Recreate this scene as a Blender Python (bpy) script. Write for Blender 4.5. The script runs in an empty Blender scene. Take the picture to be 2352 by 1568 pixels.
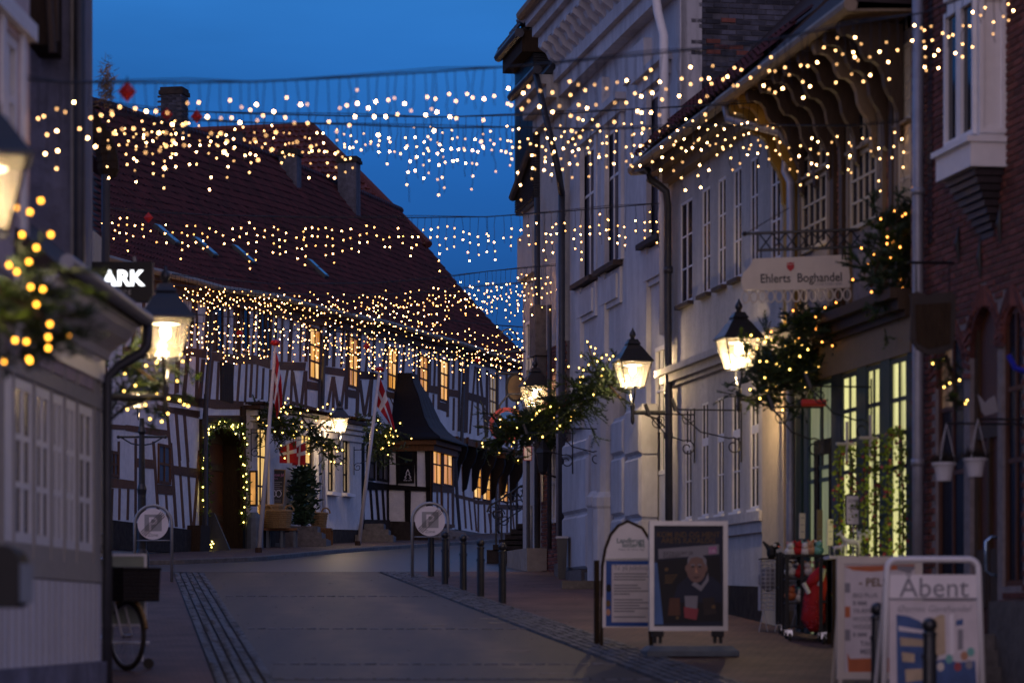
import bpy, bmesh, math, random
from mathutils import Vector, Matrix
random.seed(7)
R = math.radians
SC = bpy.context.scene
COL = SC.collection

# ------------------------------------------------------------------ camera, sky, exposure
FPX = 6533.0            # focal length in units of a 2352 px wide picture
CAMZ = 1.6
cam_data = bpy.data.cameras.new('camera')
cam_data.sensor_width = 36.0
cam_data.lens = 100.0
cam_data.shift_y = 0.2721
cam_data.clip_start = 0.5
cam_data.clip_end = 3000
cam_data.dof.use_dof = True
cam_data.dof.focus_distance = 72.0
cam_data.dof.aperture_fstop = 1.75
cam = bpy.data.objects.new('camera', cam_data)
COL.objects.link(cam)
cam.location = (0, 0, CAMZ)
cam.rotation_euler = (R(90), 0, 0)
SC.camera = cam

world = bpy.data.worlds.new('World')
SC.world = world
world.use_nodes = True
wn, wl = world.node_tree.nodes, world.node_tree.links
wn.clear()
w_out = wn.new('ShaderNodeOutputWorld')
w_bg = wn.new('ShaderNodeBackground')
w_tc = wn.new('ShaderNodeTexCoord')
w_sep = wn.new('ShaderNodeSeparateXYZ')
w_ramp = wn.new('ShaderNodeValToRGB')
wl.new(w_tc.outputs['Generated'], w_sep.inputs[0])
wl.new(w_sep.outputs['Z'], w_ramp.inputs[0])
cr = w_ramp.color_ramp
cr.elements[0].position = 0.0;  cr.elements[0].color = (0.016, 0.085, 0.29, 1)
cr.elements[1].position = 1.0;  cr.elements[1].color = (0.090, 0.170, 0.46, 1)
for p_, c_ in ((0.11, (0.012, 0.080, 0.295, 1)), (0.165, (0.0165, 0.122, 0.43, 1)), (0.22, (0.030, 0.188, 0.57, 1)), (0.50, (0.080, 0.185, 0.49, 1))):
    e_ = cr.elements.new(p_); e_.color = c_
# thin uneven cloud veil
w_map = wn.new('ShaderNodeMapping'); w_map.inputs['Scale'].default_value = (3, 3, 16)
w_noise = wn.new('ShaderNodeTexNoise'); w_noise.inputs['Scale'].default_value = 1.6; w_noise.inputs['Detail'].default_value = 5
wl.new(w_tc.outputs['Generated'], w_map.inputs[0]); wl.new(w_map.outputs[0], w_noise.inputs['Vector'])
w_mr = wn.new('ShaderNodeMapRange'); w_mr.inputs[1].default_value = 0.3; w_mr.inputs[2].default_value = 0.75
w_mr.inputs[3].default_value = 0.86; w_mr.inputs[4].default_value = 1.12
wl.new(w_noise.outputs[0], w_mr.inputs[0])
w_mul = wn.new('ShaderNodeMix'); w_mul.data_type = 'RGBA'; w_mul.blend_type = 'MULTIPLY'; w_mul.inputs[0].default_value = 1
wl.new(w_ramp.outputs[0], w_mul.inputs[6]); wl.new(w_mr.outputs[0], w_mul.inputs[7])
# the western half, behind the camera, still holds a dull mauve afterglow
w_west = wn.new('ShaderNodeMapRange'); w_west.inputs[1].default_value = 0.15; w_west.inputs[2].default_value = -0.85; w_west.interpolation_type = 'SMOOTHSTEP'
wl.new(w_sep.outputs['Y'], w_west.inputs[0])
w_mix = wn.new('ShaderNodeMix'); w_mix.data_type = 'RGBA'
wl.new(w_west.outputs[0], w_mix.inputs[0]); wl.new(w_mul.outputs[2], w_mix.inputs[6]); w_mix.inputs[7].default_value = (0.315, 0.255, 0.40, 1)
wl.new(w_mix.outputs[2], w_bg.inputs[0])
w_bg.inputs[1].default_value = 1.0
wl.new(w_bg.outputs[0], w_out.inputs[0])

# afterglow of the sun just set, low behind the camera: very weak and very soft
sun_data = bpy.data.lights.new('afterglow_sun', 'SUN')
sun_data.energy = 0.34
sun_data.angle = R(50)
sun_data.color = (1.0, 0.80, 0.82)
sun = bpy.data.objects.new('afterglow_sun', sun_data)
COL.objects.link(sun)
sun.rotation_euler = (R(81), 0, R(-3))

SC.view_settings.view_transform = 'Standard'
SC.view_settings.look = 'None'
SC.view_settings.exposure = 0.0
SC.view_settings.gamma = 1.0
SC.render.engine = 'CYCLES'
SC.cycles.use_denoising = True
SC.cycles.max_bounces = 6
SC.cycles.diffuse_bounces = 3
SC.cycles.glossy_bounces = 3
SC.cycles.transparent_max_bounces = 12
SC.cycles.sample_clamp_indirect = 4.0
SC.cycles.use_light_tree = True
SC.cycles.caustics_reflective = False
SC.cycles.caustics_refractive = False

# ------------------------------------------------------------------ materials
def _nodes(name):
    m = bpy.data.materials.new(name); m.use_nodes = True
    nt = m.node_tree
    return m, nt.nodes, nt.links, nt.nodes['Principled BSDF']

def M(name, col, rough=0.7, var=0.2, scale=6.0, bump=0.25, metal=0.0, spec=0.4, piece=0.0, stain=0.0, streak=None, dist=0.02):
    m, n, l, p = _nodes(name)
    p.inputs['Roughness'].default_value = rough
    p.inputs['Metallic'].default_value = metal
    p.inputs['Specular IOR Level'].default_value = spec
    tc = n.new('ShaderNodeTexCoord')
    vec = tc.outputs['Object']
    if streak:
        mp = n.new('ShaderNodeMapping'); mp.inputs['Scale'].default_value = streak
        l.new(vec, mp.inputs[0]); vec = mp.outputs[0]
    nz = n.new('ShaderNodeTexNoise'); nz.inputs['Scale'].default_value = scale; nz.inputs['Detail'].default_value = 7
    nz.inputs['Roughness'].default_value = 0.6
    l.new(vec, nz.inputs['Vector'])
    mr = n.new('ShaderNodeMapRange')
    mr.inputs[1].default_value = 0.25; mr.inputs[2].default_value = 0.75
    mr.inputs[3].default_value = 1 - var; mr.inputs[4].default_value = 1 + var
    l.new(nz.outputs[0], mr.inputs[0])
    fac = mr.outputs[0]
    if piece:
        oi = n.new('ShaderNodeObjectInfo'); ge = n.new('ShaderNodeNewGeometry')
        ad = n.new('ShaderNodeMath'); ad.operation = 'ADD'
        l.new(oi.outputs['Random'], ad.inputs[0]); l.new(ge.outputs['Random Per Island'], ad.inputs[1])
        fr = n.new('ShaderNodeMath'); fr.operation = 'FRACT'; l.new(ad.outputs[0], fr.inputs[0])
        m2 = n.new('ShaderNodeMapRange'); m2.inputs[3].default_value = 1 - piece; m2.inputs[4].default_value = 1 + piece
        l.new(fr.outputs[0], m2.inputs[0])
        mu = n.new('ShaderNodeMath'); mu.operation = 'MULTIPLY'; l.new(fac, mu.inputs[0]); l.new(m2.outputs[0], mu.inputs[1]); fac = mu.outputs[0]
    if stain:
        n2 = n.new('ShaderNodeTexNoise'); n2.inputs['Scale'].default_value = 0.9; n2.inputs['Detail'].default_value = 8; n2.inputs['Roughness'].default_value = 0.7
        ms = n.new('ShaderNodeMapping'); ms.inputs['Scale'].default_value = (1.7, 1.7, .4); l.new(tc.outputs['Object'], ms.inputs[0]); l.new(ms.outputs[0], n2.inputs['Vector'])
        m3 = n.new('ShaderNodeMapRange'); m3.inputs[1].default_value = 0.4; m3.inputs[2].default_value = 0.65; m3.inputs[3].default_value = 1 - stain; m3.inputs[4].default_value = 1
        l.new(n2.outputs[0], m3.inputs[0])
        mu = n.new('ShaderNodeMath'); mu.operation = 'MULTIPLY'; l.new(fac, mu.inputs[0]); l.new(m3.outputs[0], mu.inputs[1]); fac = mu.outputs[0]
    mx = n.new('ShaderNodeMix'); mx.data_type = 'RGBA'; mx.blend_type = 'MULTIPLY'; mx.inputs[0].default_value = 1
    mx.inputs[6].default_value = (*col, 1); l.new(fac, mx.inputs[7])
    l.new(mx.outputs[2], p.inputs['Base Color'])
    if bump:
        b = n.new('ShaderNodeBump'); b.inputs['Strength'].default_value = bump; b.inputs['Distance'].default_value = dist
        l.new(nz.outputs[0], b.inputs['Height']); l.new(b.outputs[0], p.inputs['Normal'])
    return m

def EM(name, col, strength, var=0.0, scale=3.0, streak=None, gloss=False):
    m, n, l, p = _nodes(name)
    p.inputs['Base Color'].default_value = (col[0]*.4, col[1]*.4, col[2]*.4, 1)
    p.inputs['Roughness'].default_value = 0.15 if gloss else 0.5
    p.inputs['Emission Color'].default_value = (*col, 1)
    p.inputs['Emission Strength'].default_value = strength
    if var:
        tc = n.new('ShaderNodeTexCoord'); mp = n.new('ShaderNodeMapping'); mp.inputs['Scale'].default_value = streak or (1, 1, 1)
        nz = n.new('ShaderNodeTexNoise'); nz.inputs['Scale'].default_value = scale; nz.inputs['Detail'].default_value = 4
        l.new(tc.outputs['Object'], mp.inputs[0]); l.new(mp.outputs[0], nz.inputs['Vector'])
        mr = n.new('ShaderNodeMapRange'); mr.inputs[1].default_value = .3; mr.inputs[2].default_value = .7
        mr.inputs[3].default_value = strength*(1-var); mr.inputs[4].default_value = strength*(1+var)
        l.new(nz.outputs[0], mr.inputs[0]); l.new(mr.outputs[0], p.inputs['Emission Strength'])
    return m

def lantern_glass_mat():
    m, n, l, p = _nodes('lantern_glass')
    out = n['Material Output']
    tr = n.new('ShaderNodeBsdfTransparent'); tl = n.new('ShaderNodeBsdfTranslucent'); gl = n.new('ShaderNodeBsdfGlossy')
    tl.inputs[0].default_value = (.9, .82, .66, 1); tr.inputs[0].default_value = (.95, .93, .88, 1); gl.inputs['Roughness'].default_value = .08
    m1 = n.new('ShaderNodeMixShader'); m1.inputs[0].default_value = .42
    m1.inputs[0].default_value = .075
    l.new(tr.outputs[0], m1.inputs[1]); l.new(tl.outputs[0], m1.inputs[2])
    m2 = n.new('ShaderNodeMixShader'); m2.inputs[0].default_value = .05
    l.new(m1.outputs[0], m2.inputs[1]); l.new(gl.outputs[0], m2.inputs[2])
    l.new(m2.outputs[0], out.inputs[0])
    return m

MAT = {}
def mats():
    d = MAT
    d['plaster_white'] = M('plaster_white', (.70, .68, .67), .85, .10, 9, .35, stain=.22)
    d['plaster_r3'] = M('plaster_cream_white', (.57, .54, .51), .85, .12, 12, .5, stain=.3)
    d['plaster_r4'] = M('plaster_smooth_white', (.63, .63, .66), .7, .08, 5, .2, stain=.28)
    d['plaster_cream'] = M('plaster_cream', (.60, .49, .33), .85, .1, 9, .3, stain=.15)
    d['plaster_pink'] = M('plaster_pink', (.62, .49, .47), .85, .12, 6, .3, stain=.2)
    d['plaster_grey'] = M('plaster_grey', (.23, .23, .30), .95, .35, 3.0, .9, stain=.35, dist=.06)
    d['plaster_greyhouse'] = M('plaster_grey_white', (.5, .49, .47), .85, .1, 14, .4, stain=.15)
    d['panel_white'] = M('panel_limewash', (.78, .76, .75), .9, .12, 7, .5, stain=.15, dist=.03)
    d['timber'] = M('timber_brown', (.125, .050, .013), .7, .45, 5, .7, streak=(6, 6, 1.2), piece=.2)
    d['timber_black'] = M('timber_black', (.014, .011, .010), .75, .3, 5, .5, spec=.12, streak=(6, 6, 1)) if True else M('timber_black', (.014, .011, .010), .5, .3, 5, .5, streak=(6, 6, 1))
    d['timber_beige'] = M('timber_beige', (.40, .37, .33), .7, .2, 8, .4, streak=(4, 4, 1))
    d['plank_white'] = M('plank_white', (.74, .71, .72), .6, .12, 7, .3, streak=(5, 5, .8), piece=.06)
    d['paint_white'] = M('paint_white', (.80, .79, .79), .45, .06, 10, .12)
    d['paint_cream'] = M('paint_cream', (.60, .52, .36), .5, .1, 10, .15)
    d['paint_green'] = M('paint_green', (.030, .062, .045), .4, .12, 8, .15)
    d['paint_darkgreen'] = M('paint_dark_green', (.018, .030, .026), .4, .12, 8, .15)
    d['paint_yellow'] = M('paint_yellow', (.36, .22, .035), .5, .12, 8, .15)
    d['paint_brown'] = M('paint_brown', (.060, .034, .016), .55, .25, 7, .3, streak=(4, 4, 1))
    d['paint_tan'] = M('paint_tan', (.24, .17, .095), .55, .12, 7, .2)
    d['door_brown'] = M('door_brown', (.10, .035, .015), .45, .25, 6, .3, streak=(6, 6, 1))
    d['oldwood'] = M('old_dark_wood', (.040, .025, .014), .75, .35, 6, .6, spec=.15, streak=(6, 6, 1))
    d['roof_tile'] = M('roof_tile_red', (.062, .012, .014), .75, .3, 9, .3, piece=.38, stain=.4)
    d['roof_tile_far'] = M('roof_tile_orange', (.11, .028, .022), .75, .25, 9, .3, piece=.3)
    d['roof_dark'] = M('roof_dark', (.035, .022, .020), .7, .3, 6, .4)
    d['slate'] = M('slate_black', (.018, .018, .022), .35, .3, 6, .3, spec=.5)
    d['glazed_tile'] = M('glazed_tile', (.03, .035, .045), .15, .2, 6, .1, spec=.8)
    d['lead'] = M('lead_dark', (.012, .012, .016), .7, .3, 4, .3, streak=(8, 8, 1), spec=.12)
    d['copper'] = M('copper_brown', (.060, .034, .022), .65, .3, 5, .3, spec=.15, streak=(9, 9, 1))
    d['zinc'] = M('zinc_pipe', (.34, .35, .40), .45, .2, 5, .15, metal=.35)
    d['zinc_dark'] = M('zinc_pipe_dark', (.055, .056, .065), .45, .25, 5, .15, metal=.2)
    d['gutter_tan'] = M('gutter_tan', (.26, .19, .12), .5, .25, 4, .2)
    d['iron'] = M('iron_black', (.012, .012, .014), .35, .3, 8, .15, spec=.5)
    d['iron_lamp'] = M('lamp_black', (.02, .022, .026), .32, .25, 8, .1, spec=.6)
    d['steel'] = M('galvanised_steel', (.33, .34, .35), .4, .15, 8, .1, metal=.6)
    d['chrome'] = M('chrome', (.6, .6, .62), .15, .05, 5, 0, metal=1)
    d['brick'] = M('brick_red', (.155, .052, .040), .85, .3, 14, .5, piece=.38)
    d['brick_dark'] = M('brick_dark_glazed', (.03, .02, .025), .4, .3, 14, .3, piece=.3)
    d['brick_orange'] = M('brick_orange', (.30, .125, .07), .85, .3, 14, .5, piece=.3)
    d['brick_gable'] = M('brick_blackened', (.085, .09, .125), .9, .45, 5, .7, piece=.5, stain=.5)
    d['mortar'] = M('mortar', (.25, .22, .22), .95, .25, 10, .5)
    d['mortar_dark'] = M('mortar_dark', (.11, .11, .135), .95, .4, 6, .6, stain=.4)
    d['stone'] = M('granite_stone', (.16, .145, .135), .8, .35, 9, .6, stain=.3)
    d['stone_light'] = M('sandstone', (.36, .32, .27), .85, .2, 7, .4, stain=.2)
    d['stone_dark'] = M('stone_dark', (.045, .037, .032), .9, .4, 7, .6, spec=.08)
    d['sett'] = M('granite_sett', (.075, .075, .082), .6, .3, 20, .4, piece=.35)
    d['asphalt'] = M('asphalt', (.096, .064, .029), .52, .55, 1.3, .2, streak=(1.0, .05, 1), stain=.2, dist=.01, spec=.25)
    m = d['asphalt']; nt = m.node_tree; n, l = nt.nodes, nt.links
    tc = n.new('ShaderNodeTexCoord'); sx = n.new('ShaderNodeSeparateXYZ'); l.new(tc.outputs['Object'], sx.inputs[0])
    ma = n.new('ShaderNodeMath'); ma.operation = 'MULTIPLY_ADD'; ma.inputs[1].default_value = .148; l.new(sx.outputs['Y'], ma.inputs[0]); l.new(sx.outputs['X'], ma.inputs[2])
    nz = n.new('ShaderNodeTexNoise'); nz.inputs['Scale'].default_value = .7; nz.inputs['Detail'].default_value = 6; l.new(tc.outputs['Object'], nz.inputs['Vector'])
    mb = n.new('ShaderNodeMath'); mb.operation = 'MULTIPLY_ADD'; mb.inputs[1].default_value = .8; l.new(nz.outputs[0], mb.inputs[0]); l.new(ma.outputs[0], mb.inputs[2])
    mr = n.new('ShaderNodeMapRange'); mr.inputs[1].default_value = 2.4; mr.inputs[2].default_value = 6.4; l.new(mb.outputs[0], mr.inputs[0])
    cr_ = n.new('ShaderNodeValToRGB'); l.new(mr.outputs[0], cr_.inputs[0]); e = cr_.color_ramp.elements
    e[0].position = 0; e[0].color = (.8, .8, .8, 1); e[1].position = 1; e[1].color = (.62, .6, .6, 1)
    for p_, k_ in ((.18, .85), (.30, 1.35), (.42, .95), (.60, 1.0), (.70, 1.45), (.80, .72)): q_ = e.new(p_); q_.color = (k_, k_, k_, 1)
    bs_ = n['Principled BSDF']; src = bs_.inputs['Base Color'].links[0].from_socket
    mm = n.new('ShaderNodeMix'); mm.data_type = 'RGBA'; mm.blend_type = 'MULTIPLY'; mm.inputs[0].default_value = 1; l.new(src, mm.inputs[6]); l.new(cr_.outputs[0], mm.inputs[7]); l.new(mm.outputs[2], bs_.inputs['Base Color'])
    d['sett_light'] = M('worn_sett', (.115, .105, .105), .55, .3, 20, .4, piece=.3)
    d['asphalt_far'] = M('asphalt_worn', (.046, .046, .05), .45, .2, 1.2, .15, streak=(1, 3, 1), stain=.15, dist=.01)
    d['earth'] = M('earth', (.07, .06, .05), .95, .3, 2, .3)
    d['glass_dark'] = M('window_glass', (.012, .012, .016), .07, .2, 1.5, .10, spec=.28, dist=.01)
    d['glass_dull'] = M('old_window_glass', (.016, .015, .022), .25, .3, 1.5, .10, spec=.06, dist=.01)
    d['glass_blue'] = M('grey_blue_window_glass', (.055, .06, .09), .2, .3, 1.5, .08, spec=.1, dist=.01)
    d['glass_curtain'] = M('window_curtain_glass', (.10, .09, .09), .2, .4, 3, .05, spec=.12, streak=(8, 8, .6), dist=.01)
    d['glass_sky'] = M('roof_window_glass', (.07, .10, .14), .05, .1, 2, .0, spec=1.0, metal=.6)
    d['needle'] = M('fir_needle', (.030, .055, .022), .6, .35, 5, 0, piece=.45)
    d['needle_light'] = M('fir_needle_fresh', (.075, .12, .02), .6, .35, 5, 0, piece=.4)
    d['leaf'] = M('laurel_leaf', (.028, .055, .025), .4, .3, 6, 0, piece=.4)
    d['ivy'] = M('ivy_leaf', (.24, .31, .045), .5, .35, 6, 0, piece=.5)
    d['bark'] = M('bark', (.05, .032, .02), .85, .3, 12, .5)
    d['wire'] = M('black_cable', (.010, .010, .012), .5, .1, 5, 0)
    d['flag_red'] = M('flag_red', (.42, .010, .018), .75, .15, 5, .1)
    d['flag_white'] = M('flag_white', (.72, .70, .70), .75, .08, 5, .1)
    d['pole_white'] = M('pole_white', (.62, .61, .62), .45, .18, 3, .1, stain=.2)
    d['red_plastic'] = M('red_lantern', (.45, .015, .015), .35, .2, 6, .1)
    d['red_cloth'] = M('red_cloth', (.40, .012, .015), .8, .2, 8, .2)
    d['white_fur'] = M('white_fur', (.70, .68, .62), .95, .2, 30, .7)
    d['wicker'] = M('wicker', (.32, .20, .08), .75, .35, 22, .8)
    d['wicker_dark'] = M('wicker_dark', (.018, .013, .010), .7, .4, 22, .8)
    d['wood_crate'] = M('crate_wood', (.22, .10, .035), .7, .3, 6, .4, streak=(3, 3, 1))
    d['wood_grey'] = M('painted_grey_wood', (.10, .12, .14), .6, .25, 6, .3)
    d['board_black'] = M('board_black', (.012, .012, .016), .5, .2, 6, .05)
    d['board_gold'] = M('frame_gold', (.28, .17, .06), .45, .25, 8, .2)
    d['sign_white'] = M('sign_white', (.85, .80, .80), .5, .05, 6, .05)
    d['sign_cream'] = M('sign_cream', (.70, .63, .53), .55, .07, 6, .08, stain=.08)
    d['sign_grey'] = M('sign_symbol_grey', (.36, .36, .36), .5, .05, 6, 0)
    d['sign_blackprint'] = M('print_black', (.03, .03, .035), .55, .05, 6, 0)
    d['sign_red'] = M('print_red', (.45, .03, .035), .55, .1, 6, 0)
    d['sign_blue'] = M('print_blue', (.02, .08, .32), .45, .1, 6, 0)
    d['sign_orange'] = M('print_orange', (.50, .14, .05), .55, .15, 5, 0)
    d['sign_darkred'] = M('sign_faded_red', (.32, .05, .06), .5, .12, 6, 0)
    d['print_grey'] = M('print_grey', (.25, .24, .26), .55, .05, 6, 0)
    d['print_teal'] = M('print_teal', (.04, .12, .11), .55, .05, 6, 0)
    d['print_gold'] = M('print_gold', (.15, .085, .028), .55, .2, 20, 0)
    d['print_pink'] = M('print_pink', (.45, .18, .34), .55, .1, 6, 0)
    d['poster_navy'] = M('poster_navy', (.010, .014, .034), .55, .35, 3, 0)
    d['poster_dark'] = M('poster_dark', (.007, .006, .008), .55, .3, 3, 0)
    d['poster_sky'] = M('poster_blue', (.06, .14, .33), .4, .35, 3, 0)
    d['poster_sand'] = M('poster_sand', (.50, .38, .24), .5, .35, 4, 0)
    d['poster_pale'] = M('poster_pale', (.66, .60, .60), .5, .15, 4, 0)
    d['poster_street'] = M('poster_street_blue', (.04, .09, .24), .5, .4, 5, 0)
    d['skin'] = M('printed_skin', (.22, .125, .095), .5, .12, 8, 0)
    d['alu'] = M('aluminium_frame', (.55, .53, .50), .35, .08, 8, .05, metal=.5)
    d['plastic_black'] = M('black_plastic', (.012, .011, .011), .6, .2, 8, .1)
    d['rubber'] = M('rubber', (.03, .026, .02), .7, .2, 10, .1)
    d['pot_white'] = M('pot_white', (.55, .55, .58), .5, .1, 5, .05)
    d['brown_sign'] = M('brown_sign', (.030, .021, .018), .6, .4, 5, .3)
    d['copper_green'] = M('grey_green_panel', (.30, .34, .26), .5, .15, 4, .05)
    d['mint'] = M('mint_plastic', (.16, .42, .36), .5, .1, 6, 0)
    d['peach'] = M('peach_cloth', (.55, .28, .16), .7, .2, 6, .2)
    d['pink'] = M('pink_cloth', (.55, .28, .30), .7, .2, 6, .2)
    d['sequin'] = M('sequin', (.55, .05, .06), .18, .9, 60, 1.0, metal=.8, spec=.8)
    d['blue_metal'] = M('blue_metal', (.02, .03, .42), .35, .2, 6, .05)
    d['handle_blue'] = M('steel_handle', (.35, .50, .68), .2, .05, 6, 0, metal=.8)
    d['red_neon'] = M('red_fabric_light', (.50, .03, .02), .6, .1, 6, 0)
    d['bulb_hot'] = EM('bulb_hot', (1.0, .54, .22), 40)
    d['bulb_warm'] = EM('bulb_warm', (1.0, .53, .20), 10)
    d['bulb_dim'] = EM('bulb_dim', (1.0, .52, .19), 3.6)
    d['fir_bulb'] = EM('fir_bulb', (1.0, .58, .12), 12)
    d['fir_bulb_amber'] = EM('fir_bulb_amber', (1.0, .34, .06), 9)
    d['near_bulb'] = EM('near_bulb', (1.0, .40, .035), 11)
    d['door_bulb'] = EM('door_bulb', (1.0, .78, .16), 10)
    d['bulb_far_hot'] = EM('bulb_far_hot', (1.0, .46, .15), 48)
    d['bulb_far_warm'] = EM('bulb_far_warm', (1.0, .43, .12), 19)
    d['bulb_far_dim'] = EM('bulb_far_dim', (1.0, .40, .10), 9)
    d['win_amber2'] = EM('lit_window_orange', (1.0, .40, .07), .55, .6, 1.6, (4, 4, .4), True); d['win_amber3'] = EM('lit_window_gold', (1.0, .55, .16), 1.0, .5, 2.5, (3, 3, .6), True)
    d['win_faint'] = EM('lit_window_faint', (1.0, .6, .3), .035, .8, 2.0, (4, 4, 1), True)
    d['lamp_core'] = EM('lamp_core', (1.0, .74, .42), 60)
    d['lamp_glass'] = lantern_glass_mat()
    d['win_amber'] = EM('lit_window_amber', (1.0, .47, .10), .80, .45, 2.2, (3, 3, .5), True)
    d['win_cream'] = EM('lit_window_cream', (1.0, .62, .20), .80, .35, 1.6, (3, 3, .6), True)
    d['win_dimcurtain'] = EM('lit_window_dim', (.95, .68, .38), .20, .5, 2.0, (4, 4, .4), True)
    d['shop_light'] = EM('shop_window_light', (.90, .84, .34), .74, .5, 1.6, (6, 6, .3), True)
    d['shop_light_dim'] = EM('shop_door_light', (.55, .60, .32), .22, .4, 1.5, (5, 5, .4), True)
    d['ark_letters'] = EM('lit_letters', (.93, .96, 1.0), 2.6)
    d['bookshop_glow'] = EM('lit_display', (1.0, .46, .12), .55, .4, 3, (2, 2, 1))
mats()
def leafy(name):
    m = MAT[name]; nt = m.node_tree; n, l = nt.nodes, nt.links; p = n['Principled BSDF']
    tl = n.new('ShaderNodeBsdfTranslucent'); l.new(p.inputs['Base Color'].links[0].from_socket, tl.inputs[0])
    mx = n.new('ShaderNodeMixShader'); mx.inputs[0].default_value = .55
    l.new(p.outputs[0], mx.inputs[1]); l.new(tl.outputs[0], mx.inputs[2]); l.new(mx.outputs[0], n['Material Output'].inputs[0])
leafy('ivy'); leafy('needle_light')

# ------------------------------------------------------------------ pixel helpers (photo measurements -> points on real planes)
SRC = 4096 / 2352.0
def P(x, y, Y):
    return Vector(((x - 1176) * Y / FPX, Y, CAMZ + (1424 - y) * Y / FPX))
def crop(ox, oy, s):
    return lambda cx, cy: ((cx / s + ox) / SRC, (cy / s + oy) / SRC)
def g(Y):
    if Y <= 54: return -.88 + .061 * Y
    a = -.88 + .061 * 54
    if Y <= 66: t = Y - 54; return a + .061 * t - (.061 - .042) * t * t / 24
    b = a + .061 * 12 - (.061 - .042) * 6
    return b + .042 * (Y - 66)
def gp(x, y):
    lo, hi = 5.0, 300.0
    for _ in range(50):
        m_ = (lo + hi) / 2
        yy = 1424 - (g(m_) - CAMZ) * FPX / m_
        if yy > y: lo = m_
        else: hi = m_
    return Vector(((x - 1176) * lo / FPX, lo, g(lo)))

class Frame:
    """upright plane through O: u along it, n out of it"""
    def __init__(self, O, u, flip=False):
        self.O = Vector((O[0], O[1])); self.u = Vector(u).normalized()
        self.n = Vector((self.u.y, -self.u.x))
        if flip: self.n = -self.n
    def pt(self, s, z, d=0.0):
        q = self.O + self.u * s + self.n * d
        return Vector((q.x, q.y, z))
    def px(self, x, y, d=0.0):
        dr = Vector(((x - 1176) / FPX, 1.0))
        t = (d + self.O.dot(self.n)) / dr.dot(self.n)
        q = dr * t
        return ((q - self.O).dot(self.u), CAMZ + (1424 - y) / FPX * t)
    def S(self, x, d=0.0): return self.px(x, 1000, d)[0]
    def off(self, d):
        f = Frame((0, 0), (1, 0)); f.O = self.O + self.n * d; f.u = self.u; f.n = self.n
        return f
    def perp(self, s, d=0.0):
        """frame of the end face at s that looks back along -u (towards the camera)"""
        q = self.O + self.u * s + self.n * d
        f = Frame((0, 0), (1, 0)); f.O = q; f.n = -self.u
        f.u = Vector((-f.n.y, f.n.x))
        return f
FAR = Frame((-9.2, 64), (.2, 1))                 # half-timbered house; n to the right/street
RT = Frame((10.4, 0), (-.171, 1), flip=True)     # right-hand facades
LT = Frame((-4.737, 0), (.031, 1))               # left-hand facades

# ------------------------------------------------------------------ mesh helpers
def wloc(o):
    v = Vector((0, 0, 0))
    while o is not None:
        v += o.location; o = o.parent
    return v

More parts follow.
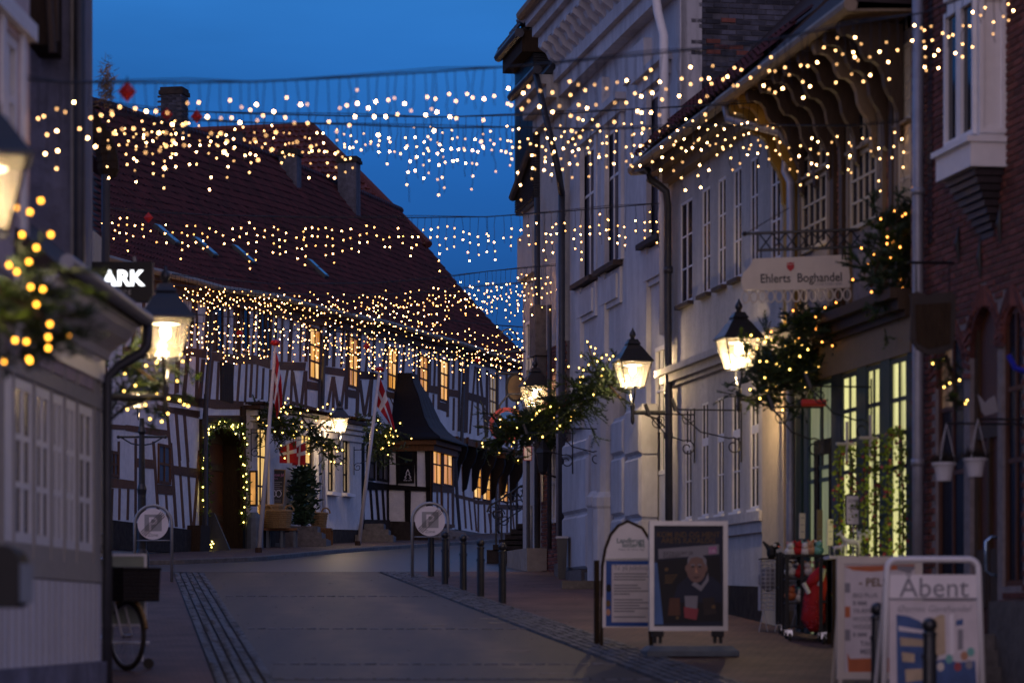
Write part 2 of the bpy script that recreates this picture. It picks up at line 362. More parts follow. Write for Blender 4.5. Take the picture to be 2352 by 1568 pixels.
class MB:
    def __init__(self): self.v = []; self.f = []
    def add(self, vs, fs):
        k = len(self.v)
        self.v += [tuple(q) for q in vs]
        self.f += [tuple(i + k for i in q) for q in fs]
        return self
    def hexa(self, p):
        return self.add(p, [(0, 3, 2, 1), (4, 5, 6, 7), (0, 1, 5, 4), (1, 2, 6, 5), (2, 3, 7, 6), (3, 0, 4, 7)])
    def box(self, a, b):
        (x0, y0, z0), (x1, y1, z1) = a, b
        return self.hexa([(x0, y0, z0), (x1, y0, z0), (x1, y1, z0), (x0, y1, z0), (x0, y0, z1), (x1, y0, z1), (x1, y1, z1), (x0, y1, z1)])
    def fbox(self, F, s0, s1, z0, z1, d0, d1):
        p = [F.pt(s, z, d) for z in (z0, z1) for (s, d) in ((s0, d0), (s1, d0), (s1, d1), (s0, d1))]
        return self.hexa(p)
    def fpoly(self, F, pts, d0, d1):
        n = len(pts)
        vs = [F.pt(s, z, d0) for s, z in pts] + [F.pt(s, z, d1) for s, z in pts]
        fs = [tuple(range(n))[::-1], tuple(range(n, 2 * n))] + [(i, (i + 1) % n, n + (i + 1) % n, n + i) for i in range(n)]
        return self.add(vs, fs)
    def ppoly(self, F, pxs, d0, d1):
        """outline measured on the front face, given real thickness d1-d0"""
        return self.fpoly(F, [F.px(x, y, d1) for x, y in pxs], d0, d1)
    def tube(self, pts, r, n=7, caps=True):
        pts = [Vector(q) for q in pts]
        rs = r if isinstance(r, (list, tuple)) else [r] * len(pts)
        vs, fs = [], []
        prev = None
        for i, q in enumerate(pts):
            t = (pts[min(i + 1, len(pts) - 1)] - pts[max(i - 1, 0)])
            if t.length < 1e-9: t = Vector((0, 0, 1))
            t.normalize()
            a = prev if prev is not None else (Vector((0, 0, 1)) if abs(t.z) < .9 else Vector((1, 0, 0)))
            a = (a - t * a.dot(t))
            if a.length < 1e-6: a = Vector((1, 0, 0)) - t * t.x
            a.normalize(); prev = a; b = t.cross(a)
            for k in range(n):
                an = 2 * math.pi * k / n
                vs.append(q + (a * math.cos(an) + b * math.sin(an)) * rs[i])
        for i in range(len(pts) - 1):
            for k in range(n):
                fs.append((i * n + k, i * n + (k + 1) % n, (i + 1) * n + (k + 1) % n, (i + 1) * n + k))
        if caps:
            fs.append(tuple(range(n))[::-1]); m_ = (len(pts) - 1) * n; fs.append(tuple(range(m_, m_ + n)))
        return self.add(vs, fs)
    def lathe(self, c, prof, n=12, sq=None):
        """prof: (radius, z) from bottom to top round the upright axis at c"""
        c = Vector(c); vs, fs = [], []
        for r, z in prof:
            for k in range(n):
                an = 2 * math.pi * (k + .5) / n
                vs.append(c + Vector((math.cos(an) * r, math.sin(an) * r, z)))
        for i in range(len(prof) - 1):
            for k in range(n):
                fs.append((i * n + k, i * n + (k + 1) % n, (i + 1) * n + (k + 1) % n, (i + 1) * n + k))
        fs.append(tuple(range(n))[::-1]); m_ = (len(prof) - 1) * n; fs.append(tuple(range(m_, m_ + n)))
        return self.add(vs, fs)
    def ball(self, c, r, n=8, sc=(1, 1, 1)):
        pr = []
        k = max(4, n // 2 + 1)
        for i in range(k + 1):
            a = -math.pi / 2 + math.pi * i / k
            pr.append((max(1e-4, math.cos(a) * r), math.sin(a) * r))
        c = Vector(c); s = len(self.v)
        self.lathe((0, 0, 0), pr, n)
        for i in range(s, len(self.v)):
            x, y, z = self.v[i]; self.v[i] = (c.x + x * sc[0], c.y + y * sc[1], c.z + z * sc[2])
        return self
    def sweep(self, path, prof, frames):
        """profile (a,b) swept along path; frames: (axis_a, axis_b) fixed"""
        A, B = Vector(frames[0]), Vector(frames[1]); n = len(prof)
        vs = [Vector(q) + A * a + B * b for q in path for a, b in prof]
        fs = []
        for i in range(len(path) - 1):
            for k in range(n):
                fs.append((i * n + k, i * n + (k + 1) % n, (i + 1) * n + (k + 1) % n, (i + 1) * n + k))
        fs.append(tuple(range(n))[::-1]); m_ = (len(path) - 1) * n; fs.append(tuple(range(m_, m_ + n)))
        return self.add(vs, fs)
    def mesh(self, name, mat, off=Vector((0, 0, 0)), smooth=False, norm=True):
        me = bpy.data.meshes.new(name)
        me.from_pydata([(x - off.x, y - off.y, z - off.z) for x, y, z in self.v], [], self.f)
        if norm and len(self.f) < 60000:
            bm = bmesh.new(); bm.from_mesh(me); bmesh.ops.recalc_face_normals(bm, faces=bm.faces); bm.to_mesh(me); bm.free()
        if smooth:
            me.shade_smooth()
        for m_ in (mat if isinstance(mat, (list, tuple)) else [mat]):
            me.materials.append(MAT[m_] if isinstance(m_, str) else m_)
        return me
    def build(self, name, mat, parent=None, smooth=False, label=None, kind=None, norm=True):
        off = wloc(parent) if parent is not None else Vector((0, 0, 0))
        o = bpy.data.objects.new(name, self.mesh(name, mat, off, smooth, norm))
        COL.objects.link(o)
        if parent is not None: o.parent = parent
        if label: o['label'] = label
        if kind: o['kind'] = kind
        return o

def thing(name, label, cat, loc=(0, 0, 0), group=None, rz=0.0):
    o = bpy.data.objects.new(name, None); o.empty_display_size = .2
    COL.objects.link(o); o.location = loc; o.rotation_euler = (0, 0, rz)
    o['label'] = label; o['category'] = cat
    if group: o['group'] = group
    return o
def tag(o, label, cat, group=None):
    o['label'] = label; o['category'] = cat
    if group: o['group'] = group
    return o
def piece(name, me, parent, loc, rot=None):
    o = bpy.data.objects.new(name, me); COL.objects.link(o); o.parent = parent; o.location = loc
    if rot is not None: o.rotation_euler = rot
    return o
def kids(o): return [c for c in bpy.data.objects if c.parent == o]
def copy_tree(root, loc, rz=None, label=None):
    def cp(o, par):
        c = o.copy(); COL.objects.link(c)
        if par is not None: c.parent = par
        for k in list(o.children): cp(k, c)
        return c
    r = cp(root, None); r.location = loc
    if rz is not None: r.rotation_euler = (0, 0, rz)
    if label: r['label'] = label
    return r

def pieces(parent, name, mat, var, places, nmax=300, smooth=False):
    """places: 4x4 matrices, those that show largest first; var: list of (verts, faces)"""
    off = wloc(parent)
    mes = []
    for vs, fs in var:
        me = bpy.data.meshes.new(name); me.from_pydata(vs, [], fs); me.materials.append(MAT[mat])
        if smooth: me.shade_smooth()
        mes.append(me)
    T = Matrix.Translation(-off)
    for i, mx in enumerate(places[:nmax]):
        o = bpy.data.objects.new(name, mes[i % len(mes)]); COL.objects.link(o); o.parent = parent
        o.matrix_basis = T @ mx
    rest = places[nmax:]
    if rest:
        b = MB()
        for i, mx in enumerate(rest):
            vs, fs = var[i % len(var)]
            b.add([mx @ Vector(q) for q in vs], fs)
        b.build(name, mat, parent, smooth, kind='stuff', norm=False)

def fmat(F, s, z, d, sc=(1, 1, 1), roll=0.0):
    """local x along u, y out of wall, z up"""
    p = F.pt(s, z, d)
    m = Matrix(((F.u.x, F.n.x, 0, p.x), (F.u.y, F.n.y, 0, p.y), (0, 0, 1, p.z), (0, 0, 0, 1)))
    if roll: m = m @ Matrix.Rotation(roll, 4, 'Y')
    return m @ Matrix.Diagonal((*sc, 1))
def block(w, h, t, bev=.006):
    """a piece lying on a wall: x width, y out, z height; back face left off"""
    a, b = w / 2, h / 2; e = bev
    vs = [(-a, 0, -b), (a, 0, -b), (a, 0, b), (-a, 0, b), (-a + e, t, -b + e), (a - e, t, -b + e), (a - e, t, b - e), (-a + e, t, b - e)]
    return vs, [(4, 5, 6, 7), (0, 1, 5, 4), (1, 2, 6, 5), (2, 3, 7, 6), (3, 0, 4, 7)]

def brick_field(parent, F, s0, s1, z0, z1, holes, mat='brick', L=.235, H=.062, d=0.0, proud=.008, nmax=300, near_first=True, keep=None):
    """running-bond bricks with real joints; holes: functions (s,z)->bool"""
    out = []
    row = 0
    z = z0 + H / 2
    while z < z1:
        s = s0 + (L / 2 if row % 2 else 0) + .01
        while s < s1 - L * .4:
            if not any(h(s, z) for h in holes) and (keep is None or keep(s, z)):
                out.append((s, z))
            s += L
        z += H + .001; row += 1
    random.Random(3).shuffle(out)
    if near_first: out.sort(key=lambda q: round((F.pt(q[0], q[1]) - Vector((0, 0, CAMZ))).length * 2))
    var = [block(L - .014, H - .012, proud + .004 * k, .004) for k in range(3)]
    pieces(parent, 'brick', mat, var, [fmat(F, s, z, d, roll=random.uniform(-.008, .008)) for s, z in out], nmax)

def wall_holes(b, F, s0, s1, z0, z1, holes, d1=0.0, depth=.14):
    """front of a wall with real openings (reveals go back by depth)"""
    ss = sorted({s0, s1, *[h[0] for h in holes], *[h[1] for h in holes]}); zs = sorted({z0, z1, *[h[2] for h in holes], *[h[3] for h in holes]})
    ss = [q for q in ss if s0 <= q <= s1]; zs = [q for q in zs if z0 <= q <= z1]
    for i in range(len(ss) - 1):
        for j in range(len(zs) - 1):
            cs, cz = (ss[i] + ss[i + 1]) / 2, (zs[j] + zs[j + 1]) / 2
            if any(h[0] < cs < h[1] and h[2] < cz < h[3] for h in holes): continue
            b.add([F.pt(ss[i], zs[j], d1), F.pt(ss[i + 1], zs[j], d1), F.pt(ss[i + 1], zs[j + 1], d1), F.pt(ss[i], zs[j + 1], d1)], [(0, 1, 2, 3)])
    for a, c, e, f in holes:
        q = [(a, e), (c, e), (c, f), (a, f)]
        for k in range(4):
            (sa, za), (sb, zb) = q[k], q[(k + 1) % 4]
            b.add([F.pt(sa, za, d1), F.pt(sb, zb, d1), F.pt(sb, zb, d1 - depth), F.pt(sa, za, d1 - depth)], [(0, 1, 2, 3)])
    for s_ in (s0, s1): b.add([F.pt(s_, z0, d1), F.pt(s_, z1, d1), F.pt(s_, z1, d1 - depth - .06), F.pt(s_, z0, d1 - depth - .06)], [(0, 1, 2, 3)])
    # top, ends and back
    b.fbox(F, s0, s1, z0, z1, d1 - depth - .12, d1 - depth - .02)
    return b

def window(parent, F, s0, s1, z0, z1, d, nx, nz, frame='paint_white', pane='glass_dark', fw=.07, bw=.035, t=.05, zs=None, name='window', centre=None, mid=None):
    """a window part: its frame is the mesh, each pane a child"""
    b = MB()
    b.fbox(F, s0, s0 + fw, z0, z1, d, d + t); b.fbox(F, s1 - fw, s1, z0, z1, d, d + t)
    b.fbox(F, s0 + fw, s1 - fw, z0, z0 + fw, d, d + t); b.fbox(F, s0 + fw, s1 - fw, z1 - fw, z1, d, d + t)
    a0, a1, b0, b1 = s0 + fw, s1 - fw, z0 + fw, z1 - fw
    cw = centre or bw
    se = [a0 + (a1 - a0) * i / nx for i in range(nx + 1)]
    ze = [b0 + (b1 - b0) * q for q in (zs or [i / nz for i in range(nz + 1)])]
    for i in range(1, nx):
        w_ = cw if (nx % 2 == 0 and i == nx // 2) else bw
        b.fbox(F, se[i] - w_ / 2, se[i] + w_ / 2, b0, b1, d + .002, d + t * .85)
    for j in range(1, len(ze) - 1):
        w_ = mid if (mid and j == len(ze) - 2) else bw
        b.fbox(F, a0, a1, ze[j] - w_ / 2, ze[j] + w_ / 2, d + .003, d + t * .75)
    o = b.build(name, frame, parent)
    for i in range(nx):
        for j in range(len(ze) - 1):
            q = MB().fbox(F, se[i], se[i + 1], ze[j], ze[j + 1], d + .001, d + .006)
            q.build('pane', pane if isinstance(pane, str) else random.choice(pane), o)
    return o

def text(parent, F, s, z, d, size, body, mat, name='lettering', align='CENTER', bold=0.0, stretch=1.0, shear=0.0, tilt=0.0, thick=.003, space=1.0):
    cu = bpy.data.curves.new('lettering', 'FONT')
    cu.body = body; cu.size = size; cu.align_x = align; cu.align_y = 'BOTTOM_BASELINE'; cu.offset = bold * size; cu.shear = shear
    cu.resolution_u = 3; cu.space_character = space
    ob = bpy.data.objects.new('lettering', cu)
    me = bpy.data.meshes.new_from_object(ob)
    bpy.data.objects.remove(ob); bpy.data.curves.remove(cu)
    off = wloc(parent)
    ct, st = math.cos(tilt), math.sin(tilt)
    for v in me.vertices:
        x, y = v.co.x * stretch, v.co.y
        v.co = F.pt(s + x * ct - y * st, z + x * st + y * ct, d) - off
    me.materials.clear(); me.materials.append(MAT[mat])
    me.name = name
    o = bpy.data.objects.new(name, me); COL.objects.link(o); o.parent = parent
    return o

def scroll(c, ax, ay, r0, turns=1.25, n=18, start=0.0):
    """points of an iron scroll in the plane (ax, ay)"""
    c, ax, ay = Vector(c), Vector(ax), Vector(ay)
    return [c + (ax * math.cos(start + 2 * math.pi * turns * i / n) + ay * math.sin(start + 2 * math.pi * turns * i / n)) * r0 * (1 - .72 * i / n) for i in range(n + 1)]
V2 = lambda v: Vector((v.x, v.y, 0))
# ------------------------------------------------------------------ ground, road, pavements
def struct(o): o['kind'] = 'structure'; return o
def strip(name, mat, left, right, Ys, dz, nx=2):
    """sheet that follows the slope between two lines x(Y)"""
    b = MB(); vs = []; fs = []
    for Y in Ys:
        a, c = left(Y), right(Y)
        for k in range(nx):
            x = a + (c - a) * k / (nx - 1); vs.append((x, Y, g(Y) + dz))
    for i in range(len(Ys) - 1):
        for k in range(nx - 1):
            q = i * nx + k; fs.append((q, q + 1, q + nx + 1, q + nx))
    b.add(vs, fs)
    return struct(b.build(name, mat, norm=False))
def rng(a, b, st):
    n = max(1, int(round((b - a) / st))); return [a + (b - a) * i / n for i in range(n + 1)]

strip('ground', 'earth', lambda Y: -260, lambda Y: 260, rng(-40, 20, 10) + rng(24, 130, 2) + rng(140, 600, 40), -.30)
LX0 = lambda Y: -3.12 + (Y - 29.84) * (-6.48 + 3.12) / (54.55 - 29.84)      # left gutter, outer edge
LX1 = lambda Y: -2.47 + (Y - 29.84) * (-5.87 + 2.47) / (54.55 - 29.84)
RX0 = lambda Y: 1.26 - .1606 * (Y - 31.9)                                   # right gutter, road edge
RX1 = lambda Y: RX0(Y) + .62 + .012 * max(0, 45 - Y)
YS = rng(8, 56.4, 1.2)
strip('road', 'asphalt', LX1, RX0, YS, 0.0, 6)
strip('cross_road', 'asphalt_far', lambda Y: -60, lambda Y: 14, rng(56.4, 66, .6) , .004, 30)
strip('far_road', 'asphalt_far', lambda Y: -30, lambda Y: 14, rng(66.0, 124, 1.0), .004, 20)
# pavements
RW = lambda Y: 10.4 - .171 * Y                                              # foot of the right-hand facades
def paver_mat(name, c1, c2, mort, scale, w, h, rot=0.0):
    m, n, l, p = _nodes(name)
    p.inputs['Roughness'].default_value = .68; p.inputs['Specular IOR Level'].default_value = .35
    tc = n.new('ShaderNodeTexCoord'); mp = n.new('ShaderNodeMapping'); mp.inputs['Rotation'].default_value = (0, 0, rot)
    br = n.new('ShaderNodeTexBrick'); br.inputs['Scale'].default_value = scale
    br.inputs['Color1'].default_value = (*c1, 1); br.inputs['Color2'].default_value = (*c2, 1); br.inputs['Mortar'].default_value = (*mort, 1)
    br.inputs['Brick Width'].default_value = w; br.inputs['Row Height'].default_value = h; br.inputs['Mortar Size'].default_value = .008
    br.inputs['Bias'].default_value = -.1
    l.new(tc.outputs['Object'], mp.inputs[0]); l.new(mp.outputs[0], br.inputs['Vector'])
    nz = n.new('ShaderNodeTexNoise'); nz.inputs['Scale'].default_value = 1.3; nz.inputs['Detail'].default_value = 9; nz.inputs['Roughness'].default_value = .65
    l.new(tc.outputs['Object'], nz.inputs['Vector'])
    mr = n.new('ShaderNodeMapRange'); mr.inputs[1].default_value = .3; mr.inputs[2].default_value = .7; mr.inputs[3].default_value = .45; mr.inputs[4].default_value = 1.5
    l.new(nz.outputs[0], mr.inputs[0])
    mx = n.new('ShaderNodeMix'); mx.data_type = 'RGBA'; mx.blend_type = 'MULTIPLY'; mx.inputs[0].default_value = 1
    l.new(br.outputs[0], mx.inputs[6]); l.new(mr.outputs[0], mx.inputs[7]); l.new(mx.outputs[2], p.inputs['Base Color'])
    b = n.new('ShaderNodeBump'); b.inputs['Strength'].default_value = .6; b.inputs['Distance'].default_value = .012; b.invert = True
    l.new(br.outputs['Fac'], b.inputs['Height']); l.new(b.outputs[0], p.inputs['Normal'])
    MAT[name] = m
paver_mat('paver', (.135, .068, .052), (.10, .055, .047), (.03, .026, .025), 1.0, .22, .11, .17)
paver_mat('paver_far', (.10, .058, .045), (.08, .05, .044), (.03, .026, .025), 1.0, .22, .11, -.2)
strip('left_pavement', 'paver', lambda Y: -16, LX0, YS, .012, 12)
strip('right_pavement', 'paver', RX1, lambda Y: 12.0, YS, .012, 14)
def kerb_x(Y):
    pts = [(58.5, -11.5), (60.3, -7.6), (63.5, -5.7), (71.5, -4.75), (77, -3.75), (86, -1.86), (92, -.5), (112, 3.4), (130, 7)]
    for (a, x), (b, y) in zip(pts, pts[1:]):
        if Y <= b: return x + (y - x) * (Y - a) / (b - a)
    return 7
FX = lambda Y: -22 + .2 * Y - 1.2
FYS = rng(59.0, 124, 1.0)
strip('far_pavement', 'paver_far', FX, kerb_x, FYS, .10, 6)
kb = MB(); vs = []; fs = []
for Y in FYS:
    x = kerb_x(Y); z = g(Y)
    vs += [(x + .002, Y, z - .1), (x + .002, Y, z + .085), (x + .015, Y, z + .104), (x + .14, Y, z + .104), (x + .15, Y, z + .09), (x + .15, Y, z - .1)]
for i in range(len(FYS) - 1):
    for k in range(5): q = i * 6 + k; fs.append((q, q + 1, q + 7, q + 6))
kb.add(vs, fs); struct(kb.build('kerb', 'stone', norm=False))
# threshold of granite between the near road and the cross road
strip('right_cross_pavement', 'paver', lambda Y: max(RX1(56.4) - 0.0, .62 - .1 * (Y - 56.4)), lambda Y: 12, rng(56.4, 64, .8), .02, 4)

def sett(w, l, h=.03, e=.012):
    r = random.uniform
    a, c = w / 2, l / 2
    top = [(-a + e + r(0, e * .6), -c + e + r(0, e * .6), h + r(-.006, .006)), (a - e - r(0, e * .6), -c + e, h + r(-.006, .006)), (a - e, c - e - r(0, e * .6), h + r(-.006, .006)), (-a + e, c - e, h + r(-.006, .006))]
    vs = [(-a, -c, -.04), (a, -c, -.04), (a, c, -.04), (-a, c, -.04)] + top
    return vs, [(4, 5, 6, 7), (0, 1, 5, 4), (1, 2, 6, 5), (2, 3, 7, 6), (3, 0, 4, 7)]
def gmat(x, Y, ang, dz=0.0):
    sl = math.atan(.061 if Y < 56 else .045)
    return Matrix.Translation((x, Y, g(Y) + dz)) @ Matrix.Rotation(sl, 4, 'X') @ Matrix.Rotation(ang, 4, 'Z')
def sett_run(name, x0, x1, nrow, Y0, Y1, L, ang, mat='sett'):
    base = strip(name, 'earth', x0, x1, rng(Y0, Y1, 1.0), -.006)
    pl = []
    Y = Y0
    rows = [0.0] * nrow
    for k in range(nrow):
        Y = Y0 + random.random() * L
        while Y < Y1:
            ll = L * random.uniform(.8, 1.2)
            t = (k + .5) / nrow
            x = x0(Y) + (x1(Y) - x0(Y)) * t
            pl.append(gmat(x, Y, ang + random.uniform(-.03, .03)) @ Matrix.Diagonal((1, ll / L, 1, 1)))
            Y += ll
    pl.sort(key=lambda m_: m_.translation.y + (100 if m_.translation.y < 29.4 else 0))
    w = abs(x1(40) - x0(40)) / nrow
    pieces(base, 'sett', mat, [sett(w * .975, L * .95) for _ in range(5)], pl)
    return base
sett_run('left_gutter_paving', LX0, LX1, 5, 20.0, 55.6, .19, math.atan(.136))
sett_run('right_gutter_paving', RX0, RX1, 6, 20.0, 56.0, .17, math.atan(.16))
# rows of setts let into the carriageway
rows_b = strip('road_sett_band', 'earth', LX1, RX0, rng(30.2, 30.5, .15), .002)
pl = []
for Yr in (47.2, 38.8, 32.5, 30.35):
    x = LX1(Yr) + .08
    while x < RX0(Yr) - .05:
        w_ = random.uniform(.13, .2)
        Y = Yr + (x - LX1(Yr)) * -.02
        pl.append(gmat(x + w_ / 2, Y, random.uniform(-.05, .05), -.018) @ Matrix.Diagonal((w_ / .17, 1, 1, 1)))
        x += w_
pieces(rows_b, 'sett', 'sett_light', [sett(.155, .13) for _ in range(4)], pl)
# worn strips and flat stones seen on the carriageway
b = MB()
for (x, y) in ((1190, 1495), (1192, 1535), (1130, 1420), (1150, 1430), (1000, 1436), (1270, 1547)):
    p_ = gp(x, y); w_ = random.uniform(.12, .2)
    b.hexa([(p_.x - w_, p_.y - .03, p_.z - .002), (p_.x + w_, p_.y - .03, p_.z - .002), (p_.x + w_, p_.y + .03, p_.z + .002), (p_.x - w_, p_.y + .03, p_.z + .002),
            (p_.x - w_, p_.y - .03, p_.z + .007), (p_.x + w_, p_.y - .03, p_.z + .007), (p_.x + w_, p_.y + .03, p_.z + .011), (p_.x - w_, p_.y + .03, p_.z + .011)])
struct(b.build('road_patch', 'stone_light'))
# ------------------------------------------------------------------ the long half-timbered house across the street
c5 = crop(700, 1100, 2.614); c6 = crop(700, 1600, 2.4125); c7 = crop(1400, 1250, 2.614)
d1 = crop(1400, 1650, 2.24); c2 = crop(0, 900, 1.742); c3 = crop(0, 1800, 1.6846); c4 = crop(1024, 0, 1.742); c1 = crop(0, 0, 1.742)
def lerp_tab(tab, s):
    if s <= tab[0][0]: (a, x), (b, y) = tab[0], tab[1]
    elif s >= tab[-1][0]: (a, x), (b, y) = tab[-2], tab[-1]
    else:
        for (a, x), (b, y) in zip(tab, tab[1:]):
            if s <= b: break
    return x + (y - x) * (s - a) / (b - a)
def win_px(F, m, xl, xr, yt, yb, d=0.0):
    """opening measured at its left/right edges and its top/bottom on the centre line"""
    ym = (yt + yb) / 2; xc = (xl + xr) / 2
    s0 = F.px(*m(xl, ym), d)[0]; s1 = F.px(*m(xr, ym), d)[0]
    z1 = F.px(*m(xc, yt), d)[1]; z0 = F.px(*m(xc, yb), d)[1]
    return min(s0, s1), max(s0, s1), z0, z1

house = thing('half_timbered_house', 'long half timbered house with white panels, brown beams and a huge red tiled roof', 'house', (-4.0, 90.0, g(90)))
eave_top = [(150, 570), (245, 606)] + [c5(*q) for q in ((0, 140), (360, 240), (560, 290), (870, 325), (1040, 365), (1250, 400), (1500, 470), (1750, 510), (2091, 580))] + \
           [c7(*q) for q in ((640, 195), (1000, 285), (1300, 372), (1560, 432), (1860, 545))]
bot_l = [d1(940, 1180), d1(930, 1180), (861, 1262)]
gateL, gateR = c6(300, 1300)[0], c6(680, 1300)[0]
# left part, arch over the gate, right part, jettied part
EAVE_D, RIDGE_D = .42, -5.2
ge = [(150, 565), (245, 590), (330, 614)] + [c5(*q) for q in ((130, 30), (480, 128), (900, 188), (1050, 210), (1400, 310), (1700, 385), (2000, 448))] + [c7(*q) for q in ((330, 85), (700, 190), (1100, 300), (1400, 395), (1860, 545))]
E_tab = sorted(FAR.px(x, y, EAVE_D) for x, y in ge)
JX = d1(935, 300)[0]
sJ0, sG0, sG1 = FAR.S(JX), FAR.S(gateL), FAR.S(gateR)
b = MB()
def wstrip(sa, sb, zlow, F=FAR, d0=-.3, d1_=0.0, ztop=lambda s_: lerp_tab(E_tab, s_) - .1):
    n_ = max(1, int((sb - sa) / 2.5))
    for i in range(n_):
        p_, q_ = sa + (sb - sa) * i / n_, sa + (sb - sa) * (i + 1) / n_
        b.fpoly(F, [(p_, zlow(p_)), (q_, zlow(q_)), (q_, ztop(q_)), (p_, ztop(p_))], d0, d1_)
gl_ = lambda s_: g(FAR.pt(s_, 0).y) - .4
wstrip(FAR.S(150), sG0, gl_); wstrip(sG1, sJ0, gl_)
jz = sorted(FAR.px(*d1(*q)) for q in ((930, 262), (1150, 285), (1350, 335), (1640, 390)))
wstrip(sJ0, FAR.S(1240), lambda s_: lerp_tab(jz, s_))
wstrip(sJ0 - .6, FAR.S(1240), gl_, FAR.off(-.5), -.2, 0, lambda s_: lerp_tab(jz, s_) + .1)
# over and beside the arch of the gate
arch_ = [c6(*q) for q in ((318, 1460), (318, 480), (325, 370), (370, 300), (440, 264), (530, 280), (600, 335), (645, 430), (645, 1460))]
aq = [FAR.px(x, y) for x, y in arch_]
for (s0_, z0_), (s1_, z1_) in zip(aq[1:-1], aq[2:-1]):
    b.fpoly(FAR, [(s0_, z0_), (s1_, z1_), (s1_, lerp_tab(E_tab, s1_) - .1), (s0_, lerp_tab(E_tab, s0_) - .1)], -.6, 0)
wstrip(sG0, aq[1][0], gl_, d0=-.6); wstrip(aq[-2][0], sG1, gl_, d0=-.6)
b.build('wall', 'panel_white', house)
b = MB()
for (s0_, z0_), (s1_, z1_) in zip(aq[:-1], aq[1:]):
    n_v = Vector((z1_ - z0_, s0_ - s1_)); n_v = n_v.normalized() * .03
    b.fpoly(FAR, [(s0_, z0_), (s1_, z1_), (s1_ + n_v.x, z1_ + n_v.y), (s0_ + n_v.x, z0_ + n_v.y)], -.62, .012)
b.build('arch_lining', 'oldwood', house)

TW = 1.0 / SRC
def timber(m, x0, y0, x1, y1, w, mat='timber', d=.010, F=FAR, sc=2.614):
    """post or brace measured on its centre line; w is its width in crop pixels"""
    p0, p1 = m(x0, y0), m(x1, y1); h = w / sc / SRC / 2
    k = random.uniform(.85, 1.12)
    MB().ppoly(F, [(p0[0] - h, p0[1]), (p0[0] + h * k, p0[1]), (p1[0] + h, p1[1]), (p1[0] - h * k, p1[1])], 0.0, d + random.uniform(-.002, .003)).build('timber', mat, house)
def beam(m, pts, mat='timber', d=.016, F=FAR):
    MB().ppoly(F, [m(*q) for q in pts], 0.0, d).build('beam', mat, house)

for q in ((45, 150, 20, 740, 24), (20, 830, 5, 1240, 22), (205, 225, 165, 750, 38), (140, 830, 95, 1250, 36), (222, 240, 240, 770, 24), (240, 860, 235, 1275, 24), (352, 255, 320, 790, 36),
          (300, 880, 262, 1300, 38), (400, 270, 398, 800, 60), (565, 300, 545, 825, 24), (628, 310, 622, 830, 22), (695, 310, 672, 835, 34), (775, 325, 765, 840, 22), (838, 335, 812, 840, 20),
          (885, 345, 872, 880, 24), (945, 350, 932, 880, 16), (1015, 365, 990, 890, 30), (1065, 385, 1048, 900, 22), (1127, 400, 1118, 905, 22), (1225, 410, 1195, 905, 38), (1325, 435, 1310, 905, 18),
          (1392, 450, 1372, 905, 30), (1372, 1000, 1370, 1385, 26), (1530, 485, 1510, 1400, 30), (1610, 500, 1588, 950, 24), (1672, 515, 1660, 960, 34), (1768, 535, 1738, 965, 20), (1808, 560, 1792, 1400, 34),
          (1935, 600, 1905, 1480, 34), (2032, 600, 1996, 1010, 24), (2085, 620, 2070, 1010, 24),
          (395, 890, 355, 1310, 30), (460, 910, 442, 1320, 26), (612, 925, 588, 1325, 24), (682, 925, 655, 1325, 24), (752, 925, 735, 1330, 20), (806, 930, 790, 1280, 24), (866, 930, 850, 1290, 20),
          (930, 970, 915, 1300, 22), (1000, 985, 990, 1310, 22), (1180, 990, 1125, 1330, 26), (1228, 995, 1212, 1350, 26), (1232, 1010, 1285, 1370, 30), (1362, 1005, 1320, 1385, 28),
          (1655, 1060, 1592, 1410, 30), (1660, 1070, 1715, 1420, 28), (1665, 1060, 1655, 1410, 26), (1782, 1065, 1735, 1420, 26), (1935, 1095, 1980, 1460, 30), (2050, 1090, 1985, 1475, 26), (2060, 1085, 2040, 1480, 24)):
    timber(c5, *q)
for q in ((265, 190, 235, 610, 24), (235, 700, 200, 1090, 24), (395, 225, 345, 620, 26), (385, 810, 470, 1000, 10), (498, 370, 480, 900, 26), (575, 290, 555, 640, 24), (682, 310, 672, 660, 20), (724, 330, 716, 820, 22),
          (818, 430, 812, 1010, 22), (845, 380, 838, 770, 18), (895, 400, 882, 770, 22), (875, 850, 872, 1000, 18), (932, 430, 928, 1010, 22), (1032, 430, 1022, 1090, 26), (1092, 440, 1080, 800, 24), (1088, 890, 1082, 1230, 22),
          (1148, 450, 1142, 1240, 26), (1228, 500, 1208, 1255, 48), (1312, 560, 1255, 1265, 20), (1332, 570, 1342, 1285, 22), (1355, 580, 1425, 1290, 24), (1436, 600, 1432, 1300, 28), (1542, 600, 1540, 1360, 28), (1640, 640, 1640, 1400, 24), (1745, 680, 1745, 1420, 24)):
    timber(c7, *q)
for pts in ([(40, 740), (330, 785), (330, 870), (35, 825)], [(370, 800), (620, 830), (850, 840), (1000, 890), (1000, 980), (850, 932), (600, 925), (370, 890)], [(1090, 905), (1372, 912), (1362, 1000), (1090, 990)],
            [(1572, 955), (1782, 985), (1782, 1062), (1572, 1030)], [(1942, 1005), (2100, 1015), (2100, 1090), (1940, 1085)], [(-10, 1240), (300, 1290), (722, 1320), (712, 1402), (430, 1400), (-10, 1320)],
            [(-10, 1380), (262, 1420), (262, 1482), (-10, 1432)], [(300, 1465), (722, 1465), (722, 1535), (300, 1562)], [(1385, 1105), (1512, 1130), (1510, 1210), (1385, 1190)], [(1790, 1190), (1905, 1210), (1900, 1290), (1790, 1270)],
            [(1210, 1310), (1500, 1395), (1500, 1425), (1210, 1345)]):
    beam(c5, pts)
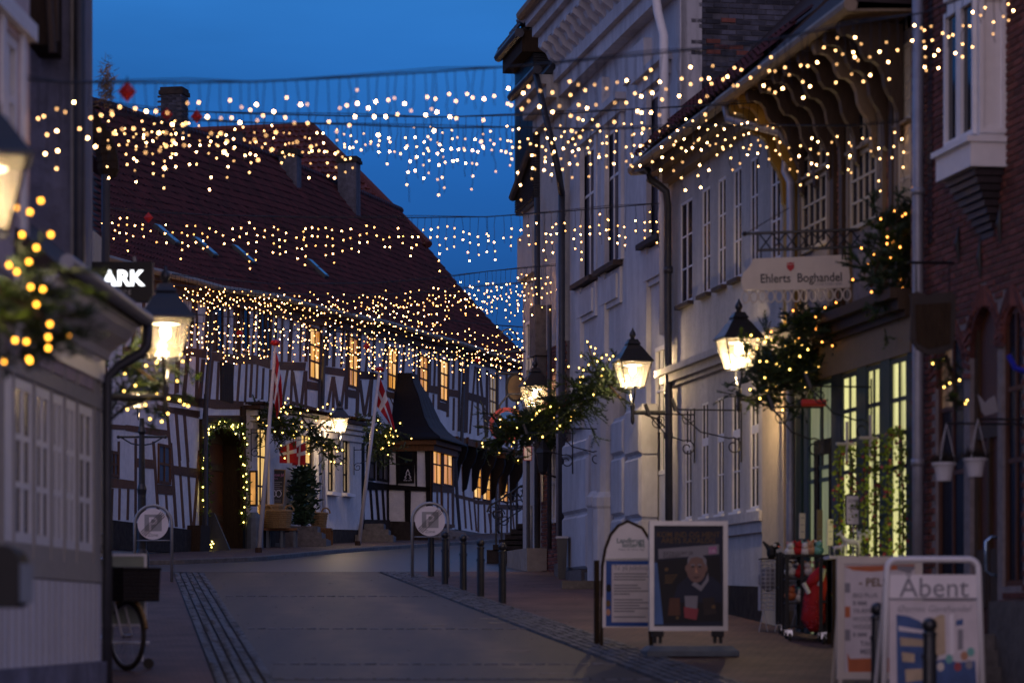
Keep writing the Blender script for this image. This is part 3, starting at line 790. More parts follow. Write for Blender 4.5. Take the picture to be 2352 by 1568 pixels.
for pts in ([(108, 610), (350, 640), (350, 702), (108, 690)], [(505, 650), (610, 678), (600, 765), (500, 722)], [(828, 758), (925, 770), (925, 852), (828, 832)], [(1040, 798), (1138, 815), (1132, 888), (1040, 872)],
            [(1240, 832), (1432, 890), (1432, 972), (1240, 912)], [(385, 820), (470, 840), (470, 905), (385, 880)], [(936, 930), (1025, 955), (1025, 1040), (936, 1010)], [(1450, 1080), (1540, 1110), (1540, 1160), (1450, 1130)],
            [(0, 1080), (132, 1110), (132, 1158), (0, 1132)], [(1080, 1288), (1350, 1335), (1620, 1412), (1850, 1450), (1850, 1500), (1600, 1470), (1350, 1415), (1080, 1352)]):
    beam(c7, pts)
# lower left corner below the lantern
for q in ((875, 480, 862, 820, 22), (940, 500, 928, 900, 22), (1005, 520, 995, 930, 22), (1245, 930, 1235, 1170, 22), (1310, 890, 1285, 1195, 24), (1380, 890, 1370, 1205, 22), (1165, 1285, 1190, 1600, 18), (1228, 1300, 1255, 1640, 18), (1285, 1310, 1312, 1650, 18), (800, 1390, 800, 1420, 14)):
    timber(c2, *q, sc=1.742)
for pts in ([(1120, 1165), (1440, 1215), (1440, 1275), (1120, 1225)], [(1100, 1250), (1385, 1300), (1385, 1345), (1100, 1290)], [(760, 1385), (880, 1395), (880, 1425), (760, 1420)], [(880, 1390), (1180, 1430), (1180, 1480), (880, 1430)], [(860, 850), (1245, 850), (1245, 920), (860, 900)]):
    beam(c2, pts)
for q in ((802, -60, 800, 190, 14), (808, 258, 805, 470, 14), (866, 260, 862, 470, 14), (917, -80, 915, 475, 16), (1036, -60, 1066, 405, 18), (1122, 300, 1132, 490, 14), (1152, -50, 1190, 515, 18), (1207, 0, 1240, 525, 16), (1262, 0, 1292, 535, 16), (1345, 0, 1305, 540, 18), (760, 258, 752, 470, 14)):
    timber(c3, *q, sc=1.6846)
for pts in ([(730, 182), (915, 208), (915, 262), (730, 248)], [(915, 52), (1052, 66), (1052, 126), (915, 112)], [(1062, 228), (1172, 240), (1172, 302), (1062, 292)], [(1166, 102), (1366, 128), (1366, 192), (1166, 160)]):
    beam(c3, pts)
beam(c3, [(700, 462), (1368, 545), (1368, 700), (700, 660)], 'stone_dark', .12)
# windows of the left and upper storeys
for (m, xl, xr, yt, yb, nx, nz, pm) in (
        (c5, 428, 496, 300, 800, 1, 1, 'glass_dark'), (c5, 638, 672, 330, 820, 1, 1, 'glass_dark'), (c5, 706, 764, 335, 822, 1, 1, 'glass_dark'), (c5, 890, 938, 360, 860, 1, 1, 'glass_dark'), (c5, 948, 992, 365, 868, 1, 1, 'glass_dark'),
        (c5, 1400, 1512, 548, 1100, 2, 3, 'win_amber'), (c5, 1812, 1906, 640, 1180, 2, 3, 'win_amber'), (c7, -30, 78, 270, 790, 2, 3, 'win_amber'), (c7, 390, 486, 360, 815, 2, 3, 'win_amber'), (c7, 722, 806, 445, 835, 2, 3, 'win_amber'),
        (c7, 938, 1018, 490, 930, 2, 3, 'win_amber'), (c7, 1456, 1522, 650, 1082, 2, 3, 'win_dimcurtain'), (c3, 735, 796, 5, 182, 2, 2, 'glass_curtain'), (c3, 1062, 1146, -40, 228, 2, 2, 'glass_curtain')):
    if m is c7 and xl < 0: continue
    window(house, FAR, *win_px(FAR, m, xl, xr, yt, yb), .002, nx, nz, 'timber', pm if pm != 'win_amber' else ['win_amber', 'win_amber', 'win_amber2', 'win_amber3'], .07 if nx > 1 else .05, .06, .034)
# the part of the front that the left-hand houses hide from here
s_ = FAR.S(152)
while s_ < FAR.S(246):
    zt_ = lerp_tab(E_tab, s_) - .2
    MB().fpoly(FAR, [(s_ - .08, gl_(s_) + .9), (s_ + .08, gl_(s_) + .9), (s_ + .1, zt_), (s_ - .06, zt_)], 0, .010).build('timber', 'timber', house); s_ += .85
for k in (1.9, 3.9, 4.6):
    a_, c_ = FAR.S(152), FAR.S(236); MB().fpoly(FAR, [(a_, gl_(a_) + k), (c_, gl_(c_) + k), (c_, gl_(c_) + k + .22), (a_, gl_(a_) + k + .22)], 0, .014).build('beam', 'timber', house)
# boarded shutter above the gate
b = MB(); s0, s1, z0, z1 = win_px(FAR, c5, 470, 600, 915, 1325)
for i in range(6): b.fbox(FAR, s0 + (s1 - s0) * i / 6, s0 + (s1 - s0) * (i + .94) / 6, z0, z1, .005, .035)
b.build('shutter', 'oldwood', house)

# gate: posts, arched lintel, recessed door leaves
b = MB(); s0, s1, z0, z1 = win_px(FAR, c6, 300, 660, 200, 1460); zg = z0 - .2
b.fbox(FAR, s0 - .3, s1 + 9, zg, z1 + .3, -.75, -.65)
gate = b.build('gate', 'oldwood', house, label='dark arched carriage gate hung with lights')
sa = FAR.S(c6(325, 800)[0], -.5); sb = FAR.S(c6(462, 800)[0], -.5)
b = MB(); za = FAR.px(*c6(400, 300), -.5)[1]
b.fbox(FAR, sa, sb, zg, za, -.56, -.5); leaf = b.build('door_leaf', 'door_brown', gate)
b = MB()
for (ya, yb_) in ((615, 680), (1110, 1170), (300, 420)):
    z_a = FAR.px(*c6(395, ya), -.48)[1]; z_b = FAR.px(*c6(395, yb_), -.48)[1]
    b.fbox(FAR, sa + .05, sb - .05, z_b, z_a, -.5, -.465)
b.build('door_rail', 'paint_brown', gate)
for q in ((283, 180, 285, 1440, 46), (668, 60, 672, 1440, 34)):
    timber(c6, *q, 'oldwood', .07, sc=2.4125)
beam(c6, [(310, 165), (690, 150), (690, 225), (310, 225)], 'oldwood', .06)
MB().ppoly(FAR, [c6(*q) for q in ((250, 1205), (340, 1205), (335, 1470), (240, 1470))], 0, .35).build('guard_post', 'oldwood', house)

# white rendered shop front: stands a little proud of the timber wall
SH = FAR.off(.06)
zc = lambda cx, cy, d=0: SH.px(*c6(cx, cy), d)[1]
shp = [c6(*q) for q in ((690, 1150), (690, 40), (830, 52), (1000, 78), (1200, 110), (1500, 160), (1768, 215), (1768, 1275), (690, 1330))]
sW = [win_px(SH, c6, 762, 878, 240, 1135), win_px(SH, c6, 1186, 1306, 312, 1182), win_px(SH, c6, 1445, 1512, 368, 880), win_px(SH, c6, 1588, 1652, 382, 892)]
sL, sR = SH.S(c6(690, 600)[0]), SH.S(c6(1768, 600)[0])
zt_l, zt_r = zc(690, 45), zc(1768, 215)
b = MB()
edges = [sL] + [q for w in sW for q in w[:2]] + [sR]
zt = lambda s: zt_l + (zt_r - zt_l) * (s - sL) / (sR - sL)
zb_ = lambda s: g(SH.pt(s, 0).y) - .1
for i in range(0, len(edges) - 1):
    a, c = edges[i], edges[i + 1]
    if i % 2 == 0: b.fpoly(SH, [(a, zb_(a)), (c, zb_(c)), (c, zt(c)), (a, zt(a))], -.05, .1)
    else:
        w = sW[i // 2]
        b.fpoly(SH, [(a, zb_(a)), (c, zb_(c)), (c, w[2]), (a, w[2])], -.05, .1); b.fpoly(SH, [(a, w[3]), (c, w[3]), (c, zt(c)), (a, zt(a))], -.05, .1)
shop = b.build('shop_front', 'plaster_white', house, label='smooth white shop front under a tiled ledge')
for k, w in enumerate(sW):
    window(house, SH, *w, -.02, 2, (3 if k < 2 else 3), 'paint_brown' if k < 2 else 'timber_black', 'win_cream' if k < 2 else 'win_dimcurtain', .06, .05, .05)
    if k > 1:
        MB().fbox(SH, w[0] - .12, w[1] + .12, w[2] - .12, w[2] - .02, .1, .26).build('sill', 'paint_white', house)
# ledge of the shop front: moulded band and a row of tiles
b = MB()
for (z_o, h_, d_) in ((-.62, .16, .16), (-.42, .10, .22), (-.28, .14, .30)):
    b.fpoly(SH, [(sL, zt(sL) + z_o), (sR, zt(sR) + z_o), (sR, zt(sR) + z_o + h_), (sL, zt(sL) + z_o + h_)], .1, d_)
b.build('cornice', 'plaster_white', house)
b = MB(); b.fpoly(SH, [(sL - .15, zt(sL) - .12), (sR + .1, zt(sR) - .12), (sR + .1, zt(sR) - .02), (sL - .15, zt(sL) - .02)], -.06, .42); led = b.build('ledge_roof', 'copper', house)
n_ = int((sR - sL) / .3); tl = []
for i in range(n_):
    s = sL + (i + .5) * .3; tl.append(fmat(SH, s, zt(s) + .02, .18, (1, 1, 1)))
def cap_tile():
    vs, fs = [], []
    for j, y in enumerate((-.22, .26)):
        for k in range(6):
            a = math.pi * k / 5; vs.append((math.cos(a) * .13, y, math.sin(a) * .07))
    for k in range(5): fs.append((k, k + 1, 7 + k, 6 + k))
    return vs, fs
pieces(led, 'tile', 'copper', [cap_tile()], tl)
MB().fpoly(SH, [(sL, zb_(sL)), (sR, zb_(sR)), (sR, zb_(sR) + .55), (sL, zb_(sL) + .75)], .09, .2).build('plinth', 'stone_dark', house)

# dark timbered part between the shop and the bay
DK = FAR.off(.02)
def dk(pts, d=.018, mat='timber_black', name='timber'): MB().ppoly(DK, [d1(*q) for q in pts], 0, d).build(name, mat, house)
dk([(76, 160), (132, 170), (132, 1010), (70, 1010)], .09)
dk([(132, 175), (350, 205), (350, 265), (132, 250)]); dk([(132, 610), (350, 640), (350, 692), (132, 690)])
dk([(132, 955), (360, 960), (360, 1150), (90, 1150)], .09, 'stone_dark', 'plinth')
for q in ((188, 690, 205, 960, 16), (240, 690, 262, 960, 16), (295, 690, 312, 960, 16), (340, 690, 345, 960, 14)):
    timber(d1, *q, 'timber_black', .012, F=DK, sc=2.24)
window(house, DK, *win_px(DK, d1, 150, 212, 285, 605), .01, 1, 2, 'timber_black', 'glass_curtain', .07, .05, .06)
window(house, DK, *win_px(DK, d1, 240, 335, 290, 615), .01, 2, 2, 'timber_black', 'glass_curtain', .07, .05, .06)

# the bay: near side facing along the street, front facing the street, bell roof
bayS = FAR.S(d1(340, 600)[0]); BD = 1.405
BS = FAR.perp(bayS, BD)                       # u here runs out from the corner; n looks back at the camera
cornerF = FAR.off(BD)
bayE = cornerF.S(d1(928, 600)[0])
zb0 = g(88) - .1
z_bt = cornerF.px(*d1(722, 240))[1]
b = MB(); b.fbox(FAR, bayS, bayE, zb0, z_bt, -.1, BD)
bay = b.build('bay', 'panel_white', house, label='jutting bay under a bell shaped roof')
def bs(pts, d=.03, mat='timber_black', name='timber'): MB().ppoly(BS, [d1(*q) for q in pts], 0, d).build(name, mat, bay)
bs([(330, 205), (735, 245), (735, 285), (330, 262)], .035); bs([(335, 640), (735, 668), (735, 705), (335, 688)], .06); bs([(335, 970), (735, 980), (735, 1180), (335, 1180)], .08, 'stone_dark', 'plinth')
bs([(332, 262), (345, 262), (350, 980), (336, 980)]); bs([(405, 262), (432, 262), (428, 650), (414, 650)]); bs([(570, 270), (600, 270), (600, 660), (586, 660)]); bs([(668, 270), (738, 280), (738, 1000), (688, 1000)], .06)
bs([(488, 690), (545, 700), (540, 985), (492, 985)])
wo = window(bay, BS, *win_px(BS, d1, 430, 578, 285, 632), .01, 1, 2, 'timber_black', 'glass_dark', .07, .06, .07)
# fir-tree outline hung in that window
def tri_tree(cx, ytop, ybot, hw):
    pts = [(cx, ytop), (cx - hw * .5, ytop + (ybot - ytop) * .38), (cx - hw * .2, ytop + (ybot - ytop) * .38), (cx - hw * .8, ytop + (ybot - ytop) * .68), (cx - hw * .35, ytop + (ybot - ytop) * .68), (cx - hw, ybot - 8), (cx - hw * .15, ybot - 8), (cx - hw * .15, ybot)]
    q = pts + [(2 * cx - x, y) for x, y in pts[::-1]]
    return [BS.pt(*BS.px(*d1(x, y), .05), .05) for x, y in q]
orn = MB(); orn.tube(tri_tree(518, 508, 615, 36), .012, 5); tag(orn.build('tree_ornament', 'sign_white'), 'small white outlined fir tree hanging in the dark bay window', 'ornament')
CF = cornerF
def cf(pts, d=.018, mat='timber', name='timber'): MB().ppoly(CF, [d1(*q) for q in pts], 0, d).build(name, mat, bay)
cf([(722, 235), (935, 270), (935, 310), (722, 282)], .025); cf([(728, 640), (935, 665), (935, 720), (728, 705)], .022); cf([(728, 282), (738, 282), (738, 1010), (726, 1010)], .02, 'timber'); cf([(908, 300), (935, 305), (935, 1000), (918, 1000)], .02)
cf([(778, 705), (792, 705), (792, 990), (778, 985)]); cf([(876, 710), (888, 710), (888, 995), (876, 990)]); cf([(818, 282), (832, 285), (838, 990), (828, 990)], .05)
cf([(725, 985), (940, 1000), (940, 1030), (725, 1015)], .1)
for (xl, xr, yt, yb) in ((735, 808, 285, 645), (830, 912, 298, 655)):
    window(bay, CF, *win_px(CF, d1, xl, xr, yt, yb), .01, 2, 2, 'timber', ['win_amber', 'win_amber2', 'win_amber3'], .05, .05, .03)
# rough stones at the bay's foot
b = MB()
for i in range(9):
    c = CF.pt(bayS + .4 + i * .45, zb0 + .35 + .1 * (i % 2), .12); b.ball(c, .34, 7, (1, .8, .75))
b.build('rubble_stone', 'stone', bay)
# ogee (bell) roof
zbase = z_bt; apex_s = (bayS + bayE) / 2 - .3
prof = []
for (cx, cy) in ((1140, 1275), (1010, 1140), (930, 960), (880, 830), (800, 740), (735, 640), (700, 600)):
    pass
zt_b = CF.px(*c7(640, 625), -.9)[1]
levels = []
for t, k in ((0, 1.14), (.03, 1.12), (.10, .94), (.20, .77), (.34, .63), (.50, .53), (.66, .44), (.80, .32), (.92, .23), (1.0, .20)):
    levels.append((zbase + (zt_b - zbase) * t, k))
vs, fs = [], []
for z, k in levels:
    sm = (bayS + bayE) / 2; hs = (bayE - bayS) / 2 * k + .12
    dm, dn = -.15, BD * k + .18
    vs += [FAR.pt(sm - hs, z, dm), FAR.pt(sm - hs, z, dn), FAR.pt(sm + hs, z, dn), FAR.pt(sm + hs, z, dm)]
for i in range(len(levels) - 1):
    for k in range(4): q = i * 4; fs.append((q + k, q + (k + 1) % 4, q + 4 + (k + 1) % 4, q + 4 + k))
fs.append((0, 1, 2, 3)); q = (len(levels) - 1) * 4; fs.append((q, q + 1, q + 2, q + 3))
MB().add(vs, fs).build('bell_roof', 'lead', bay)
b = MB()   # copper cladding on the street face of the bell
vs, fs = [], []
for z, k in levels:
    sm = (bayS + bayE) / 2; hs = (bayE - bayS) / 2 * k + .12; dn = BD * k + .18
    for j in range(9): vs.append(FAR.pt(sm - hs + 2 * hs * j / 8, z + .01, dn + .012 + (.012 if j % 2 else 0)))
for i in range(len(levels) - 1):
    for j in range(8): q = i * 9 + j; fs.append((q, q + 1, q + 10, q + 9))
b.add(vs, fs).build('roof_sheet', 'copper', bay)
b = MB(); b.fbox(FAR, bayS - .25, bayE + .2, zbase - .16, zbase - .02, -.05, BD + .22); b.fbox(FAR, bayS - .12, bayE + .1, zbase - .36, zbase - .16, -.05, BD + .12); b.build('bay_cornice', 'timber', bay)

# jettied part beyond the bay: set-back lower wall, windows, corbels, joist ends
LW = FAR.off(-.5)
def lw(pts, d=.015, mat='timber', name='timber'): MB().ppoly(LW, [d1(*q) for q in pts], 0, d).build(name, mat, house)
for q in ((1008, 480, 1020, 740, 16), (1022, 740, 1040, 1035, 16), (1068, 780, 1092, 1050, 14), (1112, 760, 1135, 1060, 14), (1150, 500, 1152, 1070, 14), (1195, 560, 1215, 1075, 16), (1262, 480, 1262, 1080, 16), (1340, 500, 1335, 1090, 16), (1412, 540, 1408, 1080, 16), (1455, 860, 1475, 1080, 14), (1500, 560, 1498, 1080, 16), (1560, 560, 1556, 1080, 16), (1245, 900, 1268, 1070, 12)):
    timber(d1, *q, 'timber', .01, F=LW, sc=2.24)
lw([(940, 725), (1120, 770), (1120, 800), (940, 755)]); lw([(1120, 780), (1262, 795), (1262, 825), (1120, 815)]); lw([(1330, 820), (1600, 830), (1600, 870), (1330, 865)])
lw([(940, 1040), (1180, 1080), (1600, 1080), (1600, 1120), (1180, 1140), (940, 1110)], .1, 'stone', 'plinth')
for (xl, xr, yt, yb) in ((1105, 1168, 470, 770), (1186, 1250, 490, 788), (1342, 1405, 530, 800)):
    window(house, LW, *win_px(LW, d1, xl, xr, yt, yb), .01, 2, 3, 'timber', ['win_amber', 'win_amber2', 'win_amber3'], .05, .05, .03)
for (cx, cy) in ((950, 262), (1045, 270), (1130, 310), (1215, 315), (1300, 355), (1382, 405), (1465, 380), (1545, 450)):
    s = FAR.S(d1(cx, 300)[0], 0); z = FAR.px(*d1(cx, cy))[1]
    b = MB()
    prof = [(-.5, z), (.02, z), (.04, z - .25), (-.05, z - .55), (-.22, z - .8), (-.30, z - 1.2), (-.36, z - 1.5), (-.5, z - 1.6)]
    n_ = len(prof); vs = [FAR.pt(s + k, zz, dd) for k in (-.1, .1) for dd, zz in prof]
    b.add(vs, [tuple(range(n_)), tuple(range(n_, 2 * n_))[::-1]] + [(i, (i + 1) % n_, n_ + (i + 1) % n_, n_ + i) for i in range(n_)])
    b.build('corbel', 'timber_black', house)
    MB().fbox(FAR, s - .09, s + .09, z - .02, z + .2, -.3, .08).build('joist_end', 'timber', house)

# roof: eave and ridge lines measured, tiles laid in courses
G_tab = sorted(FAR.px(x, y, RIDGE_D) for x, y in ((170, 226), (250, 246), (369, 285), (588, 348), (779, 424), (955, 500), (1035, 592), (1117, 690), (1225, 688)))
S0, S1 = E_tab[0][0], E_tab[-1][0] + 2
def roof_pt(s, v, h=0.0):
    d = EAVE_D + (RIDGE_D - EAVE_D) * v
    ze, zr = lerp_tab(E_tab, s), lerp_tab(G_tab, s)
    zr = max(zr, ze + 2)
    return FAR.pt(s, ze + (zr - ze) * (v + .05 * math.sin(math.pi * v) * -1) + h, d + h * .6)
b = MB(); ns, nv = 60, 8; vs = []; fs = []
for i in range(ns + 1):
    for j in range(nv + 1): vs.append(roof_pt(S0 + (S1 - S0) * i / ns, j / nv, -.05))
for i in range(ns):
    for j in range(nv): q = i * (nv + 1) + j; fs.append((q, q + 1, q + nv + 2, q + nv + 1))
# back slope
k0 = len(vs)
for i in range(ns + 1):
    p = roof_pt(S0 + (S1 - S0) * i / ns, 1, -.05); s = S0 + (S1 - S0) * i / ns
    vs += [p, FAR.pt(s, p.z - 6, RIDGE_D - 5.5)]
for i in range(ns): q = k0 + i * 2; fs.append((q, q + 1, q + 3, q + 2))
roof = b.add(vs, fs).build('roof', 'roof_dark', house)
def pantile(w=.25, l=.40):
    prof = [(-.5, .018), (-.36, .055), (-.18, .045), (.02, .006), (.24, .0), (.42, .012), (.5, .03)]
    vs = [(x * w, y * l, z + (.05 if y < 0 else 0)) for y in (-.5, .5) for x, z in prof] + [(x * w, -.5 * l, z - .002) for x, z in prof]
    n_ = len(prof)
    fs = [(i, i + 1, n_ + i + 1, n_ + i) for i in range(n_ - 1)] + [(i, 2 * n_ + i, 2 * n_ + i + 1, i + 1) for i in range(n_ - 1)]
    return vs, fs
def proj(p):
    return 1176 + p.x / p.y * FPX, 1424 - (p.z - CAMZ) / p.y * FPX
tiles = []
NR = 24
s = S0
while s < S1 - .2:
    for r_ in range(NR):
        v = (r_ + .5) / NR
        p = roof_pt(s, v); ps = roof_pt(s + .1, v) - p; pv = roof_pt(s, v + .01) - p
        x, y = proj(p)
        if x < 226 or x > 1232 or y > 900: continue
        ax = ps.normalized(); ay = pv - ax * pv.dot(ax); ay.normalize(); az = ax.cross(ay)
        if az.z < 0: az = -az
        j = random.uniform(-.012, .012)
        m = Matrix(((ax.x, ay.x, az.x, p.x + az.x * j), (ax.y, ay.y, az.y, p.y + az.y * j), (ax.z, ay.z, az.z, p.z + az.z * j), (0, 0, 0, 1)))
        tiles.append(m @ Matrix.Rotation(random.uniform(-.02, .02), 4, 'Z'))
    s += .245
tiles.sort(key=lambda m_: m_.translation.length)
pieces(roof, 'tile', 'roof_tile', [pantile()], tiles)
b = MB()
sx = S0
while sx < S1:
    p, q = roof_pt(sx, 1, .02), roof_pt(sx + .38, 1, .02); b.tube([p, q], [.15, .13], 8); sx += .36
b.build('ridge_tile', 'roof_tile', roof)
# gutter, soffit beam, downpipes
b = MB(); pth = [FAR.pt(s_, z_ - .04, EAVE_D + .07) for s_, z_ in E_tab if s_ <= S1]
b.tube(pth, .085, 8)
b.build('gutter', 'gutter_tan', house)
b = MB()
for (sA, zA), (sB, zB) in zip(E_tab, E_tab[1:]):
    b.fpoly(FAR, [(sA, zA - .42), (sB, zB - .42), (sB, zB - .2), (sA, zA - .2)], .0, .16); b.fpoly(FAR, [(sA, zA - .2), (sB, zB - .2), (sB, zB - .06), (sA, zA - .06)], .0, .36)
b.build('eaves_beam', 'timber', house)
def dpipe(m, pts, r=.055, mat='zinc_dark', d=.16, F=FAR, name='downpipe', parent=None, d0=None):
    q = [F.pt(*F.px(*m(x, y), (d0 if (d0 is not None and i == 0) else d)), (d0 if (d0 is not None and i == 0) else d)) for i, (x, y) in enumerate(pts)]
    return MB().tube(q, r, 8).build(name, mat, parent or house)
dpipe(c5, [(545, 180), (520, 305), (385, 400), (370, 700), (330, 1250), (305, 1568)], d0=.48); dpipe(c6, [(300, -60), (298, 300), (298, 1210)], d=.2)
dpipe(c5, [(1745, 420), (1730, 525), (1565, 650), (1552, 1000), (1540, 1440)], d0=.48); dpipe(c6, [(1425, 60), (1430, 620), (1440, 1160), (1450, 1260)], d=.26, mat='zinc')
dpipe(c7, [(1335, 420), (1310, 460), (1195, 590), (1180, 900), (1168, 1390)], .065, d0=.48); dpipe(d1, [(990, 250), (985, 320), (945, 430), (960, 760), (985, 1060)], .06, d=-.3)
dpipe(d1, [(1385, 290), (1380, 380), (1315, 440), (1312, 800), (1320, 1050), (1345, 1090)], .055, d=-.3)
# iron brackets on the wall
def roof_hit(x, y):
    lo, hi = 0.0, 1.0
    for _ in range(40):
        v = (lo + hi) / 2; d = EAVE_D + (RIDGE_D - EAVE_D) * v
        s_, z_ = FAR.px(x, y, d)
        if z_ > roof_pt(s_, v).z: lo = v
        else: hi = v
    return s_, v
for (x, y) in ((378, 549), (466, 577), (555, 594), (725, 625)):
    s_, v = roof_hit(x, y)
    b = MB()
    hw, hv = .22, .034
    q = [roof_pt(s_ + a, v + c, h) for h in (.03, .14) for a, c in ((-hw, -hv * 1.5), (hw, -hv * 1.5), (hw, hv * 1.5), (-hw, hv * 1.5))]
    b.hexa(q); o = b.build('roof_window', 'iron_lamp', roof)
    for (a0, a1, c0, c1_) in ((-.9, .9, .06, .88), (-.9, .9, -.88, -.06)):
        q = [roof_pt(s_ + hw * a, v + hv * 1.5 * c, h) for h in (.141, .152) for a, c in ((a0, c0), (a1, c0), (a1, c1_), (a0, c1_))]
        MB().hexa(q).build('pane', 'glass_sky', o)
def chimney(x0, x1, yt, yb, d, mat, cap=True, parent=None, Yx=None):
    s_, z_ = FAR.px((x0 + x1) / 2, yb, d); p = FAR.pt(s_, z_, d); k = p.y / FPX
    w = (x1 - x0) * k; zt_ = CAMZ + (1424 - yt) * k
    b = MB(); ang = FAR.u
    b.fbox(FAR, s_ - w * .42, s_ + w * .42, p.z - 1.5, zt_ - .22, d - w * .45, d + w * .45)
    o = b.build('chimney', mat, parent)
    b = MB(); b.fbox(FAR, s_ - w * .5, s_ + w * .5, zt_ - .22, zt_ - .1, d - w * .53, d + w * .53); b.fbox(FAR, s_ - w * .45, s_ + w * .45, zt_ - .1, zt_, d - w * .48, d + w * .48)
    b.build('chimney_cap', 'stone_dark', o)
    return o, s_, w, zt_
ch, s_, w, zt_ = chimney(373, 428, 204, 310, -5.2, 'mortar_dark', parent=roof)
for F_, a, c in ((FAR.off(-5.2 + w * .45), s_ - w * .42, s_ + w * .42), (FAR.perp(s_ - w * .42, -5.2 + w * .45), 0 - w * .0, w * .9)):
    if F_.n.dot(Vector((0, -1))) > .5: a, c = -w * .9, 0
    brick_field(ch, F_, a, c, zt_ - 2.6, zt_ - .25, [], 'brick_gable', .24, .075, 0.0, .012, 75)
chimney(643, 690, 345, 425, -4.6, 'mortar_dark', parent=roof); chimney(778, 826, 362, 462, -4.4, 'mortar_dark', parent=roof)

# second house behind it with its own tiled roof
h2 = thing('tiled_house', 'red tiled hipped roof of a second house rising behind the long timbered house', 'house', P(700, 480, 118))
A0, A1, B1, B0 = P(425, 302, 119), P(716, 290, 119), P(985, 562, 112.5), P(425, 560, 112.5)
Bx = P(425, 560, 112.5)
def r2(u, v): return (A0.lerp(A1, u)).lerp(B0.lerp(B1, u), 1 - v) if False else B0.lerp(B1, u).lerp(A0.lerp(A1, u), v)
b = MB(); b.add([A0, A1, B1, B0, A0 + Vector((0, 8, -6)), A1 + Vector((0, 8, -6)), A1 + Vector((4, 5, -5))], [(0, 1, 2, 3), (0, 4, 5, 1), (1, 5, 2)]); rf2 = b.build('roof', 'roof_dark', h2)
b = MB(); b.hexa([B0 + Vector((0, .3, -9)), B1 + Vector((0, .3, -9)), B1 + Vector((0, 8, -9)), B0 + Vector((0, 8, -9)), B0 + Vector((0, .3, -.1)), B1 + Vector((0, .3, -.1)), B1 + Vector((0, 8, -.1)), B0 + Vector((0, 8, -.1))]); b.build('wall', 'plaster_grey', h2)
t2 = []
nrm = (A1 - A0).cross(B0 - A0).normalized()
if nrm.z < 0: nrm = -nrm
for j in range(22):
    v = (j + .5) / 22
    L_ = (r2(1, v) - r2(0, v)).length; nn = int(L_ / .27)
    for i in range(nn):
        p = r2((i + .5) / nn, v); x, y = proj(p)
        if x < 560: continue
        ax = (r2(1, v) - r2(0, v)).normalized(); ay = (A0 - B0); ay = (ay - ax * ay.dot(ax)).normalized(); az = ax.cross(ay)
        if az.z < 0: az = -az
        p = p + az * random.uniform(0, .02)
        t2.append(Matrix(((ax.x, ay.x, az.x, p.x), (ax.y, ay.y, az.y, p.y), (ax.z, ay.z, az.z, p.z), (0, 0, 0, 1))))
t2.sort(key=lambda m_: -m_.translation.z)
pieces(rf2, 'tile', 'roof_tile_far', [pantile(.28, .46)], t2)
b = MB(); b.tube([A0, A1], .16, 8); b.tube([A1, B1], .16, 8); b.build('ridge_tile', 'roof_tile_far', rf2)
# ------------------------------------------------------------------ right-hand row of houses
e1 = crop(2600, 700, 1.96); e2 = crop(2600, 1400, 2.24); g1 = crop(2500, 0, 1.742); e6 = crop(1900, 0, 1.742); e4 = crop(1950, 800, 1.96)
e5 = crop(1950, 1300, 1.4935); e3 = crop(3100, 1300, 1.65); k3 = crop(3200, 0, 1.742); k2 = crop(3200, 700, 1.96)
sy = lambda Y: Y * 1.0145
Rs = lambda x, d=0.0: RT.S(x, d)
Rz = lambda x, y, d=0.0: RT.px(x, y, d)[1]
gz = lambda s: g(RT.pt(s, 0).y)

# --- cream-white house with rows of casements
sA, sB = Rs(1797), Rs(1537)
r3 = thing('casement_house', 'cream white house with two rows of tall white casement windows and a moulded band', 'house', RT.pt((sA + sB) / 2, gz(42) - .1))
zU1, zU0 = Rz(*e1(288, 195)), Rz(*e1(288, 1000))
up = [(Rs(e1(a, 500)[0]), Rs(e1(c, 500)[0])) for a, c in ((238, 333), (408, 472), (532, 595), (655, 718), (785, 848), (945, 1022))]
up = [(min(q), max(q), zU0, zU1) for q in up]
zL1, zL0 = Rz(*e2(490, 470)), Rz(*e2(490, 1485))
lo = [(Rs(e2(a, 1000)[0]), Rs(e2(c, 1000)[0])) for a, c in ((312, 372), (460, 522), (602, 662), (735, 806), (898, 972))]
lo = [(min(q), max(q), zL0, zL1) for q in lo]
zTop = Rz(*g1(330, 1262))
b = wall_holes(MB(), RT, sA, sB, gz(sA) - .5, zTop + .3, up + lo, 0.0, .13)
b.build('wall', 'plaster_r3', r3)
for w in up:
    o = window(r3, RT, *w, -.03, 2, 3, 'paint_white', 'glass_dull', .045, .025, .022, centre=.06)
    MB().fbox(RT, w[0] - .06, w[1] + .06, w[2] - .07, w[2] - .01, -.02, .09).build('sill', 'roof_dark', o)
for w in lo:
    o = window(r3, RT, *w, -.03, 2, 3, 'paint_white', ['glass_dull', 'glass_dull', 'glass_curtain'], .035, .02, .022, zs=[0, .33, .66, 1], centre=.045, mid=.12)
    MB().fbox(RT, w[0] - .04, w[1] + .04, w[2] - .06, w[2] - .01, -.02, .05).build('sill', 'paint_white', o)
# moulded band between the storeys
zb1 = Rz(*e2(150, 150), .22); zb2 = Rz(*e2(210, 325), .05)
b = MB(); sC = Rs(1795); sD = sB + .05
for (za, zc_, d_) in ((zb1 - .10, zb1, .24), (zb1 - .22, zb1 - .10, .15), (zb2 + .13, zb2 + .2, .12), (zb2, zb2 + .13, .07)):
    b.fbox(RT, sC, sD, za, zc_, -.02, d_)
b.fbox(RT, sC, sD, zb2 + .2, zb1 - .22, -.02, .04)
b.build('moulded_band', 'plaster_r3', r3)
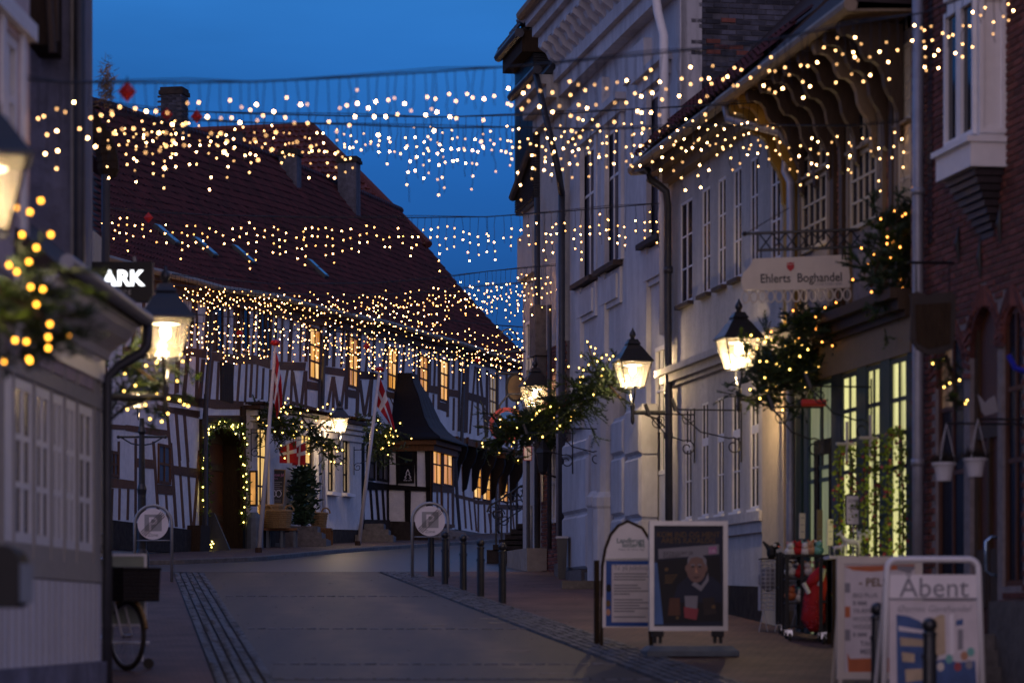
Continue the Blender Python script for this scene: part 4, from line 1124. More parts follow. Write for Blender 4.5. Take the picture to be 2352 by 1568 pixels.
# ledge under the windows and dark tarred foot
zl = Rz(*e2(1000, 1432), .08)
sLe = Rs(1758)
b = MB(); b.fbox(RT, sLe, sB, zl - .14, zl, -.02, .09); b.fbox(RT, sLe, sB, zl - .3, zl - .14, -.02, .05); b.build('ledge', 'plaster_r3', r3)
zq = Rz(1700, 1352, .05)
b = MB(); b.fpoly(RT, [(sA, gz(sA) - .4), (sB, gz(sB) - .4), (sB, zq + .15), (sA, zq)], -.02, .045); b.build('plinth', 'stone_dark', r3)
# stretch of wall beside the shop, lantern glow put into its cream colour
b = MB(); b.fbox(RT, Rs(1808), sLe, gz(sA) - .3, zb2 - .35, .01, .05); b.build('lamp_toned_wall', 'plaster_cream', r3)
# eaves: cornice, soffit, gutter, roof
zg3 = Rz(*g1(130, 1130), .55)
b = MB()
for (d0_, d1_, za, zc_) in ((-.02, .18, zTop - .05, zTop + .12), (-.02, .34, zTop + .12, zTop + .30), (-.02, .46, zTop + .30, zTop + .42)):
    b.fbox(RT, sA - .05, sB + .12, za, zc_, d0_, d1_)
b.build('cornice', 'paint_tan', r3)
b = MB(); b.tube([RT.pt(sA - .1, zg3 + .02, .55), RT.pt(sB + .25, zg3, .55)], .09, 9); b.build('gutter', 'gutter_tan', r3)
zrf = zTop + .42
b = MB(); b.add([RT.pt(sA, zrf, .48), RT.pt(sB + .15, zrf, .48), RT.pt(sB + .15, zrf + 4.6, -4.2), RT.pt(sA, zrf + 4.6, -4.2), RT.pt(sA, zrf - .1, .48), RT.pt(sB + .15, zrf - .1, .48), RT.pt(sB + .15, zrf, -9), RT.pt(sA, zrf, -9)],
                [(0, 1, 2, 3), (0, 1, 5, 4), (3, 2, 6, 7), (1, 2, 6), (0, 3, 7)])
rf3 = b.build('roof', 'roof_dark', r3)
ax = RT.u.to_3d(); up_ = (RT.pt(0, 4.6, -4.68) - RT.pt(0, 0, 0)).normalized(); az = Vector((RT.n.x, RT.n.y, 0)) * up_.z + Vector((0, 0, up_.dot(Vector((-RT.n.x, -RT.n.y, 0)))))
az.normalize(); t3 = []
for r_ in range(4):
    s = sA + .12
    while s < sB + .1:
        p = RT.pt(s, zrf + .05, .47) + up_ * (.33 * r_ + .12)
        t3.append(Matrix(((ax.x, up_.x, az.x, p.x), (ax.y, up_.y, az.y, p.y), (ax.z, up_.z, az.z, p.z), (0, 0, 0, 1)))); s += .25
pieces(rf3, 'tile', 'roof_tile', [pantile()], t3)
b = MB(); b.fbox(RT, sA, sB, gz(sA), zTop, -9, -.3); b.build('back_wall', 'plaster_r3', r3)
# swan-neck downpipe at the far corner
dp = [RT.pt(sB + .1, zg3 - .05, .55)]
for (x, y, d_) in ((1487, 392, .55), (1492, 412, .45), (1512, 424, .3), (1530, 440, .2), (1534, 470, .14), (1534, 700, .13), (1536, 945, .13), (1537, 1330, .13)):
    dp.append(RT.pt(*RT.px(x, y, d_), d_))
b = MB(); b.tube(dp, .062, 9)
for y in (620, 905, 1000): 
    p = RT.pt(*RT.px(1535, y, .13), .13); b.lathe(p, [(.075, -.05), (.075, .05)], 9)
b.build('downpipe', 'zinc_dark', r3, smooth=True)
# two iron flag brackets on this front
def wall_bracket(s, z, L=.8, lab='', F=RT):
    t = thing('iron_bracket', lab, 'bracket', F.pt(s, z), 'scrolled iron flag brackets on the house fronts')
    o, nn = F.pt(s, z), Vector((F.n.x, F.n.y, 0))
    zz = Vector((0, 0, 1))
    b = MB(); b.tube([o + nn * .02 + zz * .1, o + nn * .02 - zz * .75], .012, 5); b.build('wall_bar', 'iron', t)
    b = MB(); b.tube([o + nn * .02, o + nn * L], .012, 5); b.tube([o + nn * (L - .02) - zz * .02, o + nn * (L + .05) + zz * .16], [.035, .028], 6); b.build('arm', 'iron', t)
    b = MB(); b.tube([o + nn * L, o + nn * (L * .62) - zz * .32] + scroll(o + nn * .13 - zz * .52, nn, zz, .13, 1.3, 16, R(60)), .011, 5); b.tube(scroll(o + nn * (L * .82) - zz * .12, nn, zz, .1, 1.2, 14, R(200)), .009, 5); b.build('scroll', 'iron', t)
    return t
wall_bracket(Rs(e2(408, 600)[0]), Rz(*e2(408, 578)), .75, 'thin scrolled iron flag bracket, on the cream white house nearest its far downpipe')
wall_bracket(Rs(e2(828, 600)[0]), Rz(*e2(828, 540)), 1.0, 'scrolled iron flag bracket with a raised socket, on the cream white house under the lantern')

# --- ornate white house
sE, sF = Rs(1548), Rs(1297)
r4 = thing('ornate_house', 'tall ornate white house with rusticated pilasters, heavy cornice and recessed windows', 'house', RT.pt((sE + sF) / 2, gz(50) - .1))
W4 = RT.off(-.12)
z1_, z0_ = W4.px(1351, 340)[1], W4.px(1349, 645)[1]
w4 = []
for a, c in ((1332, 1371), (1385, 1428), (1486, 1531)):
    q = sorted((W4.S(a), W4.S(c))); w4.append((q[0], q[1], z0_, z1_))
zl1, zl0 = W4.px(1517, 795)[1], W4.px(1517, 1090)[1]
q = sorted((W4.S(1505), W4.S(1529))); w4l = [(q[0], q[1], zl0, zl1)]
for a, c in ((1400, 1426),):
    q = sorted((W4.S(a), W4.S(c))); w4l.append((q[0], q[1], zl0, zl1))
zc4 = RT.px(*e6(960, 352))[1]
b = wall_holes(MB(), W4, sE, sF, gz(sE) - .6, zc4 + 3.5, w4 + w4l, 0.0, .22)
b.build('wall', 'plaster_r4', r4)
for w in w4:
    o = window(r4, W4, *w, -.05, 2, 2, 'paint_white', 'glass_blue', .08, .05, .025, zs=[0, .66, 1])
    MB().fbox(W4, w[0] - .1, w[1] + .1, w[2] - .09, w[2], -.02, .18).build('sill', 'roof_dark', o)
    b = MB()
    for (sa, sb_) in ((w[0] - .2, w[0]), (w[1], w[1] + .2)): b.fbox(W4, sa, sb_, w[2], w[3] + .1, -.01, .06)
    b.fbox(W4, w[0] - .3, w[1] + .3, w[3] + .1, w[3] + .3, -.01, .1); b.fbox(W4, w[0] - .4, w[1] + .4, w[3] + .3, w[3] + .42, -.01, .2)
    b.fbox(W4, w[0] - .05, w[1] + .05, w[2] - .75, w[2] - .12, -.01, .05); b.fbox(W4, w[0] + .1, w[1] - .1, w[2] - .65, w[2] - .22, .045, .09)
    b.build('window_surround', 'plaster_r4', r4)
for w in w4l: window(r4, W4, *w, -.05, 2, 3, 'paint_white', 'glass_dark', .07, .04, .06)
# rusticated pilasters: blocks with sunk joints below, smooth shafts above
zj0 = gz(50)
def pilaster(xa, xb, z_r, d_=.22, round_=False):
    a, c = sorted((Rs(xa), Rs(xb)))
    z = gz(a) + .25
    MB().fbox(RT, a - .08, c + .08, gz(a) - .5, z, -.1, d_ + .1).build('pilaster_base', 'stone', r4)
    k = 0
    while z < z_r - .05:
        h = min(1.05, z_r - z)
        b = MB()
        e = .05
        q = [(a, z + .02, -.1), (c, z + .02, -.1), (c, z + h - .03, -.1), (a, z + h - .03, -.1)]
        f_ = [(a, z + .02, d_ - e), (c, z + .02, d_ - e), (c, z + h - .03, d_ - e), (a, z + h - .03, d_ - e)]
        t_ = [(a + e, z + .02 + e, d_), (c - e, z + .02 + e, d_), (c - e, z + h - .03 - e, d_), (a + e, z + h - .03 - e, d_)]
        vs = [RT.pt(*p) for p in q + f_ + t_]
        fs = [(8, 9, 10, 11)] + [(i, (i + 1) % 4, 4 + (i + 1) % 4, 4 + i) for i in range(4)] + [(4 + i, 4 + (i + 1) % 4, 8 + (i + 1) % 4, 8 + i) for i in range(4)]
        b.add(vs, fs).build('rusticated_block', 'plaster_r4', r4)
        MB().fbox(RT, a + .03, c - .03, z + h - .03, z + h + .02, -.1, d_ - .06).build('joint', 'plaster_r4', r4)
        z += h; k += 1
    if round_:
        cs = (a + c) / 2; rr = (c - a) / 2 * .8
        p = RT.pt(cs, 0, d_ - rr * .6); p.z = 0
        b = MB(); b.lathe(p, [(rr * 1.25, z_r), (rr * 1.25, z_r + .12), (rr, z_r + .2), (rr * .92, z_r + 2.2), (rr * .86, zc4 - 1.0), (rr * 1.2, zc4 - .85), (rr * 1.3, zc4 - .6)], 14)
        b.build('column', 'plaster_r4', r4, smooth=False)
for xa_, xb_ in ((1304, 1327), (1374, 1383), (1433, 1479)):
    a, c = sorted((Rs(xa_), Rs(xb_))); MB().fbox(RT, a, c, Rz((xa_ + xb_) / 2, 985), zc4 - .3, -.13, -.04).build('pilaster_shaft', 'plaster_r4', r4); MB().fbox(RT, a - .05, c + .05, zc4 - .8, zc4 - .3, -.13, .02).build('capital', 'plaster_r4', r4)
zr = Rz(1340, 1014)
pilaster(1316, 1373, Rz(1345, 1010)); pilaster(1385, 1398, Rz(1390, 985)); pilaster(1430, 1458, Rz(1445, 960)); pilaster(1462, 1497, Rz(1480, 935)); pilaster(1298, 1306, Rz(1300, 1020), .1)
# half-round columns between the two middle pilasters
for x in (1405, 1419):
    cs = Rs(x); zt_ = Rz(x, 960)
    b = MB(); p = RT.pt(cs, 0, .1); p.z = 0
    b.lathe(p, [(.34, gz(cs) - .3), (.34, zt_ - 1.6), (.36, zt_ - 1.55), (.36, zt_ - 1.4), (.28, zt_ - 1.3), (.27, zt_ + .6), (.34, zt_ + .7), (.34, zt_ + .85)], 14); b.build('column', 'plaster_r4', r4, smooth=False)
# big cornice with scroll brackets and gutter
b = MB()
for (za, zb_, d_) in ((0, .28, .12), (.28, .5, .22), (.95, 1.15, .5), (1.15, 1.35, .62), (1.35, 1.5, .75)):
    b.fbox(RT, sE - .02 + .02 * d_, sF + .1, zc4 + za, zc4 + zb_, -.13, d_)
b.fbox(RT, sE + .03, sF, zc4 + .5, zc4 + .95, -.13, .18)
b.build('cornice', 'plaster_r4', r4)
s = sE + .35
while s < sF - .1:
    b = MB(); pr = [(.18, .95), (.52, .95), (.54, .86), (.42, .78), (.36, .66), (.24, .58), (.18, .52)]
    vs = [RT.pt(s + k, zc4 + z, d_) for k in (-.11, .11) for d_, z in pr]; n_ = len(pr)
    b.add(vs, [tuple(range(n_)), tuple(range(n_, 2 * n_))[::-1]] + [(i, (i + 1) % n_, n_ + (i + 1) % n_, n_ + i) for i in range(n_)]).build('scroll_bracket', 'plaster_r4', r4)
    s += .62
b = MB(); b.tube([RT.pt(sE + .3, zc4 + 1.58, .82), RT.pt(sF + .2, zc4 + 1.58, .82)], .1, 9); b.build('gutter', 'gutter_tan', r4)
b = MB(); b.tube([RT.pt(sE + .5, zc4 + 1.5, .8), RT.pt(sE + .5, zc4 + 1.1, .8), RT.pt(sE + .25, zc4 + .75, .62), RT.pt(sE + .2, zc4 + .3, .3), RT.pt(sE + .2, zc4 - .3, .22), RT.pt(sE + .12, zc4 - .7, .14), RT.pt(sE + .12, zc4 - 5.5, .14)], .075, 9); b.build('downpipe', 'paint_white', r4, smooth=True)
# attic gable block standing on the far part of the cornice
a, c = sorted((Rs(1297), Rs(1342)))
b = MB(); b.fbox(RT, a - .2, c + .1, zc4 + .4, zc4 + 7, -.6, .15); b.fbox(RT, a - .3, c + .2, zc4 + 2.1, zc4 + 2.35, -.6, .32); b.fbox(RT, a - .25, c + .15, zc4 + 1.1, zc4 + 1.25, -.6, .24); b.build('gable_wall', 'plaster_r4', r4)
# the blackened brick gable wall above the lower neighbour
GF = RT.perp(sE, -.12)
b = MB(); b.fbox(GF, .02, 9.0, zTop - 1.5, zc4 + 7, -.3, -.02); b.build('gable_end', 'mortar_dark', r4)
zlo = CAMZ + (1424 - 300) / FPX * 46
brick_field(r4, GF, .27, 4.3, zlo - 1.6, zlo + 2.3, [lambda s_, z_: random.random() < .12], 'brick_gable', .25, .085, -.02, .012, 230)
brick_field(r4, GF, .27, 1.2, zlo - .2, zlo + 1.9, [lambda s_, z_: random.random() < .86], 'brick', .25, .085, -.018, .02, 60)
b = MB(); b.fbox(GF, -.02, .10, gz(sE), zc4, -.2, .0); b.build('corner_strip', 'plaster_r4', r4)
b = MB(); b.fbox(RT, sE + .05, sF, gz(sE), zc4 + 6.5, -9, -.5); b.build('back_wall', 'plaster_r4', r4)
# step at its door
tag(MB().box((gp(1290, 1352).x, gp(1300, 1352).y - .2, g(50) - .2), (gp(1360, 1352).x + .2, gp(1300, 1352).y + .8, g(50) + .12)).build('door_step', 'stone'), 'reddish stone doorstep at the foot of the ornate white house', 'step')

# --- narrow pink-grey house between
sG, sH = Rs(1297) + .02, Rs(1240)
r5 = thing('narrow_house', 'narrow tall plastered house with brick foot and black downpipes, beside the ornate house', 'house', RT.pt((sG + sH) / 2, gz(57) - .1))
z5 = Rz(*e6(520, 690))
zbk = Rz(1262, 800)
z5w1, z5w0 = Rz(1265, 640), Rz(1265, 780)
b = MB(); b.fbox(RT, sG, sH, zbk, z5 + .3, -.4, 0); b.build('wall', 'plaster_greyhouse', r5)
b = MB(); b.fbox(RT, sG, sH, gz(sG) - .6, zbk, -.4, -.03); lowb = b.build('brick_foot', 'mortar', r5)
brick_field(r5, RT, sG, sH, gz(sG), zbk, [], 'brick', .24, .075, -.03, .012, 200)
# white window frame set in the brick foot
w = sorted((Rs(1272), Rs(1281))); window(r5, RT, w[0], w[1], Rz(1276, 1200), Rz(1276, 930), -.02, 1, 3, 'paint_white', 'glass_dark', .07, .05, .06)
b = MB()
for (za, zb_, d_) in ((-.5, -.25, .15), (-.25, 0, .35), (0, .18, .5)): b.fbox(RT, sG + .02, sH, z5 + za, z5 + zb_, -.1, d_)
b.build('cornice', 'plaster_greyhouse', r5)
b = MB(); b.tube([RT.pt(sG - .1, z5 + .25, .55), RT.pt(sH + .2, z5 + .25, .55)], .09, 8); b.build('gutter', 'zinc_dark', r5)
b = MB(); b.add([RT.pt(sG, z5 + .2, .4), RT.pt(sH, z5 + .2, .4), RT.pt(sH, z5 + 5, -3.5), RT.pt(sG, z5 + 5, -3.5), RT.pt(sG, z5, -8), RT.pt(sH, z5, -8)], [(0, 1, 2, 3), (3, 2, 5, 4), (0, 3, 4), (1, 2, 5)]); b.build('roof', 'slate', r5)
b = MB(); b.fbox(RT, sG + .1, sG + 1.5, z5 + .4, z5 + 3.6, -1.6, -.1); b.build('dormer', 'slate', r5)
b = MB(); b.fbox(RT, sH - .7, sH - .05, zbk - .1, zbk + .9, -.02, .22); b.fbox(RT, sH - .62, sH - .12, zbk - 1.4, zbk - .1, -.02, .16); b.build('stone_corbel', 'stone', r5)
MB().tube([RT.pt(sG + .1, z5 + .22, .55), RT.pt(*RT.px(1283, 395, .35), .35), RT.pt(*RT.px(1290, 445, .12), .12)], .065, 8).build('downpipe_bend', 'zinc_dark', r5, smooth=True)
for (x, ya, yb, r_, mt) in ((1290, 440, 1310, .065, 'zinc_dark'), (1283, 560, 1230, .05, 'zinc'), (1262, 700, 1260, .045, 'zinc_dark')):
    p = [RT.pt(*RT.px(x, y, .12), .12) for y in (ya, (ya + yb) / 2, yb)]; MB().tube(p, r_, 8).build('downpipe', mt, r5, smooth=True)
b = MB(); b.fbox(RT, sH - .35, sH - .1, Rz(1253, 1150), Rz(1253, 1085), 0, .08); b.build('meter_box', 'paint_white', r5)

# --- grey house with the black slate bay
sI, sJ = Rs(1240) + .02, Rs(1201)
r6 = thing('slate_bay_house', 'grey plastered house topped by a black slate hung bay and glazed tiles', 'house', RT.pt((sI + sJ) / 2, gz(60) - .1))
b = MB(); b.fbox(RT, sI, sJ, gz(sI) - .6, Rz(1220, 430), -6, 0); b.build('wall', 'plaster_greyhouse', r6)
F6 = RT.perp(sI, 0)
kY = RT.pt(sI, 0).y
z6 = lambda y: CAMZ + (1424 - y) * kY / FPX
b = MB(); b.fbox(RT, sI, sJ + .2, z6(462), z6(92), -3, .12); o6 = b.build('slate_bay', 'slate', r6)
b = MB()
for i in range(60):
    z = z6(455) + i * (z6(110) - z6(455)) / 60
    b.fbox(RT, sI - .02, sJ + .2, z, z + .025, .11, .145); b.fbox(RT, sI - .03, sI + .01, z, z + .025, -2, .14)
b.build('slate_course', 'slate', o6, kind='stuff')
b = MB(); b.fbox(RT, sI - .1, sJ + .3, z6(122), z6(72), -3, .38); b.build('eaves_box', 'oldwood', r6)
b = MB(); b.tube([RT.pt(sI - .2, z6(82), .45), RT.pt(sJ + .4, z6(82), .45)], .1, 8); b.build('gutter', 'zinc_dark', r6)
b = MB(); b.add([RT.pt(sI - .1, z6(74), .4), RT.pt(sJ + .3, z6(74), .4), RT.pt(sJ + .3, z6(-130), -.9), RT.pt(sI - .1, z6(-130), -.9), RT.pt(sI - .1, z6(74), -3)], [(0, 1, 2, 3), (0, 3, 4)]); rf6 = b.build('roof', 'slate', r6)
t6 = []
up6 = (RT.pt(0, z6(-130), -.9) - RT.pt(0, z6(74), .4)).normalized(); ax6 = RT.u.to_3d(); az6 = Vector((RT.n.x, RT.n.y, 0)) * up6.z - Vector((0, 0, 1)) * up6.dot(Vector((RT.n.x, RT.n.y, 0)))
az6.normalize()
for r_ in range(6):
    for k in range(int((sJ - sI + .4) / .33) + 1):
        p = RT.pt(sI - .05 + k * .33, z6(74) + .05, .4) + up6 * (.42 * r_ + .2)
        t6.append(Matrix(((ax6.x, up6.x, az6.x, p.x), (ax6.y, up6.y, az6.y, p.y), (ax6.z, up6.z, az6.z, p.z), (0, 0, 0, 1))))
pieces(rf6, 'tile', 'glazed_tile', [pantile(.34, .5)], t6)
b = MB()
for r_ in range(6):
    p = RT.pt(sI - .12, z6(74) + .1, .38) + up6 * (.42 * r_); b.tube([p, p + up6 * .5], [.16, .12], 8)
b.build('verge_tile', 'glazed_tile', rf6)
b = MB(); b.tube([RT.pt(sI - .1, z6(345), .2), RT.pt(sJ + .1, z6(420), .2)], .09, 8); b.build('lower_gutter', 'zinc_dark', r6)
for (x, ya, yb, r_, mt) in ((1234, 455, 1290, .06, 'zinc_dark'), (1218, 1160, 1290, .05, 'zinc')):
    p = [RT.pt(*RT.px(x, y, .14), .14) for y in (ya, (ya + yb) / 2, yb)]; MB().tube(p, r_, 8).build('downpipe', mt, r6, smooth=True)
b = MB(); b.fbox(RT, sI + .2, sJ, Rz(1212, 640), Rz(1212, 540), -.01, .12); b.build('wall_band', 'plaster_greyhouse', r6)
window(r6, RT, sI + .5, sJ - .6, Rz(1215, 900), Rz(1215, 740), 0, 2, 2, 'paint_white', 'glass_dark', .06, .04, .05)
# sandstone plinth and steps with railing
b = MB()
for k in range(3):
    a = sI - .8 + k * .8; b.fbox(RT, a + .01, a + .79, gz(sI) - .3, gz(sI) + .42, .0, .4)
tag(b.build('stone_plinth', 'stone_light'), 'pale sandstone plinth blocks below the downpipes beside the steps', 'plinth')
st = thing('stone_steps', 'dark stone steps with a scrolled iron railing at the far corner', 'steps', P(1165, 1285, 62))
for k in range(6):
    x0, x1 = 1118 + k * 14, 1206
    y0 = 1262 - k * 12
    p0, p1 = P(x0, y0, 61.4), P(x1, y0, 61.4)
    MB().box((p0.x, 61.4, g(61) - .3 if k == 0 else p0.z - .14), (p1.x, 62.6, p0.z)).build('step', 'stone_dark', st)
rail = MB(); h_ = lambda k: P(1122 + k * 17.5, 1150 - k * 14.5, 61.5)
rp = [d1(1228, 890), d1(1250, 835), d1(1310, 800), d1(1420, 730), d1(1530, 655), d1(1640, 650)]
rail.tube([P(x, y, 61.5) for x, y in rp], .022, 6)
rail.tube([P(x, y + 55, 61.5) for x, y in rp[2:5]], .014, 5); rail.build('handrail', 'iron', st)
for (cx, ct, cb) in ((1308, 800, 1220), (1358, 850, 1140), (1442, 715, 1130), (1492, 700, 1060), (1560, 655, 1050), (1612, 650, 1040)):
    MB().tube([P(*d1(cx, ct), 61.5), P(*d1(cx, cb), 61.5)], .022, 6).build('baluster', 'iron', st)
    b = MB()
    for (dx, dy, q0) in ((-28, 60, 0), (24, 110, 2.5)):
        p = P(*d1(cx + dx, ct + dy), 61.5); b.tube(scroll(p, (1, 0, 0), (0, 0, 1), .14, 1.3, 14, q0), .013, 5)
    b.build('scroll', 'iron', st)

# --- green book shop with brick upper floor and carved brackets
sK, sM = Rs(2106), Rs(1797)
r2h = thing('green_shop_house', 'brick house with dark green shop front, tall lit windows and carved eaves brackets', 'house', RT.pt((sK + sM) / 2, gz(36) - .1))
zE2 = Rz(1699, 211, .8)                     # gutter
zS = Rz(*k2(700, 900), .25)                 # top of the shop cornice
b = MB(); b.fbox(RT, sK, sM, zS - .2, zE2 - .1, -.3, -.04); b.build('wall', 'mortar', r2h)
uw = []
for a, c in ((1841, 1899), (1953, 2013), (2064, 2092)):
    q = sorted((Rs(a), Rs(c))); uw.append(q)
zw = (Rz(1868, 572), Rz(1868, 408), Rz(1868, 398), Rz(1868, 240))
brick_field(r2h, RT, sK, sM - .35, zS - .1, zE2 - .6, [lambda s_, z_: any(q[0] - .18 < s_ < q[1] + .18 for q in uw)], 'brick_orange', .24, .07, -.04, .012, 300)
for q in uw:
    for (z0, z1, nz) in ((zw[0], zw[1], 3), (zw[2], zw[3], 4)):
        window(r2h, RT, q[0], q[1], z0, z1, -.03, 4 if q[1] - q[0] > .4 else 2, nz, 'paint_cream', 'glass_dull', .05, .03, .035)
    for s_ in (q[0] - .1, q[1] + .1):
        MB().fbox(RT, s_ - .06, s_ + .06, zS, zE2 - .3, -.04, .012).build('post', 'paint_tan', r2h)
    b = MB(); b.fbox(RT, q[0] - .04, q[1] + .04, zw[1] + .01, zw[2] - .01, -.03, .07); b.build('window_rail', 'paint_tan', r2h)
for x, m_ in ((1826, 'paint_yellow'), (1808, 'paint_yellow'), (1915, 'paint_brown'), (1935, 'paint_brown'), (2028, 'paint_tan'), (2050, 'paint_brown')):
    s_ = Rs(x); MB().fbox(RT, s_ - .07, s_ + .07, zS, zE2 - .2, -.04, .03).build('post', m_, r2h)
# soffit boards, gutter, roof edge
n_ = 9
for i in range(n_):
    d0_ = .02 + i * .085; MB().fbox(RT, sK, sM + .02, zE2 - .02 + .03 * (n_ - i) / n_, zE2 + .01 + .03 * (n_ - i) / n_, d0_, d0_ + .08).build('soffit_board', 'paint_tan', r2h)
b = MB(); b.tube([RT.pt(sK - .2, zE2 + .02, .86), RT.pt(sM + .1, zE2, .86)], .085, 9); b.build('gutter', 'gutter_tan', r2h)
b = MB(); b.add([RT.pt(sK, zE2 + .1, .82), RT.pt(sM + .05, zE2 + .1, .82), RT.pt(sM + .05, zE2 + 4.5, -4), RT.pt(sK, zE2 + 4.5, -4), RT.pt(sK, zE2, -8), RT.pt(sM, zE2, -8)], [(0, 1, 2, 3), (3, 2, 5, 4), (0, 3, 4), (1, 2, 5)]); b.build('roof', 'roof_dark', r2h)
# S-curved bracket boards under the eaves
def sbracket(s, mt, w=.06, sc=1.0):
    n_ = 16; top = zE2 - .04
    out = [(.02, top), (.80, top)]
    pts = [(.80, -.10), (.77, -.16), (.70, -.15), (.62, -.17), (.55, -.25), (.52, -.36), (.46, -.44), (.38, -.45), (.31, -.50), (.26, -.60), (.24, -.74), (.19, -.84), (.13, -.92), (.08, -1.05), (.06, -1.35), (.02, -1.4)]
    pr = [(d_, top + z_ * sc) for d_, z_ in pts]
    pr = out + pr
    n_ = len(pr); vs = [RT.pt(s + k, z_, d_) for k in (-w, w) for d_, z_ in pr]
    MB().add(vs, [tuple(range(n_)), tuple(range(n_, 2 * n_))[::-1]] + [(i, (i + 1) % n_, n_ + (i + 1) % n_, n_ + i) for i in range(n_)]).build('carved_bracket', mt, r2h)
for x, m_ in ((1806, 'paint_yellow'), (1828, 'paint_yellow'), (1848, 'paint_brown'), (1880, 'paint_brown'), (1912, 'paint_brown'), (1940, 'paint_brown'), (1975, 'paint_brown'), (2012, 'paint_tan'), (2040, 'paint_brown'), (2075, 'paint_brown')):
    sbracket(Rs(x), m_)
dp2 = [RT.pt(sM - .1, zE2, .84), RT.pt(sM - .1, zE2 - .25, .80), RT.pt(*RT.px(1790, 305, .3), .3), RT.pt(*RT.px(1806, 330, .14), .14), RT.pt(*RT.px(1803, 395, .14), .14), RT.pt(*RT.px(1816, 420, .14), .14), RT.pt(*RT.px(1816, 560, .14), .14), RT.pt(*RT.px(1815, 1200, .14), .14), RT.pt(*RT.px(1815, 1350, .14), .14)]
MB().tube(dp2, .055, 9).build('downpipe', 'zinc', r2h, smooth=True)
b = MB(); b.fbox(RT, sK + .1, sM, gz(sK), zE2, -8, -.9); b.build('back_wall', 'plaster_grey', r2h)
# shop front
Sd = RT.off(.05)
zg_ = gz(36)
zt3 = zS - .75
b = MB()
b.fbox(RT, sK + .02, Rs(1828), zS - .12, zS, -.05, .32); b.fbox(RT, sK + .02, Rs(1828), zS - .25, zS - .12, -.05, .22); b.fbox(RT, sK + .02, Rs(1828), zS - .33, zS - .25, -.05, .14)
b.build('shop_cornice', 'paint_brown', r2h)
b = MB(); b.fbox(RT, sK + .02, Rs(1828), zt3, zS - .33, -.05, .08); b.build('fascia', 'paint_tan', r2h)
def spost(ca, cb, mt, d_=.012): 
    q = sorted((Sd.S(e3(ca, 900)[0]), Sd.S(e3(cb, 900)[0]))); MB().fbox(Sd, q[0], q[1], gz(q[0]) - .2, zt3, -.2, d_).build('shop_post', mt, r2h)
spost(195, 222, 'paint_darkgreen', .012); spost(378, 440, 'paint_darkgreen', .012); spost(545, 605, 'paint_green'); spost(700, 762, 'paint_green'); spost(878, 930, 'paint_darkgreen')
spost(140, 178, 'paint_green', .012)
def swin(ca, cb, pane, nx, zs, mt='paint_darkgreen', zlow=.35, name='shop_window'):
    q = sorted((Sd.S(e3(ca, 900)[0]), Sd.S(e3(cb, 900)[0])))
    return window(r2h, Sd, q[0], q[1], gz(q[0]) + zlow, zt3 - .02, -.02, nx, 1, mt, pane, .06, .055, .026, zs=zs, name=name), q
zsw = [0, .60, .73, .86, 1]
for (ca, cb) in ((442, 546), (606, 700), (764, 876)):
    swin(ca, cb, 'shop_light', 2, zsw)
    q = sorted((Sd.S(e3(ca, 900)[0]), Sd.S(e3(cb, 900)[0])))
    MB().fbox(Sd, q[0], q[1], gz(q[0]) - .2, gz(q[0]) + .34, -.15, .02).build('stall_riser', 'paint_darkgreen', r2h)
swin(222, 380, 'shop_light_dim', 2, [0, .62, .67, 1], 'paint_green', .02, 'shop_door')
q = sorted((Sd.S(e3(262, 900)[0]), Sd.S(e3(376, 900)[0]))); b = MB(); zd = gz(q[0])
b.fbox(Sd, q[0], q[0] + .12, zd, zd + 2.6, -.03, .012); b.fbox(Sd, q[1] - .2, q[1], zd, zd + 2.6, -.03, .012); b.fbox(Sd, q[0], q[1], zd, zd + .5, -.028, .014); b.fbox(Sd, q[0], q[1], zd + 2.4, zd + 2.6, -.028, .014); b.build('door', 'timber_black', r2h)
b = MB(); b.fbox(RT, sK, Rs(1828), gz(sK) - .4, zt3, -.9, -.1); b.build('shop_interior_wall', 'plaster_cream', r2h)

# --- red brick house nearest on the right
sN, sO = 21.0, Rs(2108)
r1 = thing('brick_house', 'dark red brick house with a white oriel window, arched doors and blue grey downpipe', 'house', RT.pt((sN + sO) / 2, gz(31) - .1))
B1 = RT.off(.06)
z_hi = 9.2
H = []
for (a, c, y0, y1) in ((2150, 2214, 1345, 770), (2228, 2291, 1455, 705), (2303, 2350, 1345, 705)):
    q = sorted((B1.S(a), B1.S(c))); xm = (a + c) / 2
    H.append((q[0], q[1], B1.px(xm, y0)[1], B1.px(xm, y1)[1]))
b = wall_holes(MB(), B1, sN, sO, gz(sN) - .6, z_hi, H, -.0, .3); b.build('wall', 'mortar', r1)
b = MB(); b.fbox(RT, sN, sO, gz(sN) - .5, z_hi, -9, -.6); b.build('back_wall', 'brick_dark', r1)
